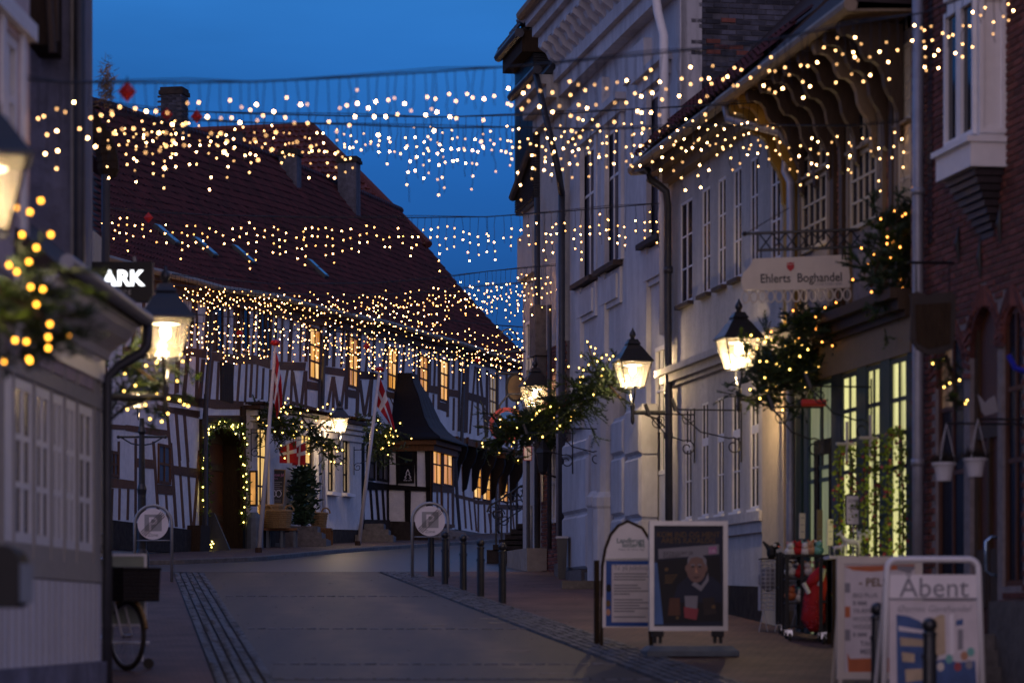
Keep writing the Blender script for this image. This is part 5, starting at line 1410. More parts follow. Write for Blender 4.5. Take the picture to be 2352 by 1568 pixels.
# arched heads inside the openings
for h in H:
    n_ = 12; cs = (h[0] + h[1]) / 2; rr = (h[1] - h[0]) / 2; zc_ = h[3] - rr * 1.15
    pts = [(h[0] - .002, zc_)] + [(cs - rr * math.cos(math.pi * i / n_), zc_ + rr * 1.15 * math.sin(math.pi * i / n_)) for i in range(n_ + 1)] + [(h[1] + .002, zc_), (h[1] + .002, h[3] + .01), (h[0] - .002, h[3] + .01)]
    for k in (0, 1):
        half = pts[1:n_ // 2 + 2] + [(cs, h[3] + .01), (h[0] - .002, h[3] + .01)] if k == 0 else pts[n_ // 2 + 1:n_ + 2] + [(h[1] + .002, h[3] + .01), (cs, h[3] + .01)]
        MB().fpoly(B1, half, -.28, .004).build('arch_spandrel', 'brick', r1)
    vou = []
    for i in range(19):
        an = math.pi * (i + .5) / 19; s_ = cs - (rr + .12) * math.cos(an); z_ = zc_ + (rr * 1.15 + .12) * math.sin(an)
        vou.append(fmat(B1, s_, z_, .005, roll=-(an - math.pi / 2) if True else 0))
    pieces(r1, 'arch_brick', 'brick', [block(.055, .23, .02, .004)], vou)
def arch_hole(s_, z_):
    for h in H:
        cs = (h[0] + h[1]) / 2; rr = (h[1] - h[0]) / 2; zc_ = h[3] - rr * 1.15
        if h[2] - .05 < z_ < zc_ and h[0] - .09 < s_ < h[1] + .09: return True
        if z_ >= zc_ and ((s_ - cs) / (rr + .235)) ** 2 + ((z_ - zc_) / (rr * 1.15 + .235)) ** 2 < 1: return True
    return False
brick_field(r1, B1, sN, 28.6, gz(sN) + .3, z_hi - .1, [arch_hole], 'brick', .24, .075, .0, .014, 0)
brick_field(r1, B1, 28.6, sO, gz(sN) + .3, z_hi - .1, [arch_hole], 'brick', .24, .075, .0, .014, 300)
# glazed dark brick corner strips and downpipe
b = MB()
for (x0, x1) in ((2136, 2146),):
    q = sorted((B1.S(x0), B1.S(x1))); z = B1.px(2140, 560)[1]
    while z < z_hi:
        b.fbox(B1, q[0], q[1], z, z + .06, .0, .03); z += .075
b.build('dark_brick_strip', 'brick_dark', r1)
p = [RT.pt(*RT.px(2108, y, .18), .18) for y in (-60, 500, 1000, 1400)]
b = MB(); b.tube(p, .065, 10); 
for y in (440, 1062): b.lathe(RT.pt(*RT.px(2108, y, .18), .18), [(.078, -.04), (.078, .04)], 10)
b.build('downpipe', 'zinc', r1, smooth=True)
# oriel
oa, oc = sorted((RT.S(2163, .42), RT.S(2236, .42)))
zo = RT.px(2200, 400, .42)[1]
OF = RT.off(.42); OP = RT.perp(oa, .42)
ori = MB(); ori.fbox(RT, oa, oc, zo, z_hi + .8, 0, .36); ori = ori.build('oriel', 'paint_white', r1)
zo1 = OF.px(2200, 345)[1]
b = MB(); b.fbox(RT, oa - .05, oc + .05, zo, zo1, -.0, .47); b.fbox(RT, oa - .08, oc + .08, zo1, zo1 + .06, -.0, .52); b.build('oriel_base', 'paint_white', r1)
b = MB()
for i in range(9):
    k = 1 - (i + 1) / 10; z = zo - .075 * (i + 1)
    b.fbox(RT, oa + .35 * (1 - k), oc - .35 * (1 - k), z, z + .068, 0, .05 + .38 * k)
b.build('oriel_corbel', 'brick_dark', r1)
for (a, c) in ((oa + .04, (oa + oc) / 2 - .02), ((oa + oc) / 2 + .02, oc - .04)):
    window(ori, OF, a, c, zo1 + .1, zo1 + 1.55, -.055, 1, 1, 'paint_white', 'glass_dark', .05, .04, .05); window(ori, OF, a, c, zo1 + 1.68, zo1 + 2.5, -.055, 2, 2, 'paint_white', 'glass_dark', .05, .03, .05)
window(ori, OP, .05, .36, zo1 + .1, zo1 + 1.55, -.01, 1, 1, 'paint_white', 'glass_dark', .05, .04, .05); window(ori, OP, .05, .36, zo1 + 1.68, zo1 + 2.5, -.01, 2, 2, 'paint_white', 'glass_dark', .05, .03, .05)
for h, nx, pane in ((H[0], 2, ['win_faint', 'glass_dull']), (H[2], 2, 'glass_dull')):
    window(r1, B1, h[0], h[1], h[2], h[3], -.06, nx, 3, 'door_brown', pane, .06, .05, .03, zs=[0, .45, .72, 1])
h = H[1]
b = MB(); b.fbox(B1, h[0], h[1], h[2], h[3], -.15, -.09); dr = b.build('door', 'door_brown', r1)
b = MB()
w_ = h[1] - h[0]; hh = h[3] - h[2]
for (s0, s1, z0, z1) in ((.08, .92, .60, .64), (.1, .42, .08, .26), (.58, .9, .08, .26), (.0, .1, 0, 1), (.9, 1, 0, 1), (.47, .53, 0, .6)):
    b.fbox(B1, h[0] + w_ * s0, h[0] + w_ * s1, h[2] + hh * z0, h[2] + hh * z1, -.09, -.05)
b.build('door_panel', 'paint_brown', dr)
b = MB(); s_ = h[0] + .12; z_ = B1.px(2296, 1275)[1]
b.tube([B1.pt(s_, z_ + .2, -.2), B1.pt(s_, z_ + .2, .03), B1.pt(s_, z_ + .15, .09), B1.pt(s_, z_ - .15, .09), B1.pt(s_, z_ - .2, .03), B1.pt(s_, z_ - .2, -.2)], .018, 7); b.build('handle', 'handle_blue', dr, smooth=True)
b = MB(); b.fbox(B1, sN, H[1][0] - .02, gz(sN) - .6, H[1][2] + .35, .0, .10); b.build('stone_foot', 'stone', r1)
# iron wall anchors
for (x, y0, y1) in ((2208, 520, 600), (2304, 470, 560), (2258, 545, 640)):
    s_ = B1.S(x); z0, z1 = B1.px(x, y1)[1], B1.px(x, y0)[1]
    b = MB(); b.tube([B1.pt(s_, z0, .03), B1.pt(s_, (z0 + z1) / 2, .05), B1.pt(s_, z1, .03)], [.008, .03, .008], 6); b.build('wall_anchor', 'iron', r1)
stp = thing('door_steps', 'grey stone steps below the brown door of the brick house', 'steps', RT.pt((h[0] + h[1]) / 2, gz(h[0])))
for k in range(3):
    MB().fbox(RT, h[0] - .2 - .1 * k, h[1] + .2, gz(h[0]) - .3, h[2] - .17 * k, .08, .35 + .3 * k).build('step', 'stone', stp)
# ------------------------------------------------------------------ left-hand houses
ls = lambda Y: Y * 1.00048
Lz = lambda x, y, d=0.0: LT.px(x, y, d)[1]
la, lb = ls(14), ls(27.0)
l2 = ls(23.6)
lowh = thing('timber_annex', 'low white timber house with a row of casements, boarded base and curved white cornice', 'house', LT.pt(ls(25.3), g(25) - .1))
zwT, zwB = Lz(*c2(160, 1085)), Lz(*c3(280, 640))
zcb, zct = 4.08, 4.44
cols = []
for a, c in ((30, 82), (92, 215), (238, 335), (352, 425), (440, 508), (528, 622)):
    q = sorted((LT.S(c3(a, 300)[0]), LT.S(c3(c, 300)[0]))); cols.append((q[0], q[1], zwB, zwT))
zr1, zr0 = Lz(*c3(400, 745)), Lz(*c3(400, 870))
b = wall_holes(MB(), LT, la, lb, zr0, zcb + .3, cols, 0.0, .1)
b.build('wall', 'timber_beige', lowh)
for w in cols:
    window(lowh, LT, *w, -.02, 2, 3, 'paint_white', ['glass_curtain', 'glass_dull', 'glass_curtain'], .08, .05, .022, centre=.1)
# pale panels above the windows and the posts between them
for i, w in enumerate(cols):
    MB().fbox(LT, w[0] - .0, w[1] + .0, zwT + .18, zcb - .02, -.02, .012).build('panel', 'plaster_pink', lowh)
edges_ = [cols[0][0] - .1] + [(a[1] + c[0]) / 2 for a, c in zip(cols, cols[1:])] + [cols[-1][1] + .06]
for s_ in edges_:
    MB().fbox(LT, s_ - .035, s_ + .035, zr1, zcb, .0, .012).build('post', 'timber_beige', lowh)
MB().fbox(LT, la, lb, zwT + .03, zwT + .15, .0, .016).build('beam', 'timber_beige', lowh)
MB().fbox(LT, la, lb, zr0, zr1, .0, .014).build('rail', 'timber_beige', lowh)
zpl = Lz(*c3(300, 1448))
s_ = lb - .02
while s_ > la:
    w_ = random.uniform(.26, .31)
    MB().fbox(LT, s_ - w_ + .055, s_, zpl, zr0 - .01, .0, .007).build('plank', 'plank_white', lowh); s_ -= w_
MB().fbox(LT, la, lb, zpl, zr0, -.05, -.002).build('back_board', 'oldwood', lowh)
MB().fbox(LT, la, lb, g(24) - .8, zpl - .005, -.1, .06).build('plinth', 'plaster_grey', lowh)
# end wall, cornice (ogee profile) and roof
EN = 3.6
b = MB(); b.fbox(LT, la, lb - .02, g(20) - .5, zcb + .3, -6, -.22); b.build('core', 'timber_beige', lowh)
prof = [(0, zcb - .22), (.03, zcb - .22), (.03, zcb - .02), (.06, zcb), (.09, zcb + .06), (.16, zcb + .12), (.25, zcb + .17), (.31, zcb + .24), (.33, zcb + .30), (.36, zcb + .30), (.36, zcb + .36), (0, zcb + .36)]
b = MB(); n_ = len(prof); vs = [LT.pt(s_, z, d_) for s_ in (l2 - .6, lb + .05) for d_, z in prof]
b.add(vs, [tuple(range(n_)), tuple(range(n_, 2 * n_))[::-1]] + [(i, (i + 1) % n_, n_ + (i + 1) % n_, n_ + i) for i in range(n_)]).build('cornice', 'paint_white', lowh)
b = MB(); b.tube([LT.pt(l2 - .6, zct + .06, .43), LT.pt(lb + .12, zct + .02, .43)], .062, 10); 
for k in range(8): b.lathe(LT.pt(0, 0), [(0.001, 0), (0.001, .001)], 3) if False else None
b.build('gutter', 'zinc', lowh)
b = MB(); b.add([LT.pt(l2 - .6, zct, .40), LT.pt(lb + .1, zct, .40), LT.pt(lb + .1, zct + 2.6, -2.6), LT.pt(l2 - .6, zct + 2.6, -2.6), LT.pt(l2 - .6, zct - .05, .38), LT.pt(lb + .1, zct - .05, .38), LT.pt(lb + .1, zct - .05, -4), LT.pt(l2 - .6, zct - .05, -4)],
                [(0, 1, 2, 3), (0, 1, 5, 4), (1, 2, 6, 5), (0, 3, 7, 4)]); rfl = b.build('roof', 'roof_dark', lowh)
dq = [LT.pt(lb + .08, zct - .02, .43), LT.pt(lb + .08, zct - .22, .43), LT.pt(lb + .07, zct - .30, .38), LT.pt(lb + .06, zct - .42, .16), LT.pt(lb + .02, zct - .54, .055), LT.pt(lb + .02, 2.5, .055), LT.pt(lb + .02, g(27) - .1, .055)]
MB().tube(dq, .048, 10).build('downpipe', 'zinc_dark', lowh, smooth=True)

# two-storey house that comes in at the left edge
ph = thing('plaster_house', 'two storey pink plaster house with a tall white window, at the left edge', 'house', LT.pt(ls(20), g(20) - .1))
pw = [win_px(LT, c1, -60, 34, 240, 1060), win_px(LT, c1, 26, 140, 230, 1062)]
s7 = LT.S(68)
zf = zct + .1
q = win_px(LT, c1, 22, 142, 232, 1062); pw = [(q[0], q[1], zf + .35, q[3])]
b = wall_holes(MB(), LT, la, s7, zf - .2, 9.5, pw, .0, .12); b.build('wall', 'plaster_pink', ph)
window(ph, LT, *pw[0], -.08, 2, 3, 'paint_white', ['glass_curtain', 'glass_dark'], .09, .05, .06, centre=.12)
for a, c in ((pw[0][0] - .12, pw[0][0]), (pw[0][1], pw[0][1] + .12)): MB().fbox(LT, a, c, pw[0][2] - .1, pw[0][3] + .12, .0, .03).build('window_surround', 'paint_white', ph)
zmo = Lz(60, 68)
MB().fbox(LT, la, s7, zmo - .08, zmo + .06, .0, .07).build('moulding', 'paint_white', ph)
b = MB(); b.fbox(LT, la, s7 - .02, g(18), 9.4, -6, -.25); b.build('back_wall', 'plaster_pink', ph)

# grey rendered gable behind
gh = thing('rendered_gable_house', 'tall grey rendered gable with rough stained plaster and a corner downpipe', 'house', (-6, 28.6, g(28)))
GX = -4.235
b = MB(); b.hexa([(-13, 28.2, 0), (GX - .12, 28.2, 0), (GX - 1.1, 33.8, 0), (-13, 33.8, 0), (-13, 28.2, 11), (GX - .12, 28.2, 11), (GX - 1.1, 33.8, 11), (-13, 33.8, 11)]); b.build('wall', 'plaster_grey', gh)
b = MB(); b.hexa([(GX - .12, 28.22, 0), (GX, 28.22, 0), (GX - .75, 33.8, 0), (GX - .87, 33.8, 0), (GX - .12, 28.22, 11), (GX, 28.22, 11), (GX - .75, 33.8, 11), (GX - .87, 33.8, 11)]); b.build('corner_wall', 'plaster_grey', gh)
MB().tube([(GX - .045, 28.12, 11), (GX - .045, 28.12, 6), (GX - .045, 28.12, 0.5)], .055, 10).build('downpipe', 'zinc_dark', gh, smooth=True)
MB().tube([(GX - .115, 28.16, 11), (GX - .115, 28.16, 0.5)], .022, 8).build('cable_pipe', 'timber_beige', gh)
# end of a boxed eave over the gable
p0, p1 = P(68, 107, 27.6), P(120, 107, 27.6)
b = MB(); b.box((p0.x, 27.5, p0.z), (p1.x, 28.19, p0.z + 1.2)); ev = b.build('eaves_box', 'oldwood', gh)
b = MB(); b.tube([P(121, 122, 27.45), P(116, 40, 27.45), P(112, -40, 27.45)], .04, 6); b.tube([P(129, 96, 27.5), P(129, -40, 27.5)], .03, 6); b.build('eaves_pipe', 'paint_brown', gh)

# sliver of the next house: tiled verge, green boards
nh = thing('verge_house', 'house of which only a tiled roof edge and pale boards show behind the grey gable', 'house', (-8, 42, g(42)))
b = MB(); b.box((-16, 40.5, g(40) - .5), (-5.95, 41.4, P(240, 700, 41).z + 1.0)); b.build('wall', 'plaster_greyhouse', nh)
za, zb_ = P(250, 408, 40.5).z, P(245, 250, 40.5).z
b = MB()
n_ = 9
for i in range(n_):
    t = i / n_; c = Vector((-5.72 - .55 * t * t, 40.3, za + (zb_ - za) * t))
    b.lathe(c - Vector((0, 0, .02)), [(.12, 0), (.16, .1), (.15, .2)], 8)
b.build('verge_tile', 'oldwood', nh)
b = MB(); b.add([(-5.78, 40.3, za), (-5.9, 41.4, za + .1), (-9, 41.4, zb_ + 1.1), (-9, 40.3, zb_ + 1.0), (-6.3, 40.3, zb_)], [(0, 1, 2, 3, 4)]); b.build('roof', 'roof_tile', nh)
b = MB(); b.tube([P(243, 402, 40.2), P(243, 560, 40.2), P(241, 680, 40.2)], .06, 8); b.build('downpipe', 'zinc_dark', nh)
# dry creeper on its top
b = MB()
rr = random.Random(5)
for i in range(420):
    c = P(244 + rr.gauss(0, 8), 200 + rr.gauss(0, 26), 40.2 + rr.uniform(-.3, .3)); v = Vector((rr.uniform(-1, 1), rr.uniform(-1, 1), rr.uniform(-.6, 1))).normalized() * rr.uniform(.06, .16); w_ = v.cross(Vector((rr.random(), rr.random(), rr.random()))).normalized() * .008
    b.add([c - w_, c + w_, c + v], [(0, 1, 2)])
o = b.build('dry_creeper', 'bark', None, norm=False); o.data.materials[0] = MAT['wicker']; tag(o, 'dry brown creeper tuft above the tiled verge beside the grey gable', 'plant')
# letter box on the near wall
mb = thing('letter_box', 'dark rounded letter box sticking out at the left edge', 'letter box', P(5, 1395, 16.2))
b = MB()
prof = []
n_ = 10
w_, h_ = .105, .36
c0 = P(2, 1395, 16.2)
out = [(-w_, 0.03), (-w_ + .03, 0), (w_ - .03, 0), (w_, .03)] + [(w_ * math.cos(math.pi * i / n_), h_ - w_ + w_ * math.sin(math.pi * i / n_)) for i in range(n_ + 1)]
m_ = len(out); vs = [c0 + Vector((x + k * .012, k * .25, z)) for k in (0, 1) for x, z in out]
b.add(vs, [tuple(range(m_))[::-1], tuple(range(m_, 2 * m_))] + [(i, (i + 1) % m_, m_ + (i + 1) % m_, m_ + i) for i in range(m_)]).build('box', 'plastic_black', mb)
b = MB(); b.add([c0 + Vector((w_ + .004 + k * .03, -.003 + k * .27, z)) for k in (0, 1) for z in (.03, h_ - w_)], [(0, 1, 3, 2)]); b.build('side_plate', 'timber_beige', mb)
MB().tube([c0 + Vector((.1, .3, .15)), c0 + Vector((-1.6, .3, .15))], .02, 6).build('bracket', 'iron', mb)
# ------------------------------------------------------------------ lanterns
LANT = {}
def lantern(name, label, x, yb, Y, scale, wall_dir, arm, group='black street lanterns on wall brackets', lit=True, power=38.0, post=False):
    """x, yb: where the foot of the glass shows; wall_dir: towards the wall"""
    c = P(x, yb, Y); t = thing('street_lantern', label, 'lantern', c, group)
    k = scale
    def L(r, z): return [(a, b_) for a, b_ in ()]
    sq = lambda w, z: [Vector((c.x + a * w * k / 2, c.y + b_ * w * k / 2, c.z + z * k)) for a, b_ in ((-1, -1), (1, -1), (1, 1), (-1, 1))]
    lo, hi = sq(.31, 0), sq(.51, .41)
    rot = Matrix.Rotation(R(12), 3, 'Z')
    spin = lambda v: c + rot @ (v - c)
    lo = [spin(v) for v in lo]; hi = [spin(v) for v in hi]
    b = MB()
    for i in range(4): b.tube([lo[i], hi[i]], .011 * k, 5); b.tube([lo[i], lo[(i + 1) % 4]], .012 * k, 5); b.tube([hi[i], hi[(i + 1) % 4]], .014 * k, 5)
    b.build('frame', 'iron_lamp', t)
    for i in range(4):
        a, d, e, f = lo[i], lo[(i + 1) % 4], hi[(i + 1) % 4], hi[i]
        MB().add([a, d, e, f], [(0, 1, 2, 3)]).build('glass_pane', 'lamp_glass', t, norm=False)
    R4_ = lambda w, z: [spin(v) for v in sq(w, z)]
    rings = [R4_(.57, .405), R4_(.57, .425), R4_(.46, .50), R4_(.30, .62), R4_(.19, .69), R4_(.23, .70), R4_(.17, .745), R4_(.14, .78)]
    vs = [v for r_ in rings for v in r_]; fs = [(0, 1, 2, 3)]
    for i in range(len(rings) - 1):
        for j in range(4): fs.append((i * 4 + j, i * 4 + (j + 1) % 4, i * 4 + 4 + (j + 1) % 4, i * 4 + 4 + j))
    q = (len(rings) - 1) * 4; fs.append((q, q + 1, q + 2, q + 3))
    MB().add(vs, fs).build('lamp_cap', 'iron_lamp', t)
    MB().lathe(c, [(.04 * k, .77 * k), (.035 * k, .81 * k), (.055 * k, .84 * k), (.05 * k, .88 * k), (.02 * k, .93 * k), (.004 * k, .97 * k)], 9).build('finial', 'iron_lamp', t, smooth=True)
    MB().lathe(c, [(.16 * k, .40 * k), (.15 * k, .36 * k), (.06 * k, .352 * k), (.05 * k, .36 * k)], 14).build('reflector', 'paint_white', t)
    if lit:
        MB().lathe(c, [(.012 * k, .20 * k), (.05 * k, .24 * k), (.055 * k, .30 * k), (.03 * k, .35 * k)], 10).build('lamp_bulb', 'lamp_core', t, smooth=True)
        ld = bpy.data.lights.new('lantern_light', 'POINT'); ld.energy = power; ld.color = (1.0, .70, .38); ld.shadow_soft_size = .07
        lo_ = bpy.data.objects.new('lantern_light', ld); COL.objects.link(lo_); lo_.parent = t; lo_.location = (0, 0, .16 * k)
    # yoke
    wd = Vector(wall_dir).normalized()
    sd = Vector((-wd.y, wd.x, 0))
    b = MB()
    for s_ in (-1, 1):
        b.tube([c + sd * s_ * .17 * k, c + sd * s_ * .17 * k + Vector((0, 0, -.1 * k)), c + sd * s_ * .1 * k + Vector((0, 0, -.2 * k)), c + Vector((0, 0, -.27 * k))], .016 * k, 6); b.ball(c + sd * s_ * .17 * k, .026 * k, 7)
    b.build('yoke', 'iron_lamp', t)
    if not post:
        MB().lathe(c, [(.006 * k, -.60 * k), (.03 * k, -.56 * k), (.035 * k, -.5 * k), (.028 * k, -.44 * k), (.034 * k, -.36 * k), (.045 * k, -.30 * k), (.03 * k, -.25 * k)], 9).build('stem', 'iron_lamp', t, smooth=True)
        a0 = c + Vector((0, 0, -.40 * k)); a1 = a0 + wd * arm
        b = MB(); b.tube([a0, a1], [.035 * k, .04 * k], 8); b.build('arm', 'iron_lamp', t)
        b = MB(); b.tube([a0 + wd * arm * .35 + Vector((0, 0, -.03)), a0 + wd * arm * .7 + Vector((0, 0, -.1)), a1 + Vector((0, 0, -.28))], .016 * k, 6)
        b.tube(scroll(a0 + wd * arm * .78 + Vector((0, 0, -.12)), wd, (0, 0, 1), .07, 1.3, 14), .010, 5); b.tube([a1 + Vector((0, 0, .1)), a1 + Vector((0, 0, -.34))], .022, 6); b.build('arm_brace', 'iron_lamp', t)
    return t
RW3 = Vector((-RT.n.x, -RT.n.y, 0)); LW3 = Vector((-1, .031, 0)); FW3 = Vector((-FAR.n.x, -FAR.n.y, 0))
lantern('a', 'lit lantern before the ornate white house, fir branch on its left side', 1453, 890, 46.0, 1.0, RW3, .58, power=84)
lantern('b', 'large lit lantern under the bookshop sign, fir branch on its right', 1697, 848, 38.9, 1.0, RW3, .62, power=125)
lantern('c', 'lit lantern half hidden in fir twigs above the no parking sign', 1229, 935, 56.6, 1.0, RW3, .35, power=60)
lantern('d', 'small lit lantern on the white shop front of the timbered house', 780, 992, 81.6, .95, FW3, .70, power=110)
lantern('e', 'lit lantern in front of the timbered house, below the shop sign with glowing letters', 380, 824, 29.6, 1.0, LW3, .62, power=46)
lantern('f', 'big blurred lit lantern cut off by the left edge', -45, 533, 16.2, 1.0, LW3, 1.15, power=55)
# post lamp behind the left lantern
c = gp(326, 1336)
pl = lantern('g', 'post lamp with lit head glimpsed through the left fir, iron ladder bar below', 318, 938, c.y, .75, (1, 0, 0), 0, 'street lamps on posts', post=True, power=14)
zt_ = P(322, 960, c.y).z
MB().lathe(Vector((c.x, c.y, 0)), [(.13, c.z - .05), (.13, c.z + .5), (.085, c.z + .6), (.075, c.z + 1.6), (.09, c.z + 1.7), (.06, c.z + 1.8), (.05, zt_ - .3), (.075, zt_ - .25), (.05, zt_ - .15), (.04, zt_)], 12).build('post', 'iron_lamp', pl)
zb_ = P(320, 1003, c.y).z
b = MB(); b.tube([(c.x - .42, c.y, zb_), (c.x + .42, c.y, zb_)], .022, 6)
for s_ in (-1, 1): b.tube([(c.x + s_ * .4, c.y, zb_), (c.x + s_ * .2, c.y, zb_ - .12), (c.x, c.y, zb_ - .16)], .014, 5); b.ball((c.x + s_ * .43, c.y, zb_), .035, 7)
b.build('ladder_bar', 'iron_lamp', pl)
# small unlit coach lamp on the brick foot
c = RT.pt(*RT.px(1247, 1060, .35), .35)
cl = thing('coach_lamp', 'small unlit black wall lamp beside the two way arrow plate', 'lamp', c)
MB().lathe(c, [(.03, -.25), (.09, -.2), (.15, .16), (.17, .17), (.12, .26), (.04, .38), (.01, .48)], 6).build('lamp_body', 'iron_lamp', cl)
MB().tube([c + Vector((0, 0, -.22)), c + RW3 * .34 + Vector((0, 0, -.32))], .02, 6).build('arm', 'iron', cl)

# ------------------------------------------------------------------ fir branches with fairy lights
def needles(b, c, d, L, rr, dens=95, nl=.032, w=.0026):
    """a fir twig: flat and upper needles along direction d"""
    d = d.normalized(); a = d.cross(Vector((0, 0, 1)))
    if a.length < .1: a = Vector((1, 0, 0))
    a.normalize(); u = a.cross(d)
    n_ = int(L * dens * 2.4)
    for i in range(n_):
        t = rr.random() * L; k = rr.uniform(-1, 1) * 1.9
        side = (a * math.sin(k) + u * math.cos(k) * .8)
        v = (side + d * .75).normalized() * nl * rr.uniform(.7, 1.2)
        q = c + d * t; o_ = v.cross(d).normalized() * w * 1.25
        b.add([q - o_, q + o_, q + v], [(0, 1, 2)])
def fir(label, axis, spread, n_tw, L, nb, bulb='fir_bulb', seed=1, br=.012, group='fir branches with fairy lights', needle_l=.04, w=.004, dens=85, extra=None, mat='needle', name='fir_branch', sub=4, droop=-.15):
    """axis: world points of the main limb; twigs spray from it"""
    rr = random.Random(seed); axis = [Vector(q) for q in axis]
    t = thing(name, label, 'branch' if name == 'fir_branch' else 'wreath', axis[0], group)
    MB().tube(axis, [.022] * len(axis), 6).build('stem', 'bark', t)
    b = MB(); bl = MB(); st = MB(); tips = []
    for i in range(n_tw):
        k = rr.random() * (len(axis) - 1); j = int(k); q = axis[j].lerp(axis[j + 1], k - j); ad = (axis[j + 1] - axis[j]).normalized()
        off = Vector((rr.gauss(0, 1), rr.gauss(0, 1), rr.gauss(0, 1))) * spread * .45
        d = (Vector((rr.gauss(0, 1), rr.gauss(0, 1), rr.gauss(droop, .8))) + ad * rr.uniform(.2, 1.3)).normalized()
        q = q + off; ll = L * rr.uniform(.5, 1.2)
        dest = bl if rr.random() < .22 else b
        st.tube([q, q + d * ll * .9], [.006, .003], 4, False)
        needles(dest, q, d, ll, rr, dens, needle_l, w)
        for s_ in range(sub):
            f_ = rr.uniform(.15, .8); d2 = (d + Vector((rr.gauss(0, .7), rr.gauss(0, .7), rr.gauss(-.05, .4)))).normalized()
            needles(dest, q + d * ll * f_, d2, ll * .55, rr, dens, needle_l, w); tips.append(q + d * ll * f_ + d2 * ll * .5)
        tips.append(q + d * ll)
    f_ = b.build('foliage', mat, t, norm=False, kind='stuff'); bl.build('fresh_foliage', 'needle_light', t, norm=False, kind='stuff'); st.build('twig', 'bark', t, norm=False, kind='stuff')
    ico = MB().ball((0, 0, 0), br, 6).mesh('bulb', bulb)
    rr.shuffle(tips)
    pts = [Vector(p_) for p_ in (extra or [])] + tips
    off = wloc(t)
    chosen = []
    for p_ in pts:
        if len(chosen) >= nb: break
        if all((p_ - c_).length > br * 4 for c_ in chosen): chosen.append(p_)
    for p_ in chosen: piece('bulb', ico, t, p_ + Vector((0, -.02, 0)) - off)
    cs = sorted(chosen, key=lambda v: (v.z, v.x))
    if len(cs) > 3: MB().tube(cs[::2], .003, 3, False).build('light_wire', 'wire', t, norm=False)
    return t
A = lambda pts, Y: [P(x, y, Y + (k * .12 if i else 0)) for i, (x, y, k) in enumerate([(q + (0,))[:3] for q in pts])]
fir('big blurred fir branch with amber bulbs, below the near left lantern', A([(-60, 640), (10, 680), (60, 700), (95, 730)], 16.4), .30, 70, .26, 26, 'near_bulb', 11, .012, needle_l=.05, w=.005, dens=80,
    extra=[P(x, y, 16.1) for x, y in ((95, 462), (108, 472), (70, 488), (78, 500), (38, 478), (52, 540), (68, 602), (40, 625), (85, 570), (118, 540), (72, 660), (100, 665), (85, 700), (116, 745), (112, 800), (68, 825), (62, 785), (36, 782), (112, 775), (22, 610))])
fir('fir bunch behind the left lantern, over an iron arm', A([(250, 870), (290, 830), (335, 860), (375, 890)], 30.0), .34, 90, .26, 24, 'fir_bulb', 12, .011, extra=[P(x, y, 29.5) for x, y in ((428, 705), (428, 720), (418, 815), (420, 830), (388, 915), (386, 950), (345, 962), (352, 968), (372, 968), (335, 930), (336, 840), (360, 833))])
fir('round fir bunch hanging over the white shop front, beside the left flagpole', A([(590, 955), (625, 960), (660, 985)], 75.2), .5, 110, .42, 30, 'fir_bulb', 13, .020, extra=[P(x, y, 74.9) for x, y in ((662, 915), (655, 925), (652, 935), (668, 935), (645, 945), (660, 950))], needle_l=.06, w=.008, dens=60)
fir('slanting fir branch on the white shop front, left of the small lantern', A([(690, 955), (715, 985), (745, 1020), (765, 1035)], 79.0), .28, 60, .42, 22, 'fir_bulb', 14, .020, extra=[P(x, y, 78.8) for x, y in ((752, 928), (742, 935), (765, 940), (760, 950), (730, 940), (755, 925))], needle_l=.06, w=.008, dens=60)
fir('fir bunch behind the right flagpole, before dark timbers', A([(855, 985), (875, 1000), (885, 1025)], 84.0), .55, 110, .4, 26, 'fir_bulb', 15, .020, needle_l=.06, w=.008, dens=60)
fir('fir branch covering the no parking sign and third lantern', A([(1300, 985), (1255, 985), (1205, 985), (1155, 1000)], 55.6), .36, 150, .5, 42, 'fir_bulb', 16, .015, extra=[P(x, y, 55) for x, y in ((1195, 870), (1205, 880), (1210, 900), (1198, 915), (1190, 925), (1215, 930), (1182, 935), (1276, 825), (1270, 850), (1280, 880), (1290, 900))], needle_l=.06, w=.006, dens=75)
fir('wide fir branch reaching left from the lantern on the ornate house', A([(1425, 915), (1395, 880), (1350, 905), (1300, 930), (1285, 935)], 46.6), .30, 130, .46, 38, 'fir_bulb', 17, .013, extra=[P(x, y, 46) for x, y in ((1349, 785), (1357, 797), (1367, 800), (1365, 812), (1382, 822), (1393, 815), (1400, 825), (1408, 818), (1372, 830), (1352, 838), (1420, 835), (1385, 848), (1340, 850), (1306, 842), (1330, 845))], needle_l=.055, w=.005, dens=80)
fir('big fir branch under the bookshop sign, right of the large lantern', A([(1745, 890), (1780, 860), (1830, 835), (1890, 815), (1935, 795)], 37.2), .38, 260, .40, 60, 'fir_bulb', 18, .013, extra=[P(x, y, 37) for x, y in ((1760, 775), (1772, 780), (1740, 780), (1738, 800), (1725, 770), (1745, 830))], needle_l=.055, w=.005, dens=85)
fir('upper fir wreath with orange bulbs between bookshop sign and blue grey downpipe', A([(2000, 660), (2022, 585), (2050, 520), (2085, 490), (2095, 570), (2075, 650), (2030, 700)], 33.6), .25, 210, .25, 30, 'fir_bulb_amber', 19, .012, needle_l=.05, w=.005, dens=85)
fir('drooping fir bunch with yellow bulbs below the iron rings of the bookshop sign', A([(1815, 735), (1850, 745), (1900, 745), (1960, 725)], 36.2), .22, 110, .27, 30, 'fir_bulb_amber', 20, .012, needle_l=.05, w=.005, dens=85)
fir('small lit fir garland seen in the brick house window', A([(2172, 815), (2190, 870), (2196, 930)], 30.3), .08, 26, .14, 9, 'fir_bulb', 21, .010, needle_l=.04, w=.004)
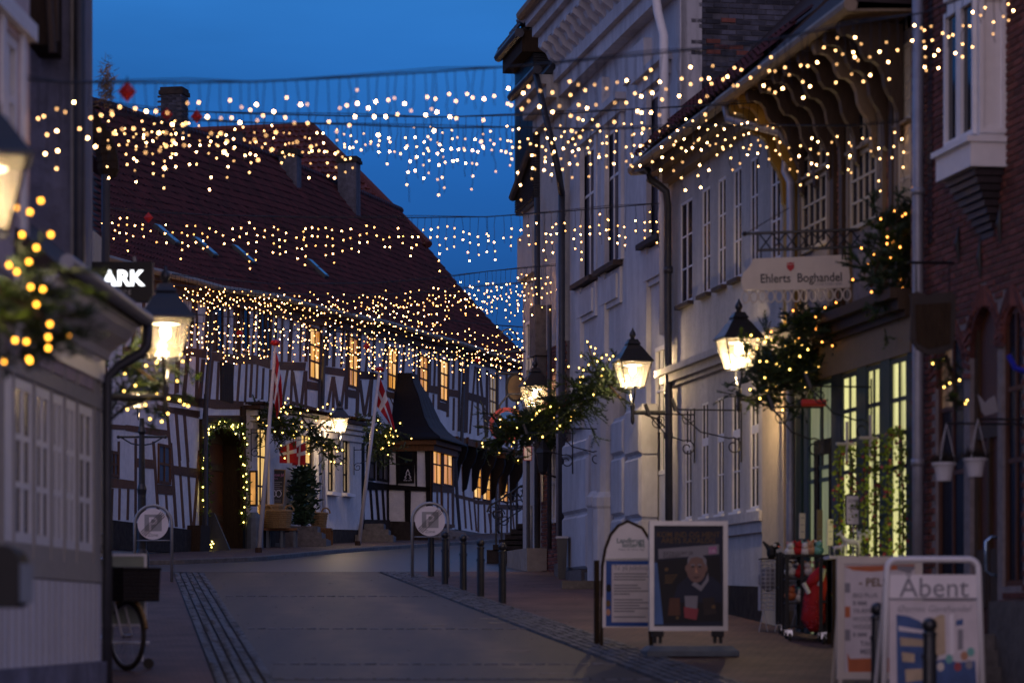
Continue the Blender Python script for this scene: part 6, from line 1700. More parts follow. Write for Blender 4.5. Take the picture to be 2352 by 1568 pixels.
for (cx, cy, Y, sx) in ((1350, 790, 46.8, 1),):
    b = MB(); pts = [P(1349, 785, 46.5), P(1362, 830, 46.6), P(1380, 880, 46.6)]; b.tube(pts, .012, 5); o = b.build('bare_twig', 'bark'); tag(o, 'bare upright twig strung with bulbs above the middle fir branch', 'twig')

# ------------------------------------------------------------------ curtains of fairy lights across the street
def bulb_mesh(r):
    k_ = 'bulb_far_' if r > .0107 else 'bulb_'
    return [MB().ball((0, 0, 0), r, 6).mesh('bulb', k_ + m_) for m_ in ('hot', 'warm', 'dim', 'dim')]
def curtain(label, pts, Y0, Y1, seed, drop=.62, step=.125, r=.012, span=None, gap=.135, fill=.66):
    """pts: pixels of the carrying cable from left to right; Y0, Y1 depths of its two ends"""
    rr = random.Random(seed); x0, x1 = pts[0][0], pts[-1][0]
    w = [P(x, y, Y0 + (Y1 - Y0) * (x - x0) / (x1 - x0)) for x, y in pts]
    t = thing('light_curtain', label, 'string lights', w[0], 'curtains of fairy lights across the street'); off = wloc(t)
    MB().tube(w, .009, 5).build('cable', 'wire', t)
    MB().tube([a + Vector((0, .02, .02 + .02 * math.sin(i * 2.1))) for i, a in enumerate(w)], .005, 4).build('support_wire', 'wire', t)
    ms = bulb_mesh(r); wire = MB(); n = 0
    acc = 0.0; dl = [.45, .8, .6, 1.0, .7, .9, .35, .55]
    k = 0
    for a, c in zip(w, w[1:]):
        L = (c - a).length; s_ = step - acc if acc else 0
        while s_ < L:
            q = a.lerp(c, s_ / L); x = proj(q)[0]
            if span is None or span[0] < x < span[1]:
                ll = drop * dl[rr.randrange(8)] * rr.uniform(.75, 1.2); path = [q]; z = .03 + rr.random() * .16; p_ = q.copy()
                par = rr.choice((0, 0, 1)); sgn = rr.choice((-1, 1))
                while z < ll + .05:
                    z += gap * .5 * rr.uniform(.7, 1.4); p_ = Vector((q.x + sgn * rr.uniform(-.012, .03), q.y + rr.uniform(-.03, .03), q.z - z)); path.append(p_)
                wire.tube(path, .0045, 3, False)
                for j in range(1, len(path)):
                    if (j + par) % 2 == 0:
                        if n < 298 and rr.random() < fill:
                            piece('bulb', ms[rr.choice((0, 0, 1, 1, 1, 2, 2))], t, path[j] - off + Vector((rr.uniform(-.012, .012), -.008, 0))); n += 1
            k += 1; s_ += step * rr.uniform(.8, 1.2)
        acc = 0
    wire.build('drop_wire', 'wire', t, norm=False, kind='stuff')
    return t
curtain('nearest light curtain, its big blurred bulbs highest in the picture', [(-10, 176), (60, 183), (150, 190), (257, 190), (430, 190), (588, 188), (800, 178), (1000, 165), (1176, 153), (1330, 140), (1500, 124), (1666, 108), (1800, 88), (1960, 55), (2120, 30), (2310, -40), (2400, -70)], 23.2, 29.4, 1, .56, .105, .0095, gap=.16, fill=.95)
curtain('second light curtain, ending at the yellow carved bracket', [(244, 236), (330, 250), (432, 256), (588, 262), (819, 267), (1016, 269), (1176, 265), (1302, 261), (1454, 251), (1608, 244), (1722, 237), (1800, 231)], 35.5, 38.2, 2, .66, .115, .0105, gap=.14, fill=.95)
curtain('third light curtain, ending before the brick and tall windows under the eaves', [(246, 262), (400, 275), (588, 282), (786, 286), (1016, 294), (1176, 292), (1355, 298), (1608, 291), (1766, 288), (1953, 290), (2092, 278)], 34.5, 33.6, 3, .66, .115, .0100, gap=.14, fill=.9)
curtain('light curtain whose right end is tied to the swan necked downpipe', [(240, 478), (330, 487), (480, 494), (700, 500), (960, 500), (1120, 498), (1266, 488), (1400, 477), (1530, 466)], 47.5, 46.0, 4, .66, .13, .0110, gap=.14, fill=.95)
curtain('light curtain ending at the black pipes of the narrow house, above skylights level', [(395, 630), (480, 640), (622, 652), (861, 651), (1000, 640), (1120, 623), (1210, 615), (1298, 608)], 62.0, 55.5, 5, .80, .13, .0116, gap=.16, fill=.9)
curtain('light curtain stretched just below the roof gutter, tied to the grey house', [(395, 655), (560, 668), (760, 680), (940, 675), (1120, 656), (1252, 646)], 66.0, 58.0, 6, .80, .13, .0116, gap=.16, fill=.9)
curtain('light curtain crossing the middle windows of the timbered house', [(430, 722), (560, 730), (700, 727), (861, 716), (960, 725), (1080, 742), (1204, 752)], 68.0, 66.0, 7, .85, .13, .0120, gap=.16, fill=.9)
curtain('lowest light curtain, before the lit upper windows', [(440, 742), (560, 752), (700, 760), (861, 764), (1020, 783), (1120, 782), (1206, 780)], 69.5, 74.0, 8, .9, .13, .0120, gap=.16, fill=.9)
curtain('farthest light curtain, hanging beside the bell roof', [(780, 778), (900, 786), (1020, 800), (1130, 806), (1206, 804)], 80.0, 84.0, 9, .8, .14, .0125, gap=.17, fill=.9)
# red paper lanterns hung on the cables
for i, (x, y, Y, s_, lab) in enumerate(((292, 211, 24.2, .08, 'dark red diamond ornament hanging highest against the sky'), (383, 263, 34.8, .075, 'glowing red ornament in front of the left chimney'), (452, 268, 34.6, .075, 'red ornament just right of the left chimney'), (341, 500, 47.2, .08, 'red ornament above the first skylight'),
                                    (550, 765, 69.5, .09, 'red ornament before the dark upper windows'), (842, 795, 70.5, .09, 'red ornament between two lit upper windows'), (1098, 826, 76, .09, 'red ornament beside the bell roof top, at the pipe elbow'))):
    c = P(x, y, Y); t = thing('red_ornament', lab, 'ornament', c, 'red ornaments on the light cables')
    vs = [c + Vector(q) * s_ for q in ((0, 0, 1.15), (1, 0, 0), (0, -.35, 0), (-1, 0, 0), (0, .35, 0), (0, 0, -1.15))]
    MB().add(vs, [(0, 1, 2), (0, 2, 3), (0, 3, 4), (0, 4, 1), (5, 2, 1), (5, 3, 2), (5, 4, 3), (5, 1, 4)]).build('diamond', 'red_plastic', t)
    MB().tube([c + Vector((0, 0, s_ * 1.1)), c + Vector((0, 0, s_ * 1.6))], .006, 4).build('hook', 'wire', t)
# ------------------------------------------------------------------ bollards
def bollard_proto():
    t = thing('bollard', 'x', 'bollard', (0, 0, 0), 'black ball topped bollards along the right kerb')
    MB().lathe((0, 0, 0), [(.062, -.1), (.062, .62), (.058, .63), (.058, .80), (.066, .81), (.066, .83), (.045, .85)], 14).build('post', 'iron_lamp', t, smooth=False)
    MB().ball((0, 0, .90), .068, 12).build('ball', 'iron_lamp', t, smooth=True)
    MB().lathe((0, 0, 0), [(.072, .60), (.072, .64)], 14).build('collar', 'iron_lamp', t)
    return t
bp = bollard_proto(); first = True
for (x, yt, lab) in ((990, 1203, 'black bollard overlapping the zone sign disc, farthest of the row'), (1022, 1215, 'black bollard at the right rim of the right zone sign'), (1064, 1222, 'third black bollard from the zone sign, alone on the brick pavement'),
                     (1104, 1232, 'fourth black bollard from the zone sign'), (1154, 1240, 'black bollard in front of the far stone steps, nearest of the distant five'), (2015, 1374, 'blurred black bollard in front of the orange poster sign'), (2135, 1408, 'big blurred black bollard in front of the sign reading open')):
    Y = FPX * 1.48 / (yt - 1025); c = P(x, yt, Y); c.z = g(Y)
    if first: bp.location = c; bp['label'] = lab; first = False
    else: copy_tree(bp, c, label=lab)

# ------------------------------------------------------------------ flags
def flag_cloth(parent, pt, cross=(.36, .5), nx=26, ny=20, name='flag'):
    """pt(u,v) -> world; Danish cross in its own pieces of cloth"""
    red, wh = MB(), MB()
    uw0, uw1, vw0, vw1 = cross[0] - .075, cross[0] + .075, cross[1] - .09, cross[1] + .09
    us = sorted({0, 1, uw0, uw1, *[i / nx for i in range(nx + 1)]}); vs = sorted({0, 1, vw0, vw1, *[i / ny for i in range(ny + 1)]})
    for a, c in zip(us, us[1:]):
        for e, f in zip(vs, vs[1:]):
            m_ = wh if (uw0 <= (a + c) / 2 <= uw1 or vw0 <= (e + f) / 2 <= vw1) else red
            m_.add([pt(a, e), pt(c, e), pt(c, f), pt(a, f)], [(0, 1, 2, 3)])
    o = red.build(name, 'flag_red', parent, norm=False); wh.build('white_cross', 'flag_white', o, norm=False)
def pole_flag(label, base, top, ball_r, pts_fn):
    t = thing('flagpole', label, 'flagpole', base, 'white flagpoles by the kerb')
    MB().tube([base - Vector((0, 0, .1)), base.lerp(top, .5), top], [.058, .05, .04], 10).build('pole', 'pole_white', t, smooth=True)
    MB().lathe(base, [(.085, -.05), (.085, .22)], 10).build('pole_foot', 'copper', t)
    MB().ball(top + Vector((0, 0, .06)), ball_r, 10, (1, 1, .6)).build('knob', 'red_plastic', t, smooth=True)
    f = thing('flag', pts_fn[0], 'flag', top, 'red flags with a white cross')
    flag_cloth(f, pts_fn[1])
b1 = gp(594, 1278); t1 = P(633, 793, b1.y)
def f1(u, v):      # hangs limp down the pole: u along fly, v from foot to hoist top
    y = (905 - 105 * v) * (1 - u) + (960 - 30 * v) * u
    x = (624 + 9 * v) * (1 - u) + (635 + 13 * v) * u + 5 * math.sin(u * 3.1) * (.4 + .6 * v)
    return P(x, y, b1.y + .10 * math.sin(9 * u + 3 * v) - .08 * u)
pole_flag('leaning white flagpole with a limp flag, left of the two poles', b1, t1, .13, ('red flag with white cross hanging limp down the left flagpole', f1))
b2 = gp(822, 1260); t2 = P(872, 853, b2.y)
q00, q01, q10, q11 = (860, 925), (871, 862), (893, 970), (908, 990)     # hoist foot/top, fly foot/top
def f2(u, v):
    a = (q00[0] + (q01[0] - q00[0]) * v, q00[1] + (q01[1] - q00[1]) * v); e = (q10[0] + (q11[0] - q10[0]) * v, q10[1] + (q11[1] - q10[1]) * v)
    return P(a[0] + (e[0] - a[0]) * u + 4 * math.sin(u * 3.1) * v, a[1] + (e[1] - a[1]) * u, b2.y + .16 * math.sin(7 * u + 2 * v))
pole_flag('leaning white flagpole with an open flag, right of the two poles', b2, t2, .13, ('red flag with white cross drooping open from the right flagpole', f2))
for k, (a, lab) in enumerate((([(642, 1028), (642, 1063), (683, 1063), (680, 1012)], 'small red flag with white cross on a bracket, front one of the pair'), ([(676, 1030), (671, 1068), (702, 1067), (702, 1016)], 'small red flag with white cross, rear one of the pair'))):
    Y = 76.6 + k * .25
    f = thing('small_flag', lab, 'flag', P(a[0][0], a[0][1], Y), 'small flags on the shop bracket')
    (tl, bl_, br_, tr) = a
    def pf(u, v, tl=tl, bl_=bl_, br_=br_, tr=tr, Y=Y):
        l_ = (bl_[0] + (tl[0] - bl_[0]) * v, bl_[1] + (tl[1] - bl_[1]) * v); r_ = (br_[0] + (tr[0] - br_[0]) * v, br_[1] + (tr[1] - br_[1]) * v)
        return P(l_[0] + (r_[0] - l_[0]) * u, l_[1] + (r_[1] - l_[1]) * u, Y + .05 * math.sin(5 * u + v))
    flag_cloth(f, pf, (.5, .55), 10, 8)
    MB().tube([P(tl[0] - 5, tl[1] + 2, Y - .02), P(tr[0] + 3, tr[1] - 3, Y - .02)], .018, 6).build('flag_stick', 'pole_white', f)
def FW_(x, y, L, lab): 
    s_, z_ = SH.px(x, y, .1); wall_bracket(s_, z_, L, lab, SH.off(.1))
FW_(1002 * 0 + c6(728, 315)[0], c6(728, 315)[1], .8, 'scrolled iron bracket on the white shop front by its first lit window')
FW_(c6(1160, 380)[0], c6(1160, 380)[1], .9, 'scrolled iron bracket carrying the two small flags')
FW_(c6(1722, 480)[0], c6(1722, 480)[1], .7, 'pale scrolled iron bracket at the right end of the white shop front')
s_, z_ = RT.px(1338, 995, .05); wall_bracket(s_, z_, .9, 'scrolled iron flag bracket low on the ornate house, left of the lantern', RT.off(.22))
s_, z_ = RT.px(1408, 985, .05); wall_bracket(s_, z_, .9, 'scrolled iron flag bracket on the ornate house, right below the wide fir branch', RT.off(.22))
s_, z_ = RT.px(2000, 1070, .05)
wall_bracket(RT.S(e3(385, 545)[0]), RT.px(*e3(385, 545))[1], .7, 'iron bracket on the green shop beside the red roll', RT.off(.12))
wall_bracket(RT.S(e3(708, 410)[0]), RT.px(*e3(708, 410))[1], .8, 'iron bracket on the green shop between two tall lit windows', RT.off(.12))
p = RT.pt(*RT.px(1869, 925, .5), .5)
rn = MB().tube([p + Vector((-.16, 0, 0)), p + Vector((-.15, 0, 0)), p + Vector((.15, 0, 0)), p + Vector((.16, 0, 0))], [.02, .045, .045, .02], 10).build('red_roll', 'red_neon'); tag(rn, 'small red rolled flag tied on the green shop bracket', 'flag')

# ------------------------------------------------------------------ road signs
def zone_sign(label, x, yc, Y, poles):
    c = P(x, yc, Y); zg_ = g(Y)
    t = thing('zone_sign', label, 'road sign', (c.x, Y, zg_), 'end of parking zone signs in steel hoops')
    r_ = .285
    F = Frame((c.x, Y), (1, -.02)); 
    b = MB(); n_ = 28; hw = .34
    pts = [F.pt(-hw, zg_ - .1), F.pt(-hw, c.z)] + [F.pt(-hw * math.cos(math.pi * i / 14), c.z + hw * math.sin(math.pi * i / 14)) for i in range(1, 14)] + [F.pt(hw, c.z), F.pt(hw, zg_ - .1)]
    b.tube(pts, .03, 9); b.tube([F.pt(-hw, c.z - .3), F.pt(hw, c.z - .3)], .012, 6); b.build('hoop', 'steel', t, smooth=True)
    disc = [(r_ * math.cos(2 * math.pi * i / 40), c.z + r_ * math.sin(2 * math.pi * i / 40)) for i in range(40)]
    dsk = MB().fpoly(F, disc, .02, .032).build('disc', 'sign_white', t)
    b = MB()
    # pale P plate, diagonal bars, lettering
    b.fpoly(F, [(-.155, c.z - .13), (.16, c.z - .13), (.16, c.z + .175), (-.155, c.z + .175)], .032, .034); b.build('symbol_plate', 'sign_grey', dsk)
    text(dsk, F, -.005, c.z - .11, .0352, .34, 'P', 'sign_white', bold=.012, name='letter')
    b = MB()
    for k in range(4):
        o_ = (k - 1.5) * .034; a = R(45); dx, dz = math.cos(a), math.sin(a); nx_, nz_ = -dz * o_, dx * o_; hl = .275 - abs(o_) * .3
        w_ = .0055
        b.fpoly(F, [(nx_ - dx * hl + dz * w_, c.z + nz_ - dz * hl - dx * w_), (nx_ + dx * hl + dz * w_, c.z + nz_ + dz * hl - dx * w_), (nx_ + dx * hl - dz * w_, c.z + nz_ + dz * hl + dx * w_), (nx_ - dx * hl - dz * w_, c.z + nz_ - dz * hl + dx * w_)], .039, .041)
    b.build('diagonal_bar', 'sign_blackprint', dsk)
    text(dsk, F, 0, c.z - .225, .036, .085, 'Zone', 'sign_grey', bold=.01, name='lettering')
    return t
zone_sign('round end of zone parking sign in a steel hoop, behind the bollards', 988, 1196, 53.8, 1)
zone_sign('round end of zone parking sign in a steel hoop, half behind the lamp post', 352, 1203, 52.0, 1)
# no parking disc on the corner pole
Yp = 57.6
ps = thing('no_parking_sign', 'faded red and blue no parking disc behind fir twigs, above two way arrow plate', 'road sign', (P(1213, 1300, Yp).x, Yp, g(Yp)))
xp = P(1213, 1300, Yp).x
MB().tube([(xp, Yp, g(Yp) - .1), (xp, Yp, P(0, 850, Yp).z)], .038, 9).build('pole', 'zinc_dark', ps)
Fp = Frame((P(1164, 0, Yp).x, Yp - .08), (1, -.1)); zc_ = P(0, 976, Yp).z
circ = lambda r_, n_=36: [(r_ * math.cos(2 * math.pi * i / n_), zc_ + r_ * math.sin(2 * math.pi * i / n_)) for i in range(n_)]
dsk = MB().fpoly(Fp, circ(.355), 0, .012).build('disc', 'sign_darkred', ps)
MB().fpoly(Fp, circ(.265), .012, .016).build('blue_field', 'sign_blue', dsk)
MB().fpoly(Fp, [(-.21, zc_ + .15), (-.15, zc_ + .21), (.21, zc_ - .15), (.15, zc_ - .21)], .016, .02).build('red_bar', 'sign_darkred', dsk)
MB().tube([P(1213, 905, Yp), P(1168, 905, Yp), P(1148, 930, Yp), P(1143, 985, Yp)], .022, 7).build('bracket', 'zinc_dark', ps)
Fa = Frame((P(1212, 0, Yp).x, Yp - .07), (1, 0)); za0, za1 = P(0, 1058, Yp).z, P(0, 1025, Yp).z; w_ = .085
pl_ = MB().fbox(Fa, -w_, w_, za0, za1, 0, .01).build('arrow_plate', 'sign_red', ps); MB().fbox(Fa, -w_ + .014, w_ - .014, za0 + .014, za1 - .014, .01, .013).build('white_field', 'sign_white', pl_)
zm = (za0 + za1) / 2; b = MB(); b.fbox(Fa, -.008, .008, zm - .08, zm + .08, .013, .016)
for s_ in (1, -1): b.fpoly(Fa, [(-.04, zm + s_ * .055), (0, zm + s_ * .10), (.04, zm + s_ * .055), (0, zm + s_ * .075)], .013, .016)
b.build('arrow', 'sign_blackprint', pl_)
# dark guild sign hanging above
hb = thing('hanging_guild_sign', 'black iron sign bracket with a round yellow plate above the no parking disc', 'sign', P(1195, 880, 59))
Yh = 59.0
MB().tube([P(1128, 808, Yh), P(1260, 806, Yh)], .02, 6).build('arm', 'iron', hb); 
b = MB(); b.tube([P(1140, 862, Yh), P(1140, 930, Yh)], .012, 5); b.tube([P(1138, 858, Yh), P(1190, 856, Yh)], .03, 6); b.tube(scroll(P(1165, 775, Yh), (1, 0, 0), (0, 0, 1), .2, 1.3, 16), .014, 5); b.build('hanger', 'iron', hb, kind='stuff')
FG = Frame((P(1185, 0, Yh).x, Yh), (1, 0)); zg2 = P(0, 890, Yh).z
MB().fpoly(FG, [(.22 * math.cos(2 * math.pi * i / 24), zg2 + .3 * math.sin(2 * math.pi * i / 24)) for i in range(24)], 0, .02).build('plate', 'board_black', hb)
MB().fpoly(FG, [(.17 * math.cos(2 * math.pi * i / 24), zg2 + .25 * math.sin(2 * math.pi * i / 24)) for i in range(24)], .02, .024).build('plate_field', 'board_gold', hb)

# ------------------------------------------------------------------ hanging shop signs
# glowing-letter box on the left
Ya = 33.0
FA = Frame((P(236, 0, Ya).x, Ya), (1, 0)); X_ = lambda x: (x - 236) * Ya / FPX
za = lambda y: P(0, y, Ya).z
ark = thing('light_box_sign', 'black box sign with glowing white letters ARK and faint styling below', 'sign', P(293, 648, Ya))
MB().fbox(FA, X_(200), X_(350), za(692), za(601), -.16, 0).build('box', 'board_black', ark)
text(ark, FA, X_(236), za(655), .004, .245, 'ARK', 'ark_letters', align='LEFT', bold=.035, stretch=1.0, name='lit_letters')
MB().fpoly(FA, [(X_(262) + .033 * math.cos(2 * math.pi * i / 14), za(651) + .033 * math.sin(2 * math.pi * i / 14)) for i in range(14)], .001, .006).build('lit_dot', 'ark_letters', ark)
text(ark, FA, X_(246), za(673), .004, .085, 'styling', 'sign_grey', align='LEFT', space=1.25)
MB().tube([P(310, 601, Ya), P(308, 590, Ya)], .02, 6).build('fixing', 'steel', ark)
MB().box((P(195, 0, Ya).x - .6, Ya + .04, za(660)), (P(200, 0, Ya).x, Ya + .12, za(640))).build('arm', 'iron', ark)
# white bookshop sign with bracket grille
Yb = 35.6
FB = Frame((P(1828, 0, Yb).x, Yb), (1, .05)); XB = lambda x: (x - 1828) * Yb / FPX; zB = lambda y: P(0, y, Yb).z
bk = thing('bookshop_sign', 'cream hanging sign lettered Ehlerts Boghandel with a red crest and iron rings below', 'sign', P(1828, 640, Yb))
tilt = .045
tz = lambda x, y: zB(y) + 0
pl_ = [(1706, 668), (1702, 655), (1702, 640), (1706, 628), (1716, 618), (1724, 607), (1728, 595), (1840, 590), (1938, 585), (1942, 600), (1950, 615), (1953, 640), (1953, 660), (1830, 666)]
MB().fpoly(FB, [(XB(x), zB(y)) for x, y in pl_], -.02, .02).build('board', 'sign_cream', bk)
text(bk, FB, XB(1840), zB(648), .024, .158, 'Ehlerts  Boghandel', 'sign_blackprint', bold=.012, tilt=.028, stretch=.87)
text(bk, FB, XB(1903), zB(655), .024, .045, 'LONE KIRBY BAK', 'print_grey', tilt=.028)
b = MB(); b.fpoly(FB, [(XB(1807), zB(617)), (XB(1806), zB(609)), (XB(1824), zB(608)), (XB(1823), zB(617)), (XB(1815), zB(624))], .02, .026); b.fpoly(FB, [(XB(1808), zB(607)), (XB(1806), zB(603)), (XB(1811), zB(605)), (XB(1815), zB(602)), (XB(1819), zB(605)), (XB(1824), zB(602)), (XB(1822), zB(607))], .02, .026); b.build('red_crest', 'sign_red', bk)
b = MB()
for i in range(13):
    cx = 1711 + i * 19.6; cy = 683 - i * .6
    b.tube([FB.pt(XB(cx) + .045 * math.cos(2 * math.pi * k / 16), zB(cy) + .072 * math.sin(2 * math.pi * k / 16), 0) for k in range(17)], .010, 5, False)
b.build('ring', 'sign_cream', bk, kind='stuff')
b = MB(); b.tube([P(1712, 537, Yb), P(1940, 528, Yb), P(2070, 522, Yb)], .018, 6); b.tube([P(1740, 575, Yb), P(1940, 568, Yb), P(2070, 562, Yb)], .018, 6); b.tube([P(1740, 536, Yb), P(1740, 577, Yb)], .016, 6)
for i in range(9):
    x = 1744 + i * 30; y = 537 - i * 1.3; b.tube([P(x, y, Yb), P(x + 30, y + 39, Yb)], .009, 4); b.tube([P(x, y + 39, Yb), P(x + 30, y, Yb)], .009, 4)
for x in (1748, 1935): b.tube([P(x, 572, Yb), P(x, 594, Yb)], .009, 4)
b.tube([P(1712, 537, Yb), P(1812, 478, Yb + 1)], .006, 4); b.ball(P(1710, 537, Yb), .035, 7)
b.build('bracket_grille', 'iron', bk)
# dark brown shield sign on the brick house
Ys = 29.6
FS = Frame((P(2140, 0, Ys).x, Ys), (1, .1)); XS = lambda x: (x - 2140) * Ys / FPX; zS_ = lambda y: P(0, y, Ys).z
sg = thing('brown_shield_sign', 'dark brown shaped wooden sign hanging before the brick house corner', 'sign', P(2140, 740, Ys))
MB().fpoly(FS, [(XS(x), zS_(y)) for x, y in ((2092, 690), (2088, 676), (2105, 670), (2130, 678), (2160, 672), (2188, 670), (2196, 682), (2194, 760), (2190, 800), (2165, 812), (2130, 815), (2105, 803), (2090, 780))], -.02, .02).build('board', 'brown_sign', sg)
MB().fpoly(FS, [(XS(x), zS_(y)) for x, y in ((2100, 700), (2184, 694), (2182, 790), (2130, 802), (2102, 786))], .02, .026).build('raised_field', 'oldwood', sg)
b = MB(); b.tube([P(2085, 603, Ys), P(2190, 604, Ys + .4)], .016, 6); 
for x in (2105, 2180): b.tube([P(x, 604, Ys), P(x, 672, Ys)], .008, 4)
b.build('arm', 'iron', sg)
# blue hook and white animal-shaped plate by the far right windows
o = MB().tube([P(2316, 815, 29.0), P(2332, 845, 29.0), P(2352, 852, 29.0), P(2375, 850, 29.0)], .03, 7).build('blue_bracket', 'blue_metal'); tag(o, 'bright blue metal bracket at the right edge of the brick house', 'bracket')
FN = Frame((P(2270, 0, 29.5).x, 29.5), (1, .1)); XN = lambda x: (x - 2270) * 29.5 / FPX
b = MB(); b.fpoly(FN, [(XN(x), P(0, y, 29.5).z) for x, y in ((2244, 905), (2252, 912), (2262, 925), (2272, 915), (2284, 908), (2288, 920), (2292, 945), (2280, 950), (2262, 955), (2254, 945), (2250, 925))], -.01, .01)
o = b.build('bird_plate', 'print_grey'); tag(o, 'pale grey bird shaped plate hanging above the white flower pots', 'sign')
# white hanging pots with tired plants
for (x, y, lab, sd) in ((2168, 1082, 'white hanging flower pot with dark heather, left of two', 31), (2240, 1072, 'white hanging flower pot with trailing dry plant, right of two', 32)):
    Y = 29.3; c = P(x, y, Y); t = thing('hanging_pot', lab, 'flower pot', c, 'white pots hung before the brick house')
    MB().lathe(c, [(.075, -.10), (.088, -.02), (.105, .06), (.125, .065), (.125, .09), (.11, .09)], 16).build('pot', 'pot_white', t)
    b = MB(); rr = random.Random(sd)
    for i in range(260):
        q = c + Vector((rr.gauss(0, .05), rr.gauss(0, .05), .09)); v = Vector((rr.gauss(0, .6), rr.gauss(0, .6), rr.uniform(.1, 1))).normalized() * rr.uniform(.06, .17); w_ = v.cross(Vector((0, 1, .3))).normalized() * .006
        b.add([q - w_, q + w_, q + v], [(0, 1, 2)])
    b.build('foliage', 'wicker_dark', t, norm=False, kind='stuff')
    b = MB(); top = P(x + 6, y - 110, Y)
    for k in range(3):
        an = k * 2.1; b.tube([c + Vector((.12 * math.cos(an), .12 * math.sin(an), .08)), top], .004, 4)
    b.build('hanger', 'pole_white', t)
    MB().tube([top, top + RW3 * .9], .012, 5).build('arm', 'iron', t)

# ------------------------------------------------------------------ pavement signs
def plate(F, pts, d0, d1_): return MB().fpoly(F, pts, d0, d1_)
def rrect(x0, x1, z0, z1, r_, n_=5, top_only=False):
    out = []
    for (cx, cz, a0, rr_) in ((x1 - r_, z0 + r_, -90, 0 if top_only else r_), (x1 - r_, z1 - r_, 0, r_), (x0 + r_, z1 - r_, 90, r_), (x0 + r_, z0 + r_, 180, 0 if top_only else r_)):
        if rr_ == 0: out.append((x1 if cx > (x0 + x1) / 2 else x0, z0)); continue
        for i in range(n_ + 1):
            a = R(a0 + 90 * i / n_); out.append((cx + rr_ * math.cos(a), cz + rr_ * math.sin(a)))
    return out
# poster stand with weighted base
Y = 33.6; c = P(1580, 1500, Y); zg_ = g(Y); F = Frame((c.x, Y), (1, .10)); k = Y / FPX
XS2 = lambda x: (x - 1580) * k; zP = lambda y: P(0, y, Y).z
t = thing('poster_stand', 'black poster stand with catalogue poster of a smiling man, on a weighted base', 'poster stand', (c.x, Y, zg_))
x0, x1, z0, z1 = XS2(1490), XS2(1672), zP(1448), zP(1196)
b = MB()
for (a, e, f, h_) in ((x0, x0 + .055, z0, z1), (x1 - .055, x1, z0, z1), (x0 + .055, x1 - .055, z0, z0 + .055), (x0 + .055, x1 - .055, z1 - .055, z1)): b.fbox(F, a, e, f, h_, -.06, .03)
b.build('frame', 'alu', t)
ps_ = MB().fbox(F, x0 + .055, x1 - .055, z0 + .055, z1 - .055, -.04, .0).build('poster', 'poster_navy', t)
wP, hP = x1 - x0, z1 - z0
at = lambda u, v: (x0 + wP * u, z0 + hP * v)
def pp(pts, mt, d=.003, name='print'): return plate(F, [at(u, v) for u, v in pts], .0, d).build(name, mt, ps_)
def ell(cx, cy, rx, ry, n_=22): return [(cx + rx * math.cos(2 * math.pi * i / n_), cy + ry * math.sin(2 * math.pi * i / n_)) for i in range(n_)]
pp([(.06, .06), (.18, .06), (.12, .62), (.06, .62)], 'poster_sky', .002)
pp([(.18, .07), (.94, .09), (.90, .68), (.10, .64)], 'poster_dark', .003)
pp([(.12, .655), (.89, .70), (.89, .79), (.115, .745)], 'print_grey', .004)
pp([(.76, .70), (.86, .705), (.86, .77), (.76, .765)], 'print_pink', .005)
text(ps_, F, *at(.80, .715), .006, .05, '110', 'sign_white')
text(ps_, F, *at(.50, .855), .004, .088, 'KOM IND OG HENT', 'print_gold', bold=.01, stretch=.95); text(ps_, F, *at(.50, .80), .004, .088, 'ÅRETS KATALOG', 'print_gold', bold=.01, stretch=.95)
text(ps_, F, *at(.18, .695), .006, .05, 'KATALOGET ER', 'poster_dark', align='LEFT'); text(ps_, F, *at(.18, .665), .006, .05, 'KOMMET', 'poster_dark', align='LEFT')
# portrait: dark pullover, pale collar, head with hair, brow, eyes, nose and mouth
pp([(.30, .26), (.95, .26), (.92, .42), (.80, .50), (.50, .50), (.36, .42)], 'poster_navy', .0045)
pp([(.54, .42), (.66, .36), (.76, .46), (.75, .53), (.72, .47), (.66, .41), (.58, .45)], 'print_grey', .005)
pp(ell(.60, .565, .125, .125), 'skin', .0055); pp([(.49, .60), (.49, .66), (.53, .69), (.60, .70), (.68, .69), (.73, .65), (.73, .58), (.70, .62), (.68, .66), (.60, .675), (.53, .66)], 'print_grey', .006)
for u in (.555, .645): pp(ell(u, .585, .022, .008, 10), 'poster_dark', .0065); pp(ell(u, .602, .03, .006, 10), 'print_grey', .0064)
pp([(.595, .585), (.618, .53), (.585, .53)], 'peach', .0064); pp([(.545, .495), (.60, .478), (.655, .498), (.60, .49)], 'poster_dark', .0065)
pp(ell(.475, .57, .016, .03, 10), 'skin', .0054); pp(ell(.728, .57, .016, .03, 10), 'skin', .0054)
pp([(.46, .20), (.61, .20), (.62, .32), (.45, .32)], 'print_grey', .0066); pp([(.45, .12), (.60, .10), (.63, .20), (.44, .22)], 'sign_darkred', .0067)
pp([(.24, .14), (.40, .14), (.39, .30), (.26, .30)], 'door_brown', .0048); pp([(.70, .14), (.86, .16), (.83, .31), (.68, .30)], 'brown_sign', .0048)
for (u, v, s_) in ((.82, .22, .025), (.36, .12, .02), (.22, .56, .025)): pp(ell(u, v, s_, s_ * .7, 10), 'print_gold', .007)
for i in range(4): pp([(.20, .50 - i * .022), (.36 - .02 * i, .503 - i * .022), (.36 - .02 * i, .512 - i * .022), (.20, .509 - i * .022)], 'print_gold', .006)
b = MB()
for x in (1510, 1650): b.fbox(F, XS2(x - 13), XS2(x + 13), zP(1462), zP(1448), -.07, .03); b.fbox(F, XS2(x - 10), XS2(x - 3), zP(1476), zP(1462), -.05, .01); b.fbox(F, XS2(x + 3), XS2(x + 10), zP(1476), zP(1462), -.05, .01)
b.build('spring_leg', 'plastic_black', t, kind='stuff')
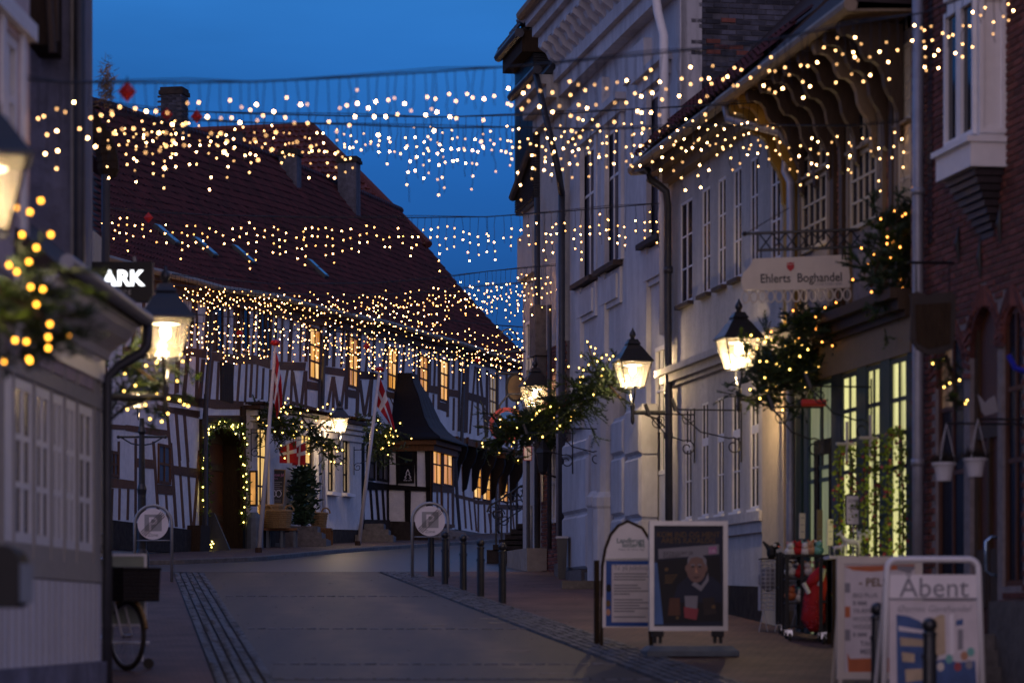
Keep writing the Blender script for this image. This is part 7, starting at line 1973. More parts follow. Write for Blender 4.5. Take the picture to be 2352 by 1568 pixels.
b = MB(); zt_ = zP(1482); q = [(XS2(1478), -.34), (XS2(1690), -.34), (XS2(1690), .26), (XS2(1478), .26)]
q2 = [(XS2(1490), -.26), (XS2(1678), -.26), (XS2(1678), .16), (XS2(1490), .16)]
zb_ = zg_ + .012
b.hexa([F.pt(s_, zb_, d_) for s_, d_ in q] + [F.pt(s_, zb_ + .06, d_) for s_, d_ in q]); b.hexa([F.pt(s_, zb_ + .06, d_) for s_, d_ in q] + [F.pt(s_, zt_ + .0, d_) for s_, d_ in q2]); b.build('base', 'wood_grey', t)
# arched lottery board behind it
Y = 35.2; k = Y / FPX; c = P(1432, 1470, Y); F = Frame((c.x, Y), (1, .12)); XS2 = lambda x: (x - 1432) * k; zP = lambda y: P(0, y, Y).z
t = thing('arched_board', 'white pavement board with arched dark frame and green lottery lettering', 'pavement sign', (c.x, Y, g(Y)))
arch = [(XS2(1383), zP(1440)), (XS2(1500), zP(1440)), (XS2(1500), zP(1270)), (XS2(1492), zP(1238)), (XS2(1475), zP(1212)), (XS2(1442), zP(1197)), (XS2(1420), zP(1207)), (XS2(1402), zP(1228)), (XS2(1390), zP(1260)), (XS2(1383), zP(1300))]
bd = MB().fpoly(F, arch, -.02, .012).build('board', 'sign_white', t)
MB().tube([F.pt(s_, z_, .0) for s_, z_ in arch[2:]] + [F.pt(XS2(1381), g(Y), -.02)], .022, 7).build('frame', 'oldwood', t)
MB().tube([F.pt(XS2(1378), zP(1285), -.3), F.pt(XS2(1380), g(Y), -.35)], .035, 8).build('rear_leg', 'oldwood', t)
MB().tube([F.pt(XS2(1495), zP(1440), -.02), F.pt(XS2(1497), g(Y), .0)], .025, 8).build('leg', 'oldwood', t)
text(bd, F, XS2(1448), zP(1246), .014, .085, 'Landbrugs', 'print_teal', bold=.012); text(bd, F, XS2(1455), zP(1256), .014, .085, 'lotteriet', 'print_teal', bold=.012); text(bd, F, XS2(1450), zP(1263), .014, .035, 'Skaber der blandt unge', 'print_grey')
b = MB(); b.fbox(F, XS2(1391), XS2(1500), zP(1437), zP(1287), .012, .018); pan = b.build('poster', 'sign_blue', bd)
MB().fbox(F, XS2(1404), XS2(1500), zP(1428), zP(1296), .018, .021).build('paper', 'poster_pale', pan)
MB().fbox(F, XS2(1388), XS2(1500), zP(1284), zP(1281), .012, .03).build('rail', 'alu', bd)
text(pan, F, XS2(1409), zP(1308), .0225, .085, "Ta' på juleshopping", 'print_grey', align='LEFT', stretch=.85)
for i, n_ in enumerate((.42, .46, .40, 0, .30, .34, .43, .20, 0, .36, .44, .32, .45, .26, 0, .4)):
    if n_: MB().fbox(F, XS2(1409), XS2(1409) + n_, zP(1318.5 + i * 6.6), zP(1315.5 + i * 6.6), .021, .023).build('text_line', 'print_grey', pan)
for (x, y, r_, m_) in ((1396, 1385, .03, 'print_gold'), (1397, 1350, .035, 'poster_dark'), (1396, 1405, .03, 'peach')): MB().fpoly(F, [(XS2(x) + r_ * math.cos(a), zP(y) + r_ * 1.5 * math.sin(a)) for a in (0, .8, 1.6, 2.4, 3.2, 4, 4.8, 5.6)], .018, .0195).build('photo', m_, pan)
# orange poster A-board
Y = 28.9; k = Y / FPX; c = P(2020, 1560, Y); F = Frame((c.x, Y), (1, .06)); XS2 = lambda x: (x - 2020) * k; zP = lambda y: P(0, y, Y).z
t = thing('orange_poster_board', 'cream framed board with orange trimmed price list, behind the sign reading open', 'pavement sign', (c.x, Y, g(Y)))
x0, x1, z0, z1 = XS2(1921), XS2(2119), g(Y) + .12, zP(1277)
b = MB(); fw = .075
for (a, e, f, h_) in ((x0, x0 + fw, z0, z1), (x1 - fw, x1, z0, z1), (x0 + fw, x1 - fw, z0, z0 + fw), (x0 + fw, x1 - fw, z1 - fw, z1)): b.fbox(F, a, e, f, h_, -.03, .02)
b.build('frame', 'sign_cream', t)
ps_ = MB().fbox(F, x0 + fw, x1 - fw, z0 + fw, z1 - fw, -.02, .0).build('poster', 'poster_pale', t)
at = lambda x, y: (XS2(x), zP(y))
def pp(pts, mt, d=.003, name='print'): return plate(F, [at(*q) for q in pts], .0, d).build(name, mt, ps_)
pp([(1938, 1300), (2100, 1296), (2100, 1305), (2000, 1312), (1960, 1309)], 'sign_orange'); pp([(2060, 1298), (2106, 1300), (2090, 1316), (2062, 1308)], 'print_grey', .004)
for (ya, yb, m_) in ((1338, 1360, 'print_grey'), (1392, 1417, 'sign_orange'), (1445, 1470, 'print_grey')): pp([(1940, ya), (1952, ya), (1952, yb), (1940, yb)], m_)
pp([(1945, 1498), (1952, 1512), (2100, 1508), (2100, 1545), (1948, 1545)], 'sign_orange')
text(ps_, F, *at(1972, 1345), .004, .115, '- PELLETS', 'print_gold', align='LEFT', bold=.02)
for i, s_ in enumerate(('BIO PLUS', '8 MM', 'TRÆPILLER', 'WOOD 16', 'WOOD 16', '8 MM')): text(ps_, F, *at(1958, 1371 + i * 18), .004, .062, s_, 'print_grey', align='LEFT', bold=.02)
text(ps_, F, *at(1975, 1482), .004, .07, 'TAGES', 'print_grey', align='LEFT', bold=.02); text(ps_, F, *at(1975, 1500), .004, .07, 'MED', 'print_grey', align='LEFT', bold=.02)
MB().tube([F.pt(x0 + .04, g(Y) - .02, -.01), F.pt(x0 + .04, z0, -.01)], .025, 6).build('leg', 'sign_cream', t); MB().tube([F.pt(x1 - .04, g(Y) - .02, -.01), F.pt(x1 - .04, z0, -.01)], .025, 6).build('leg', 'sign_cream', t); MB().tube([F.pt(x0 + .06, z1 - .1, -.05), F.pt(x0 + .06, g(Y), -.6)], .02, 6).build('leg', 'sign_cream', t)
# white open sign
Y = 26.3; k = Y / FPX; c = P(2142, 1600, Y); F = Frame((c.x, Y), (1, .04)); XS2 = lambda x: (x - 2142) * k; zP = lambda y: P(0, y, Y).z
t = thing('open_sign', 'white tubular pavement sign reading Åbent above a blue street picture', 'pavement sign', (c.x, Y, g(Y)))
x0, x1 = XS2(2037), XS2(2248); z1 = zP(1284); r_ = .09
pts = [F.pt(x0 - .04, g(Y) - .05), F.pt(x0, z1 - r_)] + [F.pt(x0 + r_ - r_ * math.cos(R(90) * i / 5), z1 - r_ + r_ * math.sin(R(90) * i / 5)) for i in range(1, 6)] + [F.pt(x1 - r_ + r_ * math.sin(R(90) * i / 5), z1 - r_ + r_ * math.cos(R(90) * i / 5)) for i in range(0, 5)] + [F.pt(x1, z1 - r_), F.pt(x1 + .05, g(Y) - .05)]
MB().tube(pts, .030, 8).build('frame', 'paint_white', t, smooth=True)
pts2 = [p_ + Vector((0, .02, 0)) for p_ in pts]; pts2[0] = pts2[0] + Vector((0, .7, .03)); pts2[-1] = pts2[-1] + Vector((0, .7, .03)); MB().tube(pts2, .022, 8).build('rear_frame', 'paint_white', t)
hd = MB().fbox(F, x0 + .02, x1 - .02, zP(1372), zP(1319), -.01, .006).build('header', 'sign_white', t)
text(hd, F, XS2(2145), zP(1369.5), .008, .255, 'Åbent', 'print_grey', bold=.004, stretch=1.02)
MB().fbox(F, x0 + .01, x1 - .01, zP(1377), zP(1373), -.012, .012).build('rail', 'print_grey', t)
pc = MB().fbox(F, x0 + .02, x1 - .0, g(Y) + .18, zP(1379), -.012, .004).build('poster', 'poster_pale', t)
at = lambda x, y: (XS2(x), zP(y))
def pp(pts, mt, d=.007, name='print'): return plate(F, [at(*q) for q in pts], .004, d).build(name, mt, pc)
text(pc, F, XS2(2145), zP(1404), .006, .085, 'Øernes Gavehandel', 'print_grey', shear=.2)
pp([(2058, 1410), (2085, 1414), (2110, 1424), (2128, 1438), (2128, 1600), (2060, 1600)], 'poster_street', .006)
pp([(2062, 1436), (2120, 1446), (2120, 1454), (2064, 1448)], 'poster_pale'); pp([(2066, 1462), (2124, 1468), (2124, 1484), (2068, 1482)], 'poster_sand'); pp([(2070, 1496), (2100, 1500), (2100, 1520), (2072, 1518)], 'poster_sand'); pp([(2078, 1536), (2122, 1534), (2122, 1560), (2080, 1566)], 'poster_sand')
pp([(2142, 1420), (2160, 1410), (2170, 1412), (2172, 1500), (2144, 1508)], 'poster_sand', .0065); pp([(2180, 1412), (2190, 1408), (2192, 1500), (2182, 1504)], 'sign_white', .0068)
pp([(2196, 1424), (2212, 1420), (2212, 1434), (2196, 1436)], 'poster_street'); pp([(2200, 1445), (2212, 1444), (2212, 1490), (2200, 1492)], 'print_grey')
pp([(2130, 1520), (2170, 1512), (2200, 1520), (2240, 1516), (2246, 1600), (2130, 1600)], 'poster_street', .0068)
for (x, y, m_) in ((2180, 1512, 'mint'), (2230, 1496, 'mint'), (2215, 1505, 'peach'), (2200, 1530, 'sign_darkred'), (2160, 1530, 'sign_cream'), (2226, 1525, 'print_grey')): pp([(x + 9 * math.cos(a), y + 11 * math.sin(a)) for a in (0, .9, 1.8, 2.7, 3.6, 4.5, 5.4)], m_, .0075)
# ------------------------------------------------------------------ bicycle
def bicycle(name, label, c, ang, dark=False):
    """c: ground point under the front hub; ang: heading of the bicycle"""
    t = thing('bicycle', label, 'bicycle', c, 'bicycles parked behind the low white house')
    f = Vector((math.cos(ang), math.sin(ang), 0)); s = Vector((-f.y, f.x, 0)); z = Vector((0, 0, 1)); c = Vector(c)
    r_ = .345
    def wheel(h):
        n_ = 40
        ring = lambda rad: [h + (f * math.cos(2 * math.pi * i / n_) + z * math.sin(2 * math.pi * i / n_)) * rad for i in range(n_ + 1)]
        ty = MB().tube(ring(r_ - .02), .021, 8, False).build('wheel', 'rubber', t, smooth=True)
        MB().tube(ring(r_ - .05), .013, 6, False).build('rim', 'steel', ty, smooth=True)
        b = MB()
        for i in range(28):
            a = 2 * math.pi * i / 28; e = (f * math.cos(a) + z * math.sin(a)); o_ = s * (.03 if i % 2 else -.03)
            b.tube([h + o_ + (f * math.cos(a + .5) + z * math.sin(a + .5)) * .02, h + e * (r_ - .05)], .0016, 3, False)
        b.build('spokes', 'steel', ty)
        MB().tube([h - s * .05, h + s * .05], .025, 8).build('hub', 'chrome', ty)
    hf, hr = c + z * r_, c - f * 1.08 + z * r_
    wheel(hf); wheel(hr)
    fm = 'paint_white' if not dark else 'iron'
    head0, head1 = c - f * .20 + z * .78, c - f * .25 + z * .95
    bb = c - f * .62 + z * .30; st = c - f * .83 + z * .80
    b = MB(); b.tube([head0, bb], .020, 8); b.tube([head1 - z * .06, bb + (st - bb) * .45], .016, 8); b.tube([bb, st], .017, 8)
    for k in (-.05, .05): b.tube([bb + s * k * .6, hr + s * k], .011, 6); b.tube([st + s * k * .4 - z * .12, hr + s * k], .010, 6)
    b.tube([head0, head1], .022, 8); b.build('frame', fm, t, smooth=True)
    b = MB()
    for k in (-.055, .055): b.tube([head0 + s * k * .6, head0 + s * k + f * .04 - z * .10, hf + s * k], [.016, .015, .010], 7)
    b.build('fork', fm, t, smooth=True)
    b = MB(); n_ = 16; b.tube([hf + (f * math.cos(R(10 + 150 * i / n_)) + z * math.sin(R(10 + 150 * i / n_))) * (r_ + .03) for i in range(n_ + 1)], .018, 6); b.tube([hr + (f * math.cos(R(20 + 175 * i / n_)) + z * math.sin(R(20 + 175 * i / n_))) * (r_ + .03) for i in range(n_ + 1)], .018, 6); b.build('mudguard', 'wicker' if not dark else 'iron', t, smooth=True, kind='stuff')
    sp = MB().tube([st, st + z * .12 - f * .03], .014, 8).build('seat_post', 'chrome', t)
    q = st + z * .15 - f * .03; b = MB(); b.ball(q - f * .06, .10, 10, (1, 1, .38)); b.tube([q, q + f * .16], [.055, .022], 8); b.build('saddle', 'plastic_black', t, smooth=True)
    hb = MB(); top = head1 + z * .12 - f * .02; hb.tube([head1, top], .014, 7)
    for k in (-1, 1): hb.tube([top, top + f * .05 + s * k * .12 + z * .03, top - f * .03 + s * k * .26 + z * .03, top - f * .20 + s * k * .29 - z * .02], .016, 7)
    hb = hb.build('handlebar', 'chrome', t, smooth=True)
    for k in (-1, 1): MB().tube([top - f * .12 + s * k * .285, top - f * .24 + s * k * .29 - z * .03], .018, 7).build('grip', 'rubber', hb)
    b = MB(); b.tube([bb - s * .09, bb + s * .09], .05, 10); 
    for k in (-1, 1): b.tube([bb + s * k * .09, bb + s * k * .10 + f * k * .12 - z * .12], .010, 6); b.fbox(Frame((0, 0), (1, 0)), 0, .001, 0, .001, 0, .001)
    b.build('crank', 'chrome', t)
    MB().ball(head1 + f * .10 - z * .02, .05, 8).build('headlamp', 'chrome', t, smooth=True)
    if not dark:
        # deep dark wicker basket hung ahead of the handlebar, leaning forward
        bc = head1 + f * .36 + z * .02; b = MB()
        lo = [bc + f * a * .135 + s * k * .20 - z * .29 + f * .03 for a, k in ((-1, -1), (1, -1), (1, 1), (-1, 1))]; hi = [bc + f * a * .175 + s * k * .21 + z * .03 for a, k in ((-1, -1), (1, -1), (1, 1), (-1, 1))]
        b.add(lo + hi, [(0, 1, 2, 3), (0, 1, 5, 4), (1, 2, 6, 5), (2, 3, 7, 6), (3, 0, 4, 7)]); bas = b.build('basket', 'wicker_dark', t)
        b = MB()
        for k in range(9):
            u = (k + .5) / 9; ring = [lo[i].lerp(hi[i], u) for i in range(4)]; ring.append(ring[0]); b.tube(ring, .007, 4, False)
        b.tube(hi + [hi[0]], .014, 6, False); b.build('weave', 'wicker_dark', bas, kind='stuff')
    t.scale = (1.12, 1.12, 1.12)
    MB().tube([bb - f * .05, bb - f * .22 - z * .28 + s * .12], .010, 6).build('kickstand', 'steel', t)
    return t
bc = P(292, 1450, 31.4); bc.z = g(31.4) + .012
bicycle('a', 'white bicycle with a dark wicker basket on its handlebar', bc, R(-52))
bc2 = Vector((P(262, 1400, 41.0).x, 41.0, g(41.0) + .012)); bicycle('b', 'black bicycle behind, only its chrome handlebar showing above the white bicycle', bc2, R(-30), True)
# wheeled notice frame behind the bicycle
Y = 31.6; c = P(300, 1490, Y); k = Y / FPX; F = Frame((c.x, Y), (1, .05)); XS2 = lambda x: (x - 300) * k; zP = lambda y: P(0, y, Y).z
t = thing('notice_frame', 'white framed pale green notice board on castors behind the white bicycle', 'pavement sign', (c.x, Y, g(Y)))
x0, x1, z0, z1 = XS2(225), XS2(337), zP(1438), zP(1271)
b = MB()
for (a, e, f, h_) in ((x0, x0 + .03, z0, z1), (x1 - .03, x1, z0, z1), (x0 + .03, x1 - .03, z0, z0 + .03), (x0 + .03, x1 - .03, z1 - .03, z1)): b.fbox(F, a, e, f, h_, -.02, .015)
b.build('frame', 'paint_white', t); pn = MB().fbox(F, x0 + .03, x1 - .03, z0 + .03, z1 - .03, -.01, 0).build('panel', 'copper_green', t)
pts = ell(XS2(255), zP(1312), .10, .06, 16) if True else 0
MB().fpoly(F, pts, 0, .004).build('print', 'needle_light', pn); text(pn, F, XS2(245), zP(1290), .003, .05, 'Nyt', 'print_grey')
for x in (x0 + .06, x1 - .05): MB().tube([F.pt(x, z0, 0), F.pt(x, g(Y) + .10, 0)], .014, 6).build('leg', 'paint_white', t)
MB().tube([F.pt(x0, zP(1475), 0), F.pt(x1 + .03, zP(1475), 0)], .016, 6).build('foot_bar', 'paint_white', t)
MB().tube([F.pt(x1 + .02, g(Y) + .075, -.02), F.pt(x1 + .02, g(Y) + .075, .02)], .06, 10).build('castor', 'rubber', t)

# ------------------------------------------------------------------ in front of the white shop: boards, baskets, bench, crate, bay tree, steps
def on(x, y, Y): p_ = P(x, y, Y); return p_
# dark menu board on a post
Y = 77.0; k = Y / FPX; c = P(632, 1270, Y); zg_ = g(Y) + .1; F = Frame((c.x, Y), (1, .05)); XS2 = lambda x: (x - 632) * k; zP = lambda y: P(0, y, Y).z
t = thing('menu_board', 'black menu board in gold frame on a post, pink gothic heading and three plate pictures', 'menu board', (c.x, Y, zg_))
tl = [(610, 1076), (656, 1078), (651, 1158), (604, 1156)]
q = [(XS2(x), zP(y)) for x, y in tl]; MB().fpoly(F, q, -.04, .0).build('frame', 'board_gold', t)
cq = [(sum(a[0] for a in q) / 4 + (a[0] - sum(b_[0] for b_ in q) / 4) * .9, sum(a[1] for a in q) / 4 + (a[1] - sum(b_[1] for b_ in q) / 4) * .94) for a in q]
bd = MB().fpoly(F, cq, 0, .006).build('panel', 'board_black', t)
text(bd, F, XS2(633), zP(1093), .009, .11, 'Amtsstuen Jul', 'print_pink', bold=.02, stretch=.72, shear=.1); text(bd, F, XS2(633), zP(1100), .009, .07, 'Menu', 'print_pink', stretch=.8)
for i in range(5): MB().fbox(F, XS2(618), XS2(648) - .06 * (i % 2), zP(1107.5 + i * 4.5), zP(1106 + i * 4.5), .006, .009).build('text_line', 'print_grey', bd)
for cx in (616, 628, 640): MB().tube([F.pt(XS2(cx) + .07 * math.cos(2 * math.pi * i / 16), zP(1133) + .09 * math.sin(2 * math.pi * i / 16), .01) for i in range(17)], .008, 4, False).build('plate_ring', 'sign_white', bd)
for i in range(2): MB().fbox(F, XS2(615), XS2(645), zP(1148 + i * 4), zP(1147 + i * 4), .006, .009).build('text_line', 'print_grey', bd)
MB().tube([F.pt(XS2(628), zP(1158), -.03), F.pt(XS2(622), zg_, -.03)], .035, 7).build('post', 'zinc_dark', t)
b = MB(); b.fbox(F, XS2(600), XS2(650), zg_ - .0, zg_ + .10, -.3, .25); b.build('foot', 'wood_grey', t)
# glowing display case beside the gate
Y = 74.7; c = P(582, 1120, Y); F = Frame((c.x, Y), (.5, -1), False); F = Frame((c.x, Y), (1, -.25))
k = Y / FPX; XS2 = lambda x: (x - 582) * k; zP = lambda y: P(0, y, Y).z
t = thing('display_case', 'narrow glowing orange display case beside the dark gate', 'display case', c)
b = MB(); w0, w1, za_, zb_ = XS2(573), XS2(590), zP(1162), zP(1080)
for (a, e, f, h_) in ((w0, w0 + .03, za_, zb_), (w1 - .03, w1, za_, zb_), (w0 + .03, w1 - .03, za_, za_ + .05), (w0 + .03, w1 - .03, zb_ - .05, zb_)): b.fbox(F, a, e, f, h_, -.1, .02)
b.build('frame', 'paint_brown', t); MB().fbox(F, w0 + .03, w1 - .03, za_ + .05, zb_ - .05, -.06, 0).build('lit_panel', 'bookshop_glow', t)
# gate garland with bulbs
b = MB(); bl = []
rr = random.Random(8)
gl = [c6(*q) for q in ((300, 1100), (298, 900), (300, 700), (292, 500), (300, 380), (350, 290), (400, 250), (460, 215), (520, 240), (580, 280), (650, 260), (668, 330), (672, 500), (680, 700), (672, 900), (680, 1100), (672, 1230))]
GF_ = FAR.off(.16); gp3 = [GF_.pt(*GF_.px(x, y), 0) for x, y in gl]
t = thing('gate_garland', 'green garland with yellow bulbs framing the dark carriage gate', 'garland', gp3[0])
for a, c in zip(gp3, gp3[1:]):
    L = (c - a).length
    for i in range(int(L * 80)):
        q = a.lerp(c, rr.random()) + Vector((rr.gauss(0, .07), rr.gauss(0, .05), rr.gauss(0, .07))); v = Vector((rr.gauss(0, 1), rr.gauss(0, 1), rr.gauss(0, 1))).normalized() * .12; w_ = v.cross(Vector((.3, 1, .2))).normalized() * .022
        b.add([q - w_, q + w_, q + v], [(0, 1, 2)])
b.build('foliage', 'needle_light', t, norm=False, kind='stuff'); MB().tube(gp3, .03, 5).build('rope', 'bark', t)
ico = MB().ball((0, 0, 0), .020, 6).mesh('bulb', 'door_bulb')
for i in range(58):
    j = rr.randrange(len(gp3) - 1); q = gp3[j].lerp(gp3[j + 1], rr.random()) + Vector((rr.gauss(0, .05), -.09, rr.gauss(0, .05))); piece('bulb', ico, t, q - gp3[0])
for (x, y) in ((487, 1243), (484, 1250), (490, 1248), (486, 1256)): piece('bulb', ico, t, P(x, y, 71.2) - gp3[0])
# dark sandwich wedge leaning by the gate
p0 = P(495, 1268, 71.4); b = MB(); b.hexa([p0 + Vector(q) for q in ((-.2, 0, -.05), (.4, 0, -.05), (.4, .4, -.05), (-.2, .4, -.05), (-.2, .1, 1.0), (-.05, .1, 1.0), (-.05, .35, 1.0), (-.2, .35, 1.0))])
o = b.build('leaning_board', 'board_black'); tag(o, 'dark sloping board leaning at the left foot of the carriage gate', 'board')
p0 = P(584, 1264, 74.3); b = MB(); b.lathe(p0, [(.24, -.1), (.24, .6), (.2, .85), (.1, 1.0)], 12); o = b.build('guard_stone', 'wood_grey'); tag(o, 'rounded grey guard stone at the right foot of the gate', 'stone')
# bench with baskets
def basket(label, x, yb, Y, rb, rt, h, handles=2):
    c = P(x, yb, Y); t = thing('wicker_basket', label, 'basket', c, 'wicker baskets outside the white shop')
    MB().lathe(c, [(rb, 0), (rb + (rt - rb) * .5, h * .5), (rt, h), (rt - .03, h), (rb, .06)], 18).build('body', 'wicker', t)
    b = MB()
    for i in range(9):
        z = h * (i + .5) / 9; rr_ = rb + (rt - rb) * (i + .5) / 9; b.tube([c + Vector((math.cos(2 * math.pi * j / 22) * (rr_ + .012 * (j % 2)), math.sin(2 * math.pi * j / 22) * (rr_ + .012 * (j % 2)), z)) for j in range(23)], h * .05, 5, False)
    b.build('weave', 'wicker', t, kind='stuff')
    MB().tube([c + Vector((math.cos(2 * math.pi * j / 20) * rt, math.sin(2 * math.pi * j / 20) * rt, h)) for j in range(21)], .028, 6, False).build('rim', 'wicker', t)
    for k in range(handles):
        cx = c + Vector(((-1 if k == 0 else 1) * rt * .8, -.03, h)); MB().tube([cx + Vector((.12 * math.cos(math.pi * j / 8), 0, .15 * math.sin(math.pi * j / 8))) for j in range(9)], .022, 6).build('handle', 'wicker', t)
    return t
Yb_ = 75.8
def zof(y, Y): return P(0, y, Y).z
t = thing('bench', 'low wooden bench with grey legs carrying the large baskets', 'bench', gp(650, 1268))
x0, x1 = P(608, 0, Yb_).x, P(684, 0, Yb_).x; zt_ = zof(1213, Yb_)
for i in range(3): MB().box((x0, Yb_ - .3 + i * .21, zt_ - .06), (x1, Yb_ - .3 + i * .21 + .19, zt_)).build('plank', 'wood_crate', t)
for x in (x0 + .06, x0 + .5 * (x1 - x0), x1 - .1):
    for yy in (Yb_ - .26, Yb_ + .22): MB().box((x, yy, g(Yb_)), (x + .07, yy + .07, zt_ - .06)).build('leg', 'wood_grey', t)
basket('large dark wicker basket on the bench, front one', 640, 1213, 75.6, .29, .36, .46)
basket('wicker basket behind the large one on the bench, its handle sticking up', 622, 1211, 76.0, .26, .33, .58, 1)
cr_ = thing('slatted_crate', 'slatted wooden crate under the single basket', 'crate', gp(735, 1262))
Yc = 79.6; x0, x1 = P(712, 0, Yc).x, P(763, 0, Yc).x; z0, z1 = g(Yc) + .02, zof(1213, Yc)
MB().box((x0, Yc - .35, z1 - .05), (x1, Yc + .35, z1)).build('top', 'wood_crate', cr_)
for i in range(9):
    x = x0 + (x1 - x0) * i / 9; MB().box((x, Yc - .35, z0), (x + (x1 - x0) / 15, Yc - .31, z1 - .05)).build('slat', 'wood_crate', cr_)
MB().box((x0, Yc + .3, z0), (x1, Yc + .35, z1 - .05)).build('back', 'wood_crate', cr_)
basket('light wicker basket on the slatted crate beside the bay tree', 732, 1213, 79.5, .18, .25, .42)
# bay tree
tb = thing('bay_tree', 'dark leaved bay tree in front of the lit shop window', 'tree', P(697, 1213, 78.2))
base = P(697, 1230, 78.2); MB().tube([base, P(696, 1180, 78.2), P(698, 1130, 78.2)], [.08, .06, .04], 7).build('trunk', 'bark', tb)
b = MB(); rr = random.Random(4)
for i in range(1500):
    v_ = rr.random(); x = 697 + rr.gauss(0, 13) * (1.0 if v_ > .25 else .6) * (1.1 if v_ < .8 else .7); y = 1205 - v_ * 128
    q = P(x, y, 78.2 + rr.gauss(0, .25)); v = Vector((rr.gauss(0, 1), rr.gauss(0, .8), rr.uniform(-.2, 1))).normalized() * rr.uniform(.14, .26); w_ = v.cross(Vector((rr.random(), 1, rr.random()))).normalized() * .035
    b.add([q, q + v * .5 + w_, q + v, q + v * .5 - w_], [(0, 1, 2, 3)])
b.build('crown', 'leaf', tb, norm=False)
# broad stone steps before the shop and the dark part
for (xa, xb, ya, n_, Y, lab, gname) in ((645, 752, 1268, 3, 77.6, 'reddish stone steps under the bay tree and bench', 'a'), (818, 905, 1256, 3, 85.6, 'worn stone steps by the right flagpole, before dark timbers', 'b')):
    t = thing('stone_steps', lab, 'steps', P((xa + xb) / 2, ya, Y))
    for i in range(n_):
        x0, x1 = P(xa + i * 9, 0, Y).x, P(xb - i * 12, 0, Y).x; z = g(Y) + .12 + .18 * (i + 1)
        MB().box((x0, Y - .5 + i * .35, g(Y) - .1), (x1, Y + 1.5, z)).build('step', 'stone', t)
# wooden thing and bottles left out; dark litter bin on the right
c = gp(1291, 1330); t = thing('litter_bin', 'dark tapered litter bin standing against the ornate house', 'bin', c)
zt_ = P(0, 1236, c.y).z
b = MB(); w0, w1 = .07, .10
b.hexa([c + Vector((-w0, -.1, 0)), c + Vector((w0, -.1, 0)), c + Vector((w0, .12, 0)), c + Vector((-w0, .12, 0))] + [Vector((c.x + x, c.y + y, zt_)) for x, y in ((-w1, -.14), (w1, -.14), (w1, .16), (-w1, .16))]); b.build('body', 'iron_lamp', t)
b = MB(); b.box((c.x - .12, c.y - .16, zt_), (c.x + .12, c.y + .18, zt_ + .04)); b.build('rim', 'zinc', t)

# ------------------------------------------------------------------ goods in front of the bookshop
def cage(label, xa, xb, yt, yb, Y, mt, group, dx=.11, dz=.09, depth=.42, wheels=False, name='wire_cage', r_=.006, rnd=0):
    p0, p1 = P(xa, yb, Y), P(xb, yt, Y); zg_ = g(Y); t = thing(name, label, 'display rack', (p0.x, Y, zg_), group)
    b = MB(); x0, x1 = p0.x, p1.x; z0, z1 = max(p0.z, zg_ + .02), p1.z
    n1, n2, n3 = max(2, int((x1 - x0) / dx)), max(2, int((z1 - z0) / dz)), max(2, int(depth / dx))
    for yy in (Y, Y + depth):
        for i in range(n1 + 1): x = x0 + (x1 - x0) * i / n1; b.tube([(x, yy, z0), (x, yy, z1)], r_, 4, False)
    for xx in (x0, x1):
        for i in range(n3 + 1): y = Y + depth * i / n3; b.tube([(xx, y, z0), (xx, y, z1)], r_, 4, False)
    for j in range(n2 + 1):
        z = z0 + (z1 - z0) * j / n2; b.tube([(x0, Y, z), (x1, Y, z), (x1, Y + depth, z), (x0, Y + depth, z), (x0, Y, z)], r_, 4, False)
    b.build('wire_mesh', mt, t, norm=False)
    return t, x0, x1, z0, z1, zg_
t, x0, x1, z0, z1, zg_ = cage('white wire cage stacked with grey bags, left of the black racks', 1748, 1832, 1286, 1400, 38.0, 'pole_white', 'display racks before the bookshop', .055, .055, .4)
b = MB()
for x in (x0 + .03, (x0 + x1) / 2, x1 - .03):
    for k_ in (-.06, .06): b.tube([(x, 38, z0), (x + k_, 38, zg_)], .007, 4)
b.build('leg', 'pole_white', t)
MB().box((x0, 38.02, z1), (x1, 38.38, z1 + .03)).build('lid', 'oldwood', t)
rr = random.Random(21)
def goods(label, cat, items, group=None, name='goods'):
    for (x, y, Y, r_, sc, m_, lab, nm) in items:
        o = MB().ball(P(x, y, Y), r_, 9, sc).build(nm, m_, None, smooth=True); tag(o, lab, cat, group)
b = MB(); b.ball(P(1765, 1330, 38.15), .13, 8, (1.2, 1, 1.3)); b.ball(P(1790, 1322, 38.2), .12, 8, (1.3, 1, 1)); o = b.build('bag', 'print_grey'); tag(o, 'grey bag inside the white wire cage', 'bag')
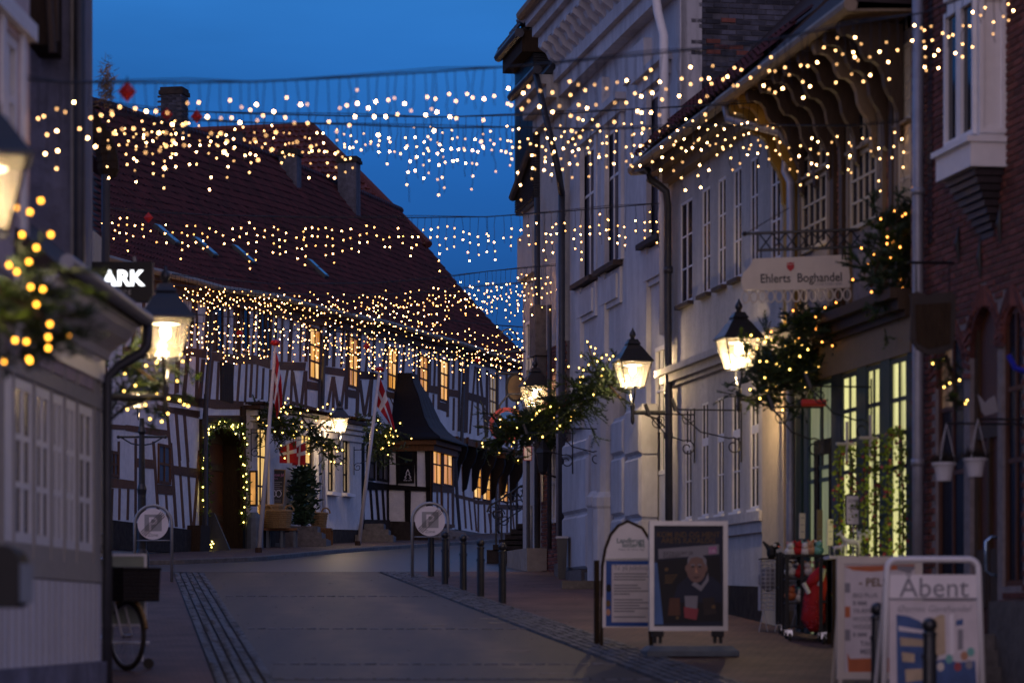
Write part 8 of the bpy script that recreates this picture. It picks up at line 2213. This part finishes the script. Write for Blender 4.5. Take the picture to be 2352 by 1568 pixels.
# black bird figure on its lid
t = thing('penguin_toy', 'small black bird toy with white cheek on top of the white wire cage', 'toy', P(1768, 1280, 38.1))
b = MB(); b.ball(P(1772, 1268, 38.1), .07, 8, (1, 1, 1.5)); b.tube([P(1770, 1262, 38.1), P(1752, 1243, 38.1)], [.045, .012], 6); b.build('body', 'plastic_black', t); MB().ball(P(1784, 1252, 38.05), .05, 8).build('head', 'plastic_black', t); MB().ball(P(1780, 1252, 38.0), .025, 6).build('cheek', 'white_fur', t); MB().tube([P(1788, 1254, 38.0), P(1794, 1257, 37.95)], [.014, .003], 5).build('beak', 'sign_red', t)
def rack(label, xs, yt, yb, Y, rows, depth=.45):
    p0, p1 = P(xs[0], yb, Y), P(xs[-1], yt, Y); zg_ = g(Y); t = thing('wheeled_rack', label, 'display rack', (p0.x, Y, zg_), 'display racks before the bookshop')
    z1 = p1.z; z0 = zg_ + .16
    for x in xs:
        xx = P(x, 0, Y).x
        for yy in (Y, Y + depth): MB().box((xx - .022, yy, z0), (xx + .022, yy + .04, z1)).build('upright', 'plastic_black', t)
    xa, xb = P(xs[0], 0, Y).x, P(xs[-1], 0, Y).x
    for z in rows:
        zz = z0 + (z1 - z0) * z; MB().box((xa, Y + .005, zz), (xb, Y + depth, zz + .025)).build('shelf', 'plastic_black', t)
    for x in (xa + .03, xb - .03):
        for yy in (Y, Y + depth - .04):
            o = MB().tube([(x - .015, yy, zg_ + .065), (x + .02, yy, zg_ + .065)], .055, 10).build('castor', 'rubber', t); MB().box((x - .03, yy - .03, zg_ + .08), (x + .035, yy + .04, zg_ + .15)).build('castor_fork', 'chrome', o)
    return t, xa, xb, z0, z1
rack('narrow black wheeled rack beside the white wire cage', (1793, 1809), 1267, 1440, 37.2, (.02, .5))
t, xa, xb, z0, z1 = rack('wide black wheeled rack full of soft toys, before the green shop', (1808, 1843, 1900), 1272, 1452, 36.2, (.02, .34, .66, .97), .5)
t3_, *_ = rack('black wheeled rack behind the orange poster board', (1886, 1905, 1960), 1280, 1466, 35.6, (.02, .4, .96), .5)
PAL = ('white_fur', 'peach', 'pink', 'red_cloth', 'mint', 'sign_orange', 'poster_pale', 'wicker')
LBL = {'white_fur': 'white fluffy', 'peach': 'peach coloured', 'pink': 'pink', 'red_cloth': 'red', 'mint': 'mint green', 'sign_orange': 'orange', 'poster_pale': 'pale grey', 'wicker': 'tan'}
i = 0
for row, (ya, n_) in enumerate(((1262, 5), (1310, 4), (1365, 3))):
    for j in range(n_):
        m_ = PAL[(i * 3 + row) % 8]; x = 1816 + j * (78 / n_) + rr.uniform(-2, 2); y = ya + rr.uniform(-3, 3); i += 1
        t = thing('soft_toy', LBL[m_] + ' soft toy, ' + ('first', 'second', 'third', 'fourth', 'fifth')[j] + ' from left ' + ('atop' if row == 0 else 'on upper shelf of' if row == 1 else 'on lower shelf of') + ' wide black rack', 'toy', P(x, y, 36.35), 'soft toys on the racks')
        b = MB(); b.ball(P(x, y + 4, 36.35), .075, 8, (1.1, 1, .9)); b.build('body', m_, t, smooth=True); MB().ball(P(x + rr.uniform(-4, 4), y - 9, 36.32), .05, 8).build('head', m_, t, smooth=True)
        for k_ in (-1, 1): MB().ball(P(x + k_ * 6, y - 17, 36.32), .02, 6).build('ear', PAL[(i + 1) % 8], t)
# red stocking with sequins
t = thing('santa_sack', 'red santa stocking with white trim and sparkling sequins hanging on the black rack', 'stocking', P(1872, 1310, 36.0))
b = MB(); b.tube([P(1885, 1310, 36.0), P(1880, 1335, 36.0), P(1870, 1375, 36.0), P(1868, 1420, 36.0), P(1872, 1450, 36.0)], [.06, .12, .14, .155, .06], 12); b.build('body', 'red_cloth', t, smooth=True)
b = MB(); b.tube([P(1890, 1300, 36.0), P(1870, 1328, 35.9), P(1850, 1350, 35.95)], [.04, .075, .03], 10); b.build('hat', 'flag_red', t, smooth=True); MB().tube([P(1846, 1338, 35.85), P(1858, 1362, 35.85)], .028, 8).build('trim', 'white_fur', t)
MB().tube([P(1893, 1306, 35.9), P(1882, 1345, 35.86)], .03, 8).build('trim', 'white_fur', t)
b = MB()
for i in range(300):
    an = rr.uniform(2.4, 6.9); hh = rr.random(); q = P(1869, 1375 + hh * 66, 36.0); rad = .15 * (1 - .5 * max(0, hh - .8) * 5 * .5)
    q = q + Vector((math.cos(an) * rad, math.sin(an) * rad, 0)); u_ = Vector((-math.sin(an), math.cos(an), rr.uniform(-.4, .4))) * .011; w_ = Vector((rr.uniform(-.3, .3), 0, 1)).normalized() * .011
    b.add([q - u_, q - w_, q + u_, q + w_], [(0, 1, 2, 3)])
b.build('sequin', 'sequin', t, norm=False, kind='stuff')
# table with white wire reindeer and dog figures
Yt = 35.0; p0, p1 = P(1905, 1275, Yt), P(2090, 1275, Yt + .6)
t = thing('display_table', 'display table with pale cloth holding white animal figures, behind the orange board', 'table', (p0.x, Yt, g(Yt)))
MB().box((p0.x, Yt, p0.z - .04), (p1.x, Yt + .7, p0.z)).build('top', 'poster_pale', t)
for x in (p0.x + .04, p1.x - .1):
    for y in (Yt + .04, Yt + .6): MB().box((x, y, g(Yt)), (x + .05, y + .05, p0.z - .04)).build('leg', 'oldwood', t)
def figure(label, x, yb, Y, h, flip=1, mt='white_fur', wire=False):
    base = P(x, yb, Y); t = thing('animal_figure', label, 'figure', base, 'white animal figures on the table')
    f = lambda a, z: base + Vector((a * h * flip, 0, z * h))
    b = MB(); b.tube([f(-.42, .62), f(-.2, .60), f(.1, .62), f(.32, .70), f(.46, .90), f(.56, 1.0), f(.74, .95)], [h * .06, h * .15, h * .14, h * .15, h * .08, h * .09, h * .04], 9); b.build('body', mt, t, smooth=True)
    for a, o_ in ((-.32, -.05), (-.25, .06), (.26, -.05), (.32, .06)):
        MB().tube([f(a, .58) + Vector((0, o_, 0)), f(a - .03, .3) + Vector((0, o_, 0)), f(a, 0) + Vector((0, o_, 0))], [h * .07, h * .035, h * .03], 7).build('leg', mt, t, smooth=True)
    for o_ in (-.04, .04): MB().tube([f(.52, 1.05) + Vector((0, o_, 0)), f(.46, 1.2) + Vector((0, o_ * 2, 0))], [h * .035, h * .008], 6).build('ear', mt, t)
    MB().tube([f(-.44, .64), f(-.54, .74)], [h * .04, h * .015], 6).build('tail', mt, t)
    MB().tube([f(.36, .78) + Vector((0, h * .09 * math.cos(2 * math.pi * k_ / 10), h * .09 * math.sin(2 * math.pi * k_ / 10))) for k_ in range(11)], h * .03, 5, False).build('collar', 'red_cloth', t)
    if wire: 
        bb = MB()
        for k_ in range(7): 
            a = -.4 + k_ * .12; bb.tube([f(a, .62) + Vector((0, h * .16 * math.cos(2 * math.pi * j / 10), h * .16 * math.sin(2 * math.pi * j / 10))) for j in range(11)], h * .012, 4, False)
        bb.build('wrap', 'pole_white', t)
figure('white glittering reindeer figure with raised head, largest on the table', 1998, 1272, 34.9, .40, 1, 'white_fur', True)
figure('small white dog figure with red collar, left of the reindeer', 1955, 1273, 34.8, .25, -1)
figure('small white animal figure at the left end of the table', 1925, 1274, 34.85, .15, 1, 'poster_pale')
# price cards on sticks
for (x, y0, y1, Y, m_, lab) in ((1842, 1178, 1236, 36.4, 'sign_cream', 'narrow pale price card on a stick, left of three above the racks'), (1882, 1170, 1262, 36.8, 'paint_tan', 'narrow tan price card on a stick, middle of three above the racks'), (1906, 1192, 1252, 35.9, 'sign_cream', 'narrow bright price card on a stick, right of three above the racks')):
    c = P(x, y1, Y); t = thing('price_card', lab, 'price card', c, 'price cards on sticks'); k = Y / FPX; F = Frame((c.x, Y), (1, .6))
    MB().fpoly(F, [(-.045, c.z), (.045, c.z), (.05, c.z + (y1 - y0) * k), (-.04, c.z + (y1 - y0) * k)], -.006, .006).build('card', m_, t)
    for i in range(3): MB().fbox(F, -.025, .03, c.z + .08 + i * .09, c.z + .09 + i * .09, .006, .008).build('text_line', 'print_grey', t)
    MB().tube([c, c + Vector((.0, 0, -.20))], .008, 5).build('stick', 'steel', t)
# discount sign
Y = 35.3; c = P(1960, 1205, Y); k = Y / FPX; F = Frame((c.x, Y), (1, .15)); zP = lambda y: P(0, y, Y).z
t = thing('discount_sign', 'white sign reading minus fifty percent with rounded black frame on a stand', 'sign', (c.x, Y, zP(1275)))
MB().fpoly(F, rrect(-.105, .10, zP(1206), zP(1135), .03), -.02, .0).build('frame', 'plastic_black', t); pn = MB().fpoly(F, rrect(-.088, .083, zP(1203), zP(1138), .02), 0, .006).build('panel', 'sign_white', t)
text(pn, F, 0, zP(1153), .008, .055, 'JULEVARER', 'print_grey', stretch=.5, bold=.02); text(pn, F, 0, zP(1170), .008, .085, '-50%', 'sign_blackprint', bold=.03, stretch=.8)
for y in (1180, 1187): MB().fbox(F, -.06, .06, zP(y + 1), zP(y), .006, .008).build('text_line', 'print_grey', pn)
MB().tube([F.pt(0, zP(1206), -.01), F.pt(0, zP(1275), -.01)], .012, 6).build('stand', 'steel', t)
# ivy hoops in the tall shop windows, wooden star sticks
for (ca, cb, ytop, lab, star) in ((440, 548, 800, 'tall ivy garland loop in the left lit shop window with wooden cross', True), (608, 700, 760, 'tall ivy garland loop in the middle lit shop window with wooden cross', True), (762, 878, 690, 'tall ivy garland loop in the right lit shop window', False)):
    a, c = Sd.S(e3(ca, 1000)[0], .02), Sd.S(e3(cb, 1000)[0], .02); lo_, hi_ = min(a, c), max(a, c)
    zt_ = Sd.px(*e3((ca + cb) / 2, ytop), .02)[1]; zb_ = gz(lo_) + .45
    t = thing('ivy_garland', lab, 'garland', Sd.pt((lo_ + hi_) / 2, zb_, .06), 'ivy garland loops in the shop windows')
    mid = (lo_ + hi_) / 2; hw = (hi_ - lo_) * .42
    lp = [Sd.pt(mid - hw * (1 - .1 * math.sin(i)), zb_ + (zt_ - zb_ - hw) * i / 8, .07) for i in range(9)] + [Sd.pt(mid - hw * math.cos(math.pi * i / 8), zt_ - hw + hw * math.sin(math.pi * i / 8), .07) for i in range(1, 8)] + [Sd.pt(mid + hw, zb_ + (zt_ - zb_ - hw) * (8 - i) / 8, .07) for i in range(9)]
    MB().tube(lp, .012, 5).build('hoop', 'bark', t); b = MB(); b2 = MB(); rr = random.Random(int(ca))
    for p_, q_ in zip(lp, lp[1:]):
        for i in range(int((q_ - p_).length * 150)):
            q = p_.lerp(q_, rr.random()) + Vector((rr.gauss(0, .035), rr.gauss(0, .03), rr.gauss(0, .03))); v = Vector((rr.gauss(0, 1), rr.gauss(0, 1), rr.gauss(0, 1))).normalized() * .05; w_ = v.cross(Vector((rr.random(), 1, .3))).normalized() * .022
            (b if rr.random() < .85 else b2).add([q, q + v * .5 + w_, q + v, q + v * .5 - w_], [(0, 1, 2, 3)])
    b.build('leaves', 'ivy', t, norm=False, kind='stuff'); b2.build('berries', 'sign_darkred', t, norm=False, kind='stuff')
    if star:
        q = Sd.pt(mid - hw * .5, zt_, .1); b = MB(); b.tube([q - Vector((0, 0, .2)), q + Vector((0, 0, .3))], .02, 6); b.tube([q + Vector((-.14, -.05, .02)), q + Vector((.14, .05, .02))], .02, 6); b.build('wooden_cross', 'sign_cream', t)
# small dark leaves fallen on the road
b = MB(); rr = random.Random(77)
for i in range(260):
    Y = rr.uniform(29, 56); x = LX1(Y) + rr.random() ** 2 * (RX0(Y) - LX1(Y)) if rr.random() < .6 else RX0(Y) + rr.uniform(-.6, 2.2)
    c = Vector((x, Y, g(Y) + .036)); a = rr.uniform(0, 6.3); u_ = Vector((math.cos(a), math.sin(a), .06)) * rr.uniform(.015, .045); w_ = Vector((-math.sin(a), math.cos(a), .06)) * .018
    b.add([c - u_, c - w_, c + u_, c + w_], [(0, 1, 2, 3)])
o = b.build('fallen_leaves', 'bark', None, norm=False); tag(o, 'scattered dark fallen leaves on the road and gutters', 'leaves'); o['kind'] = 'stuff'
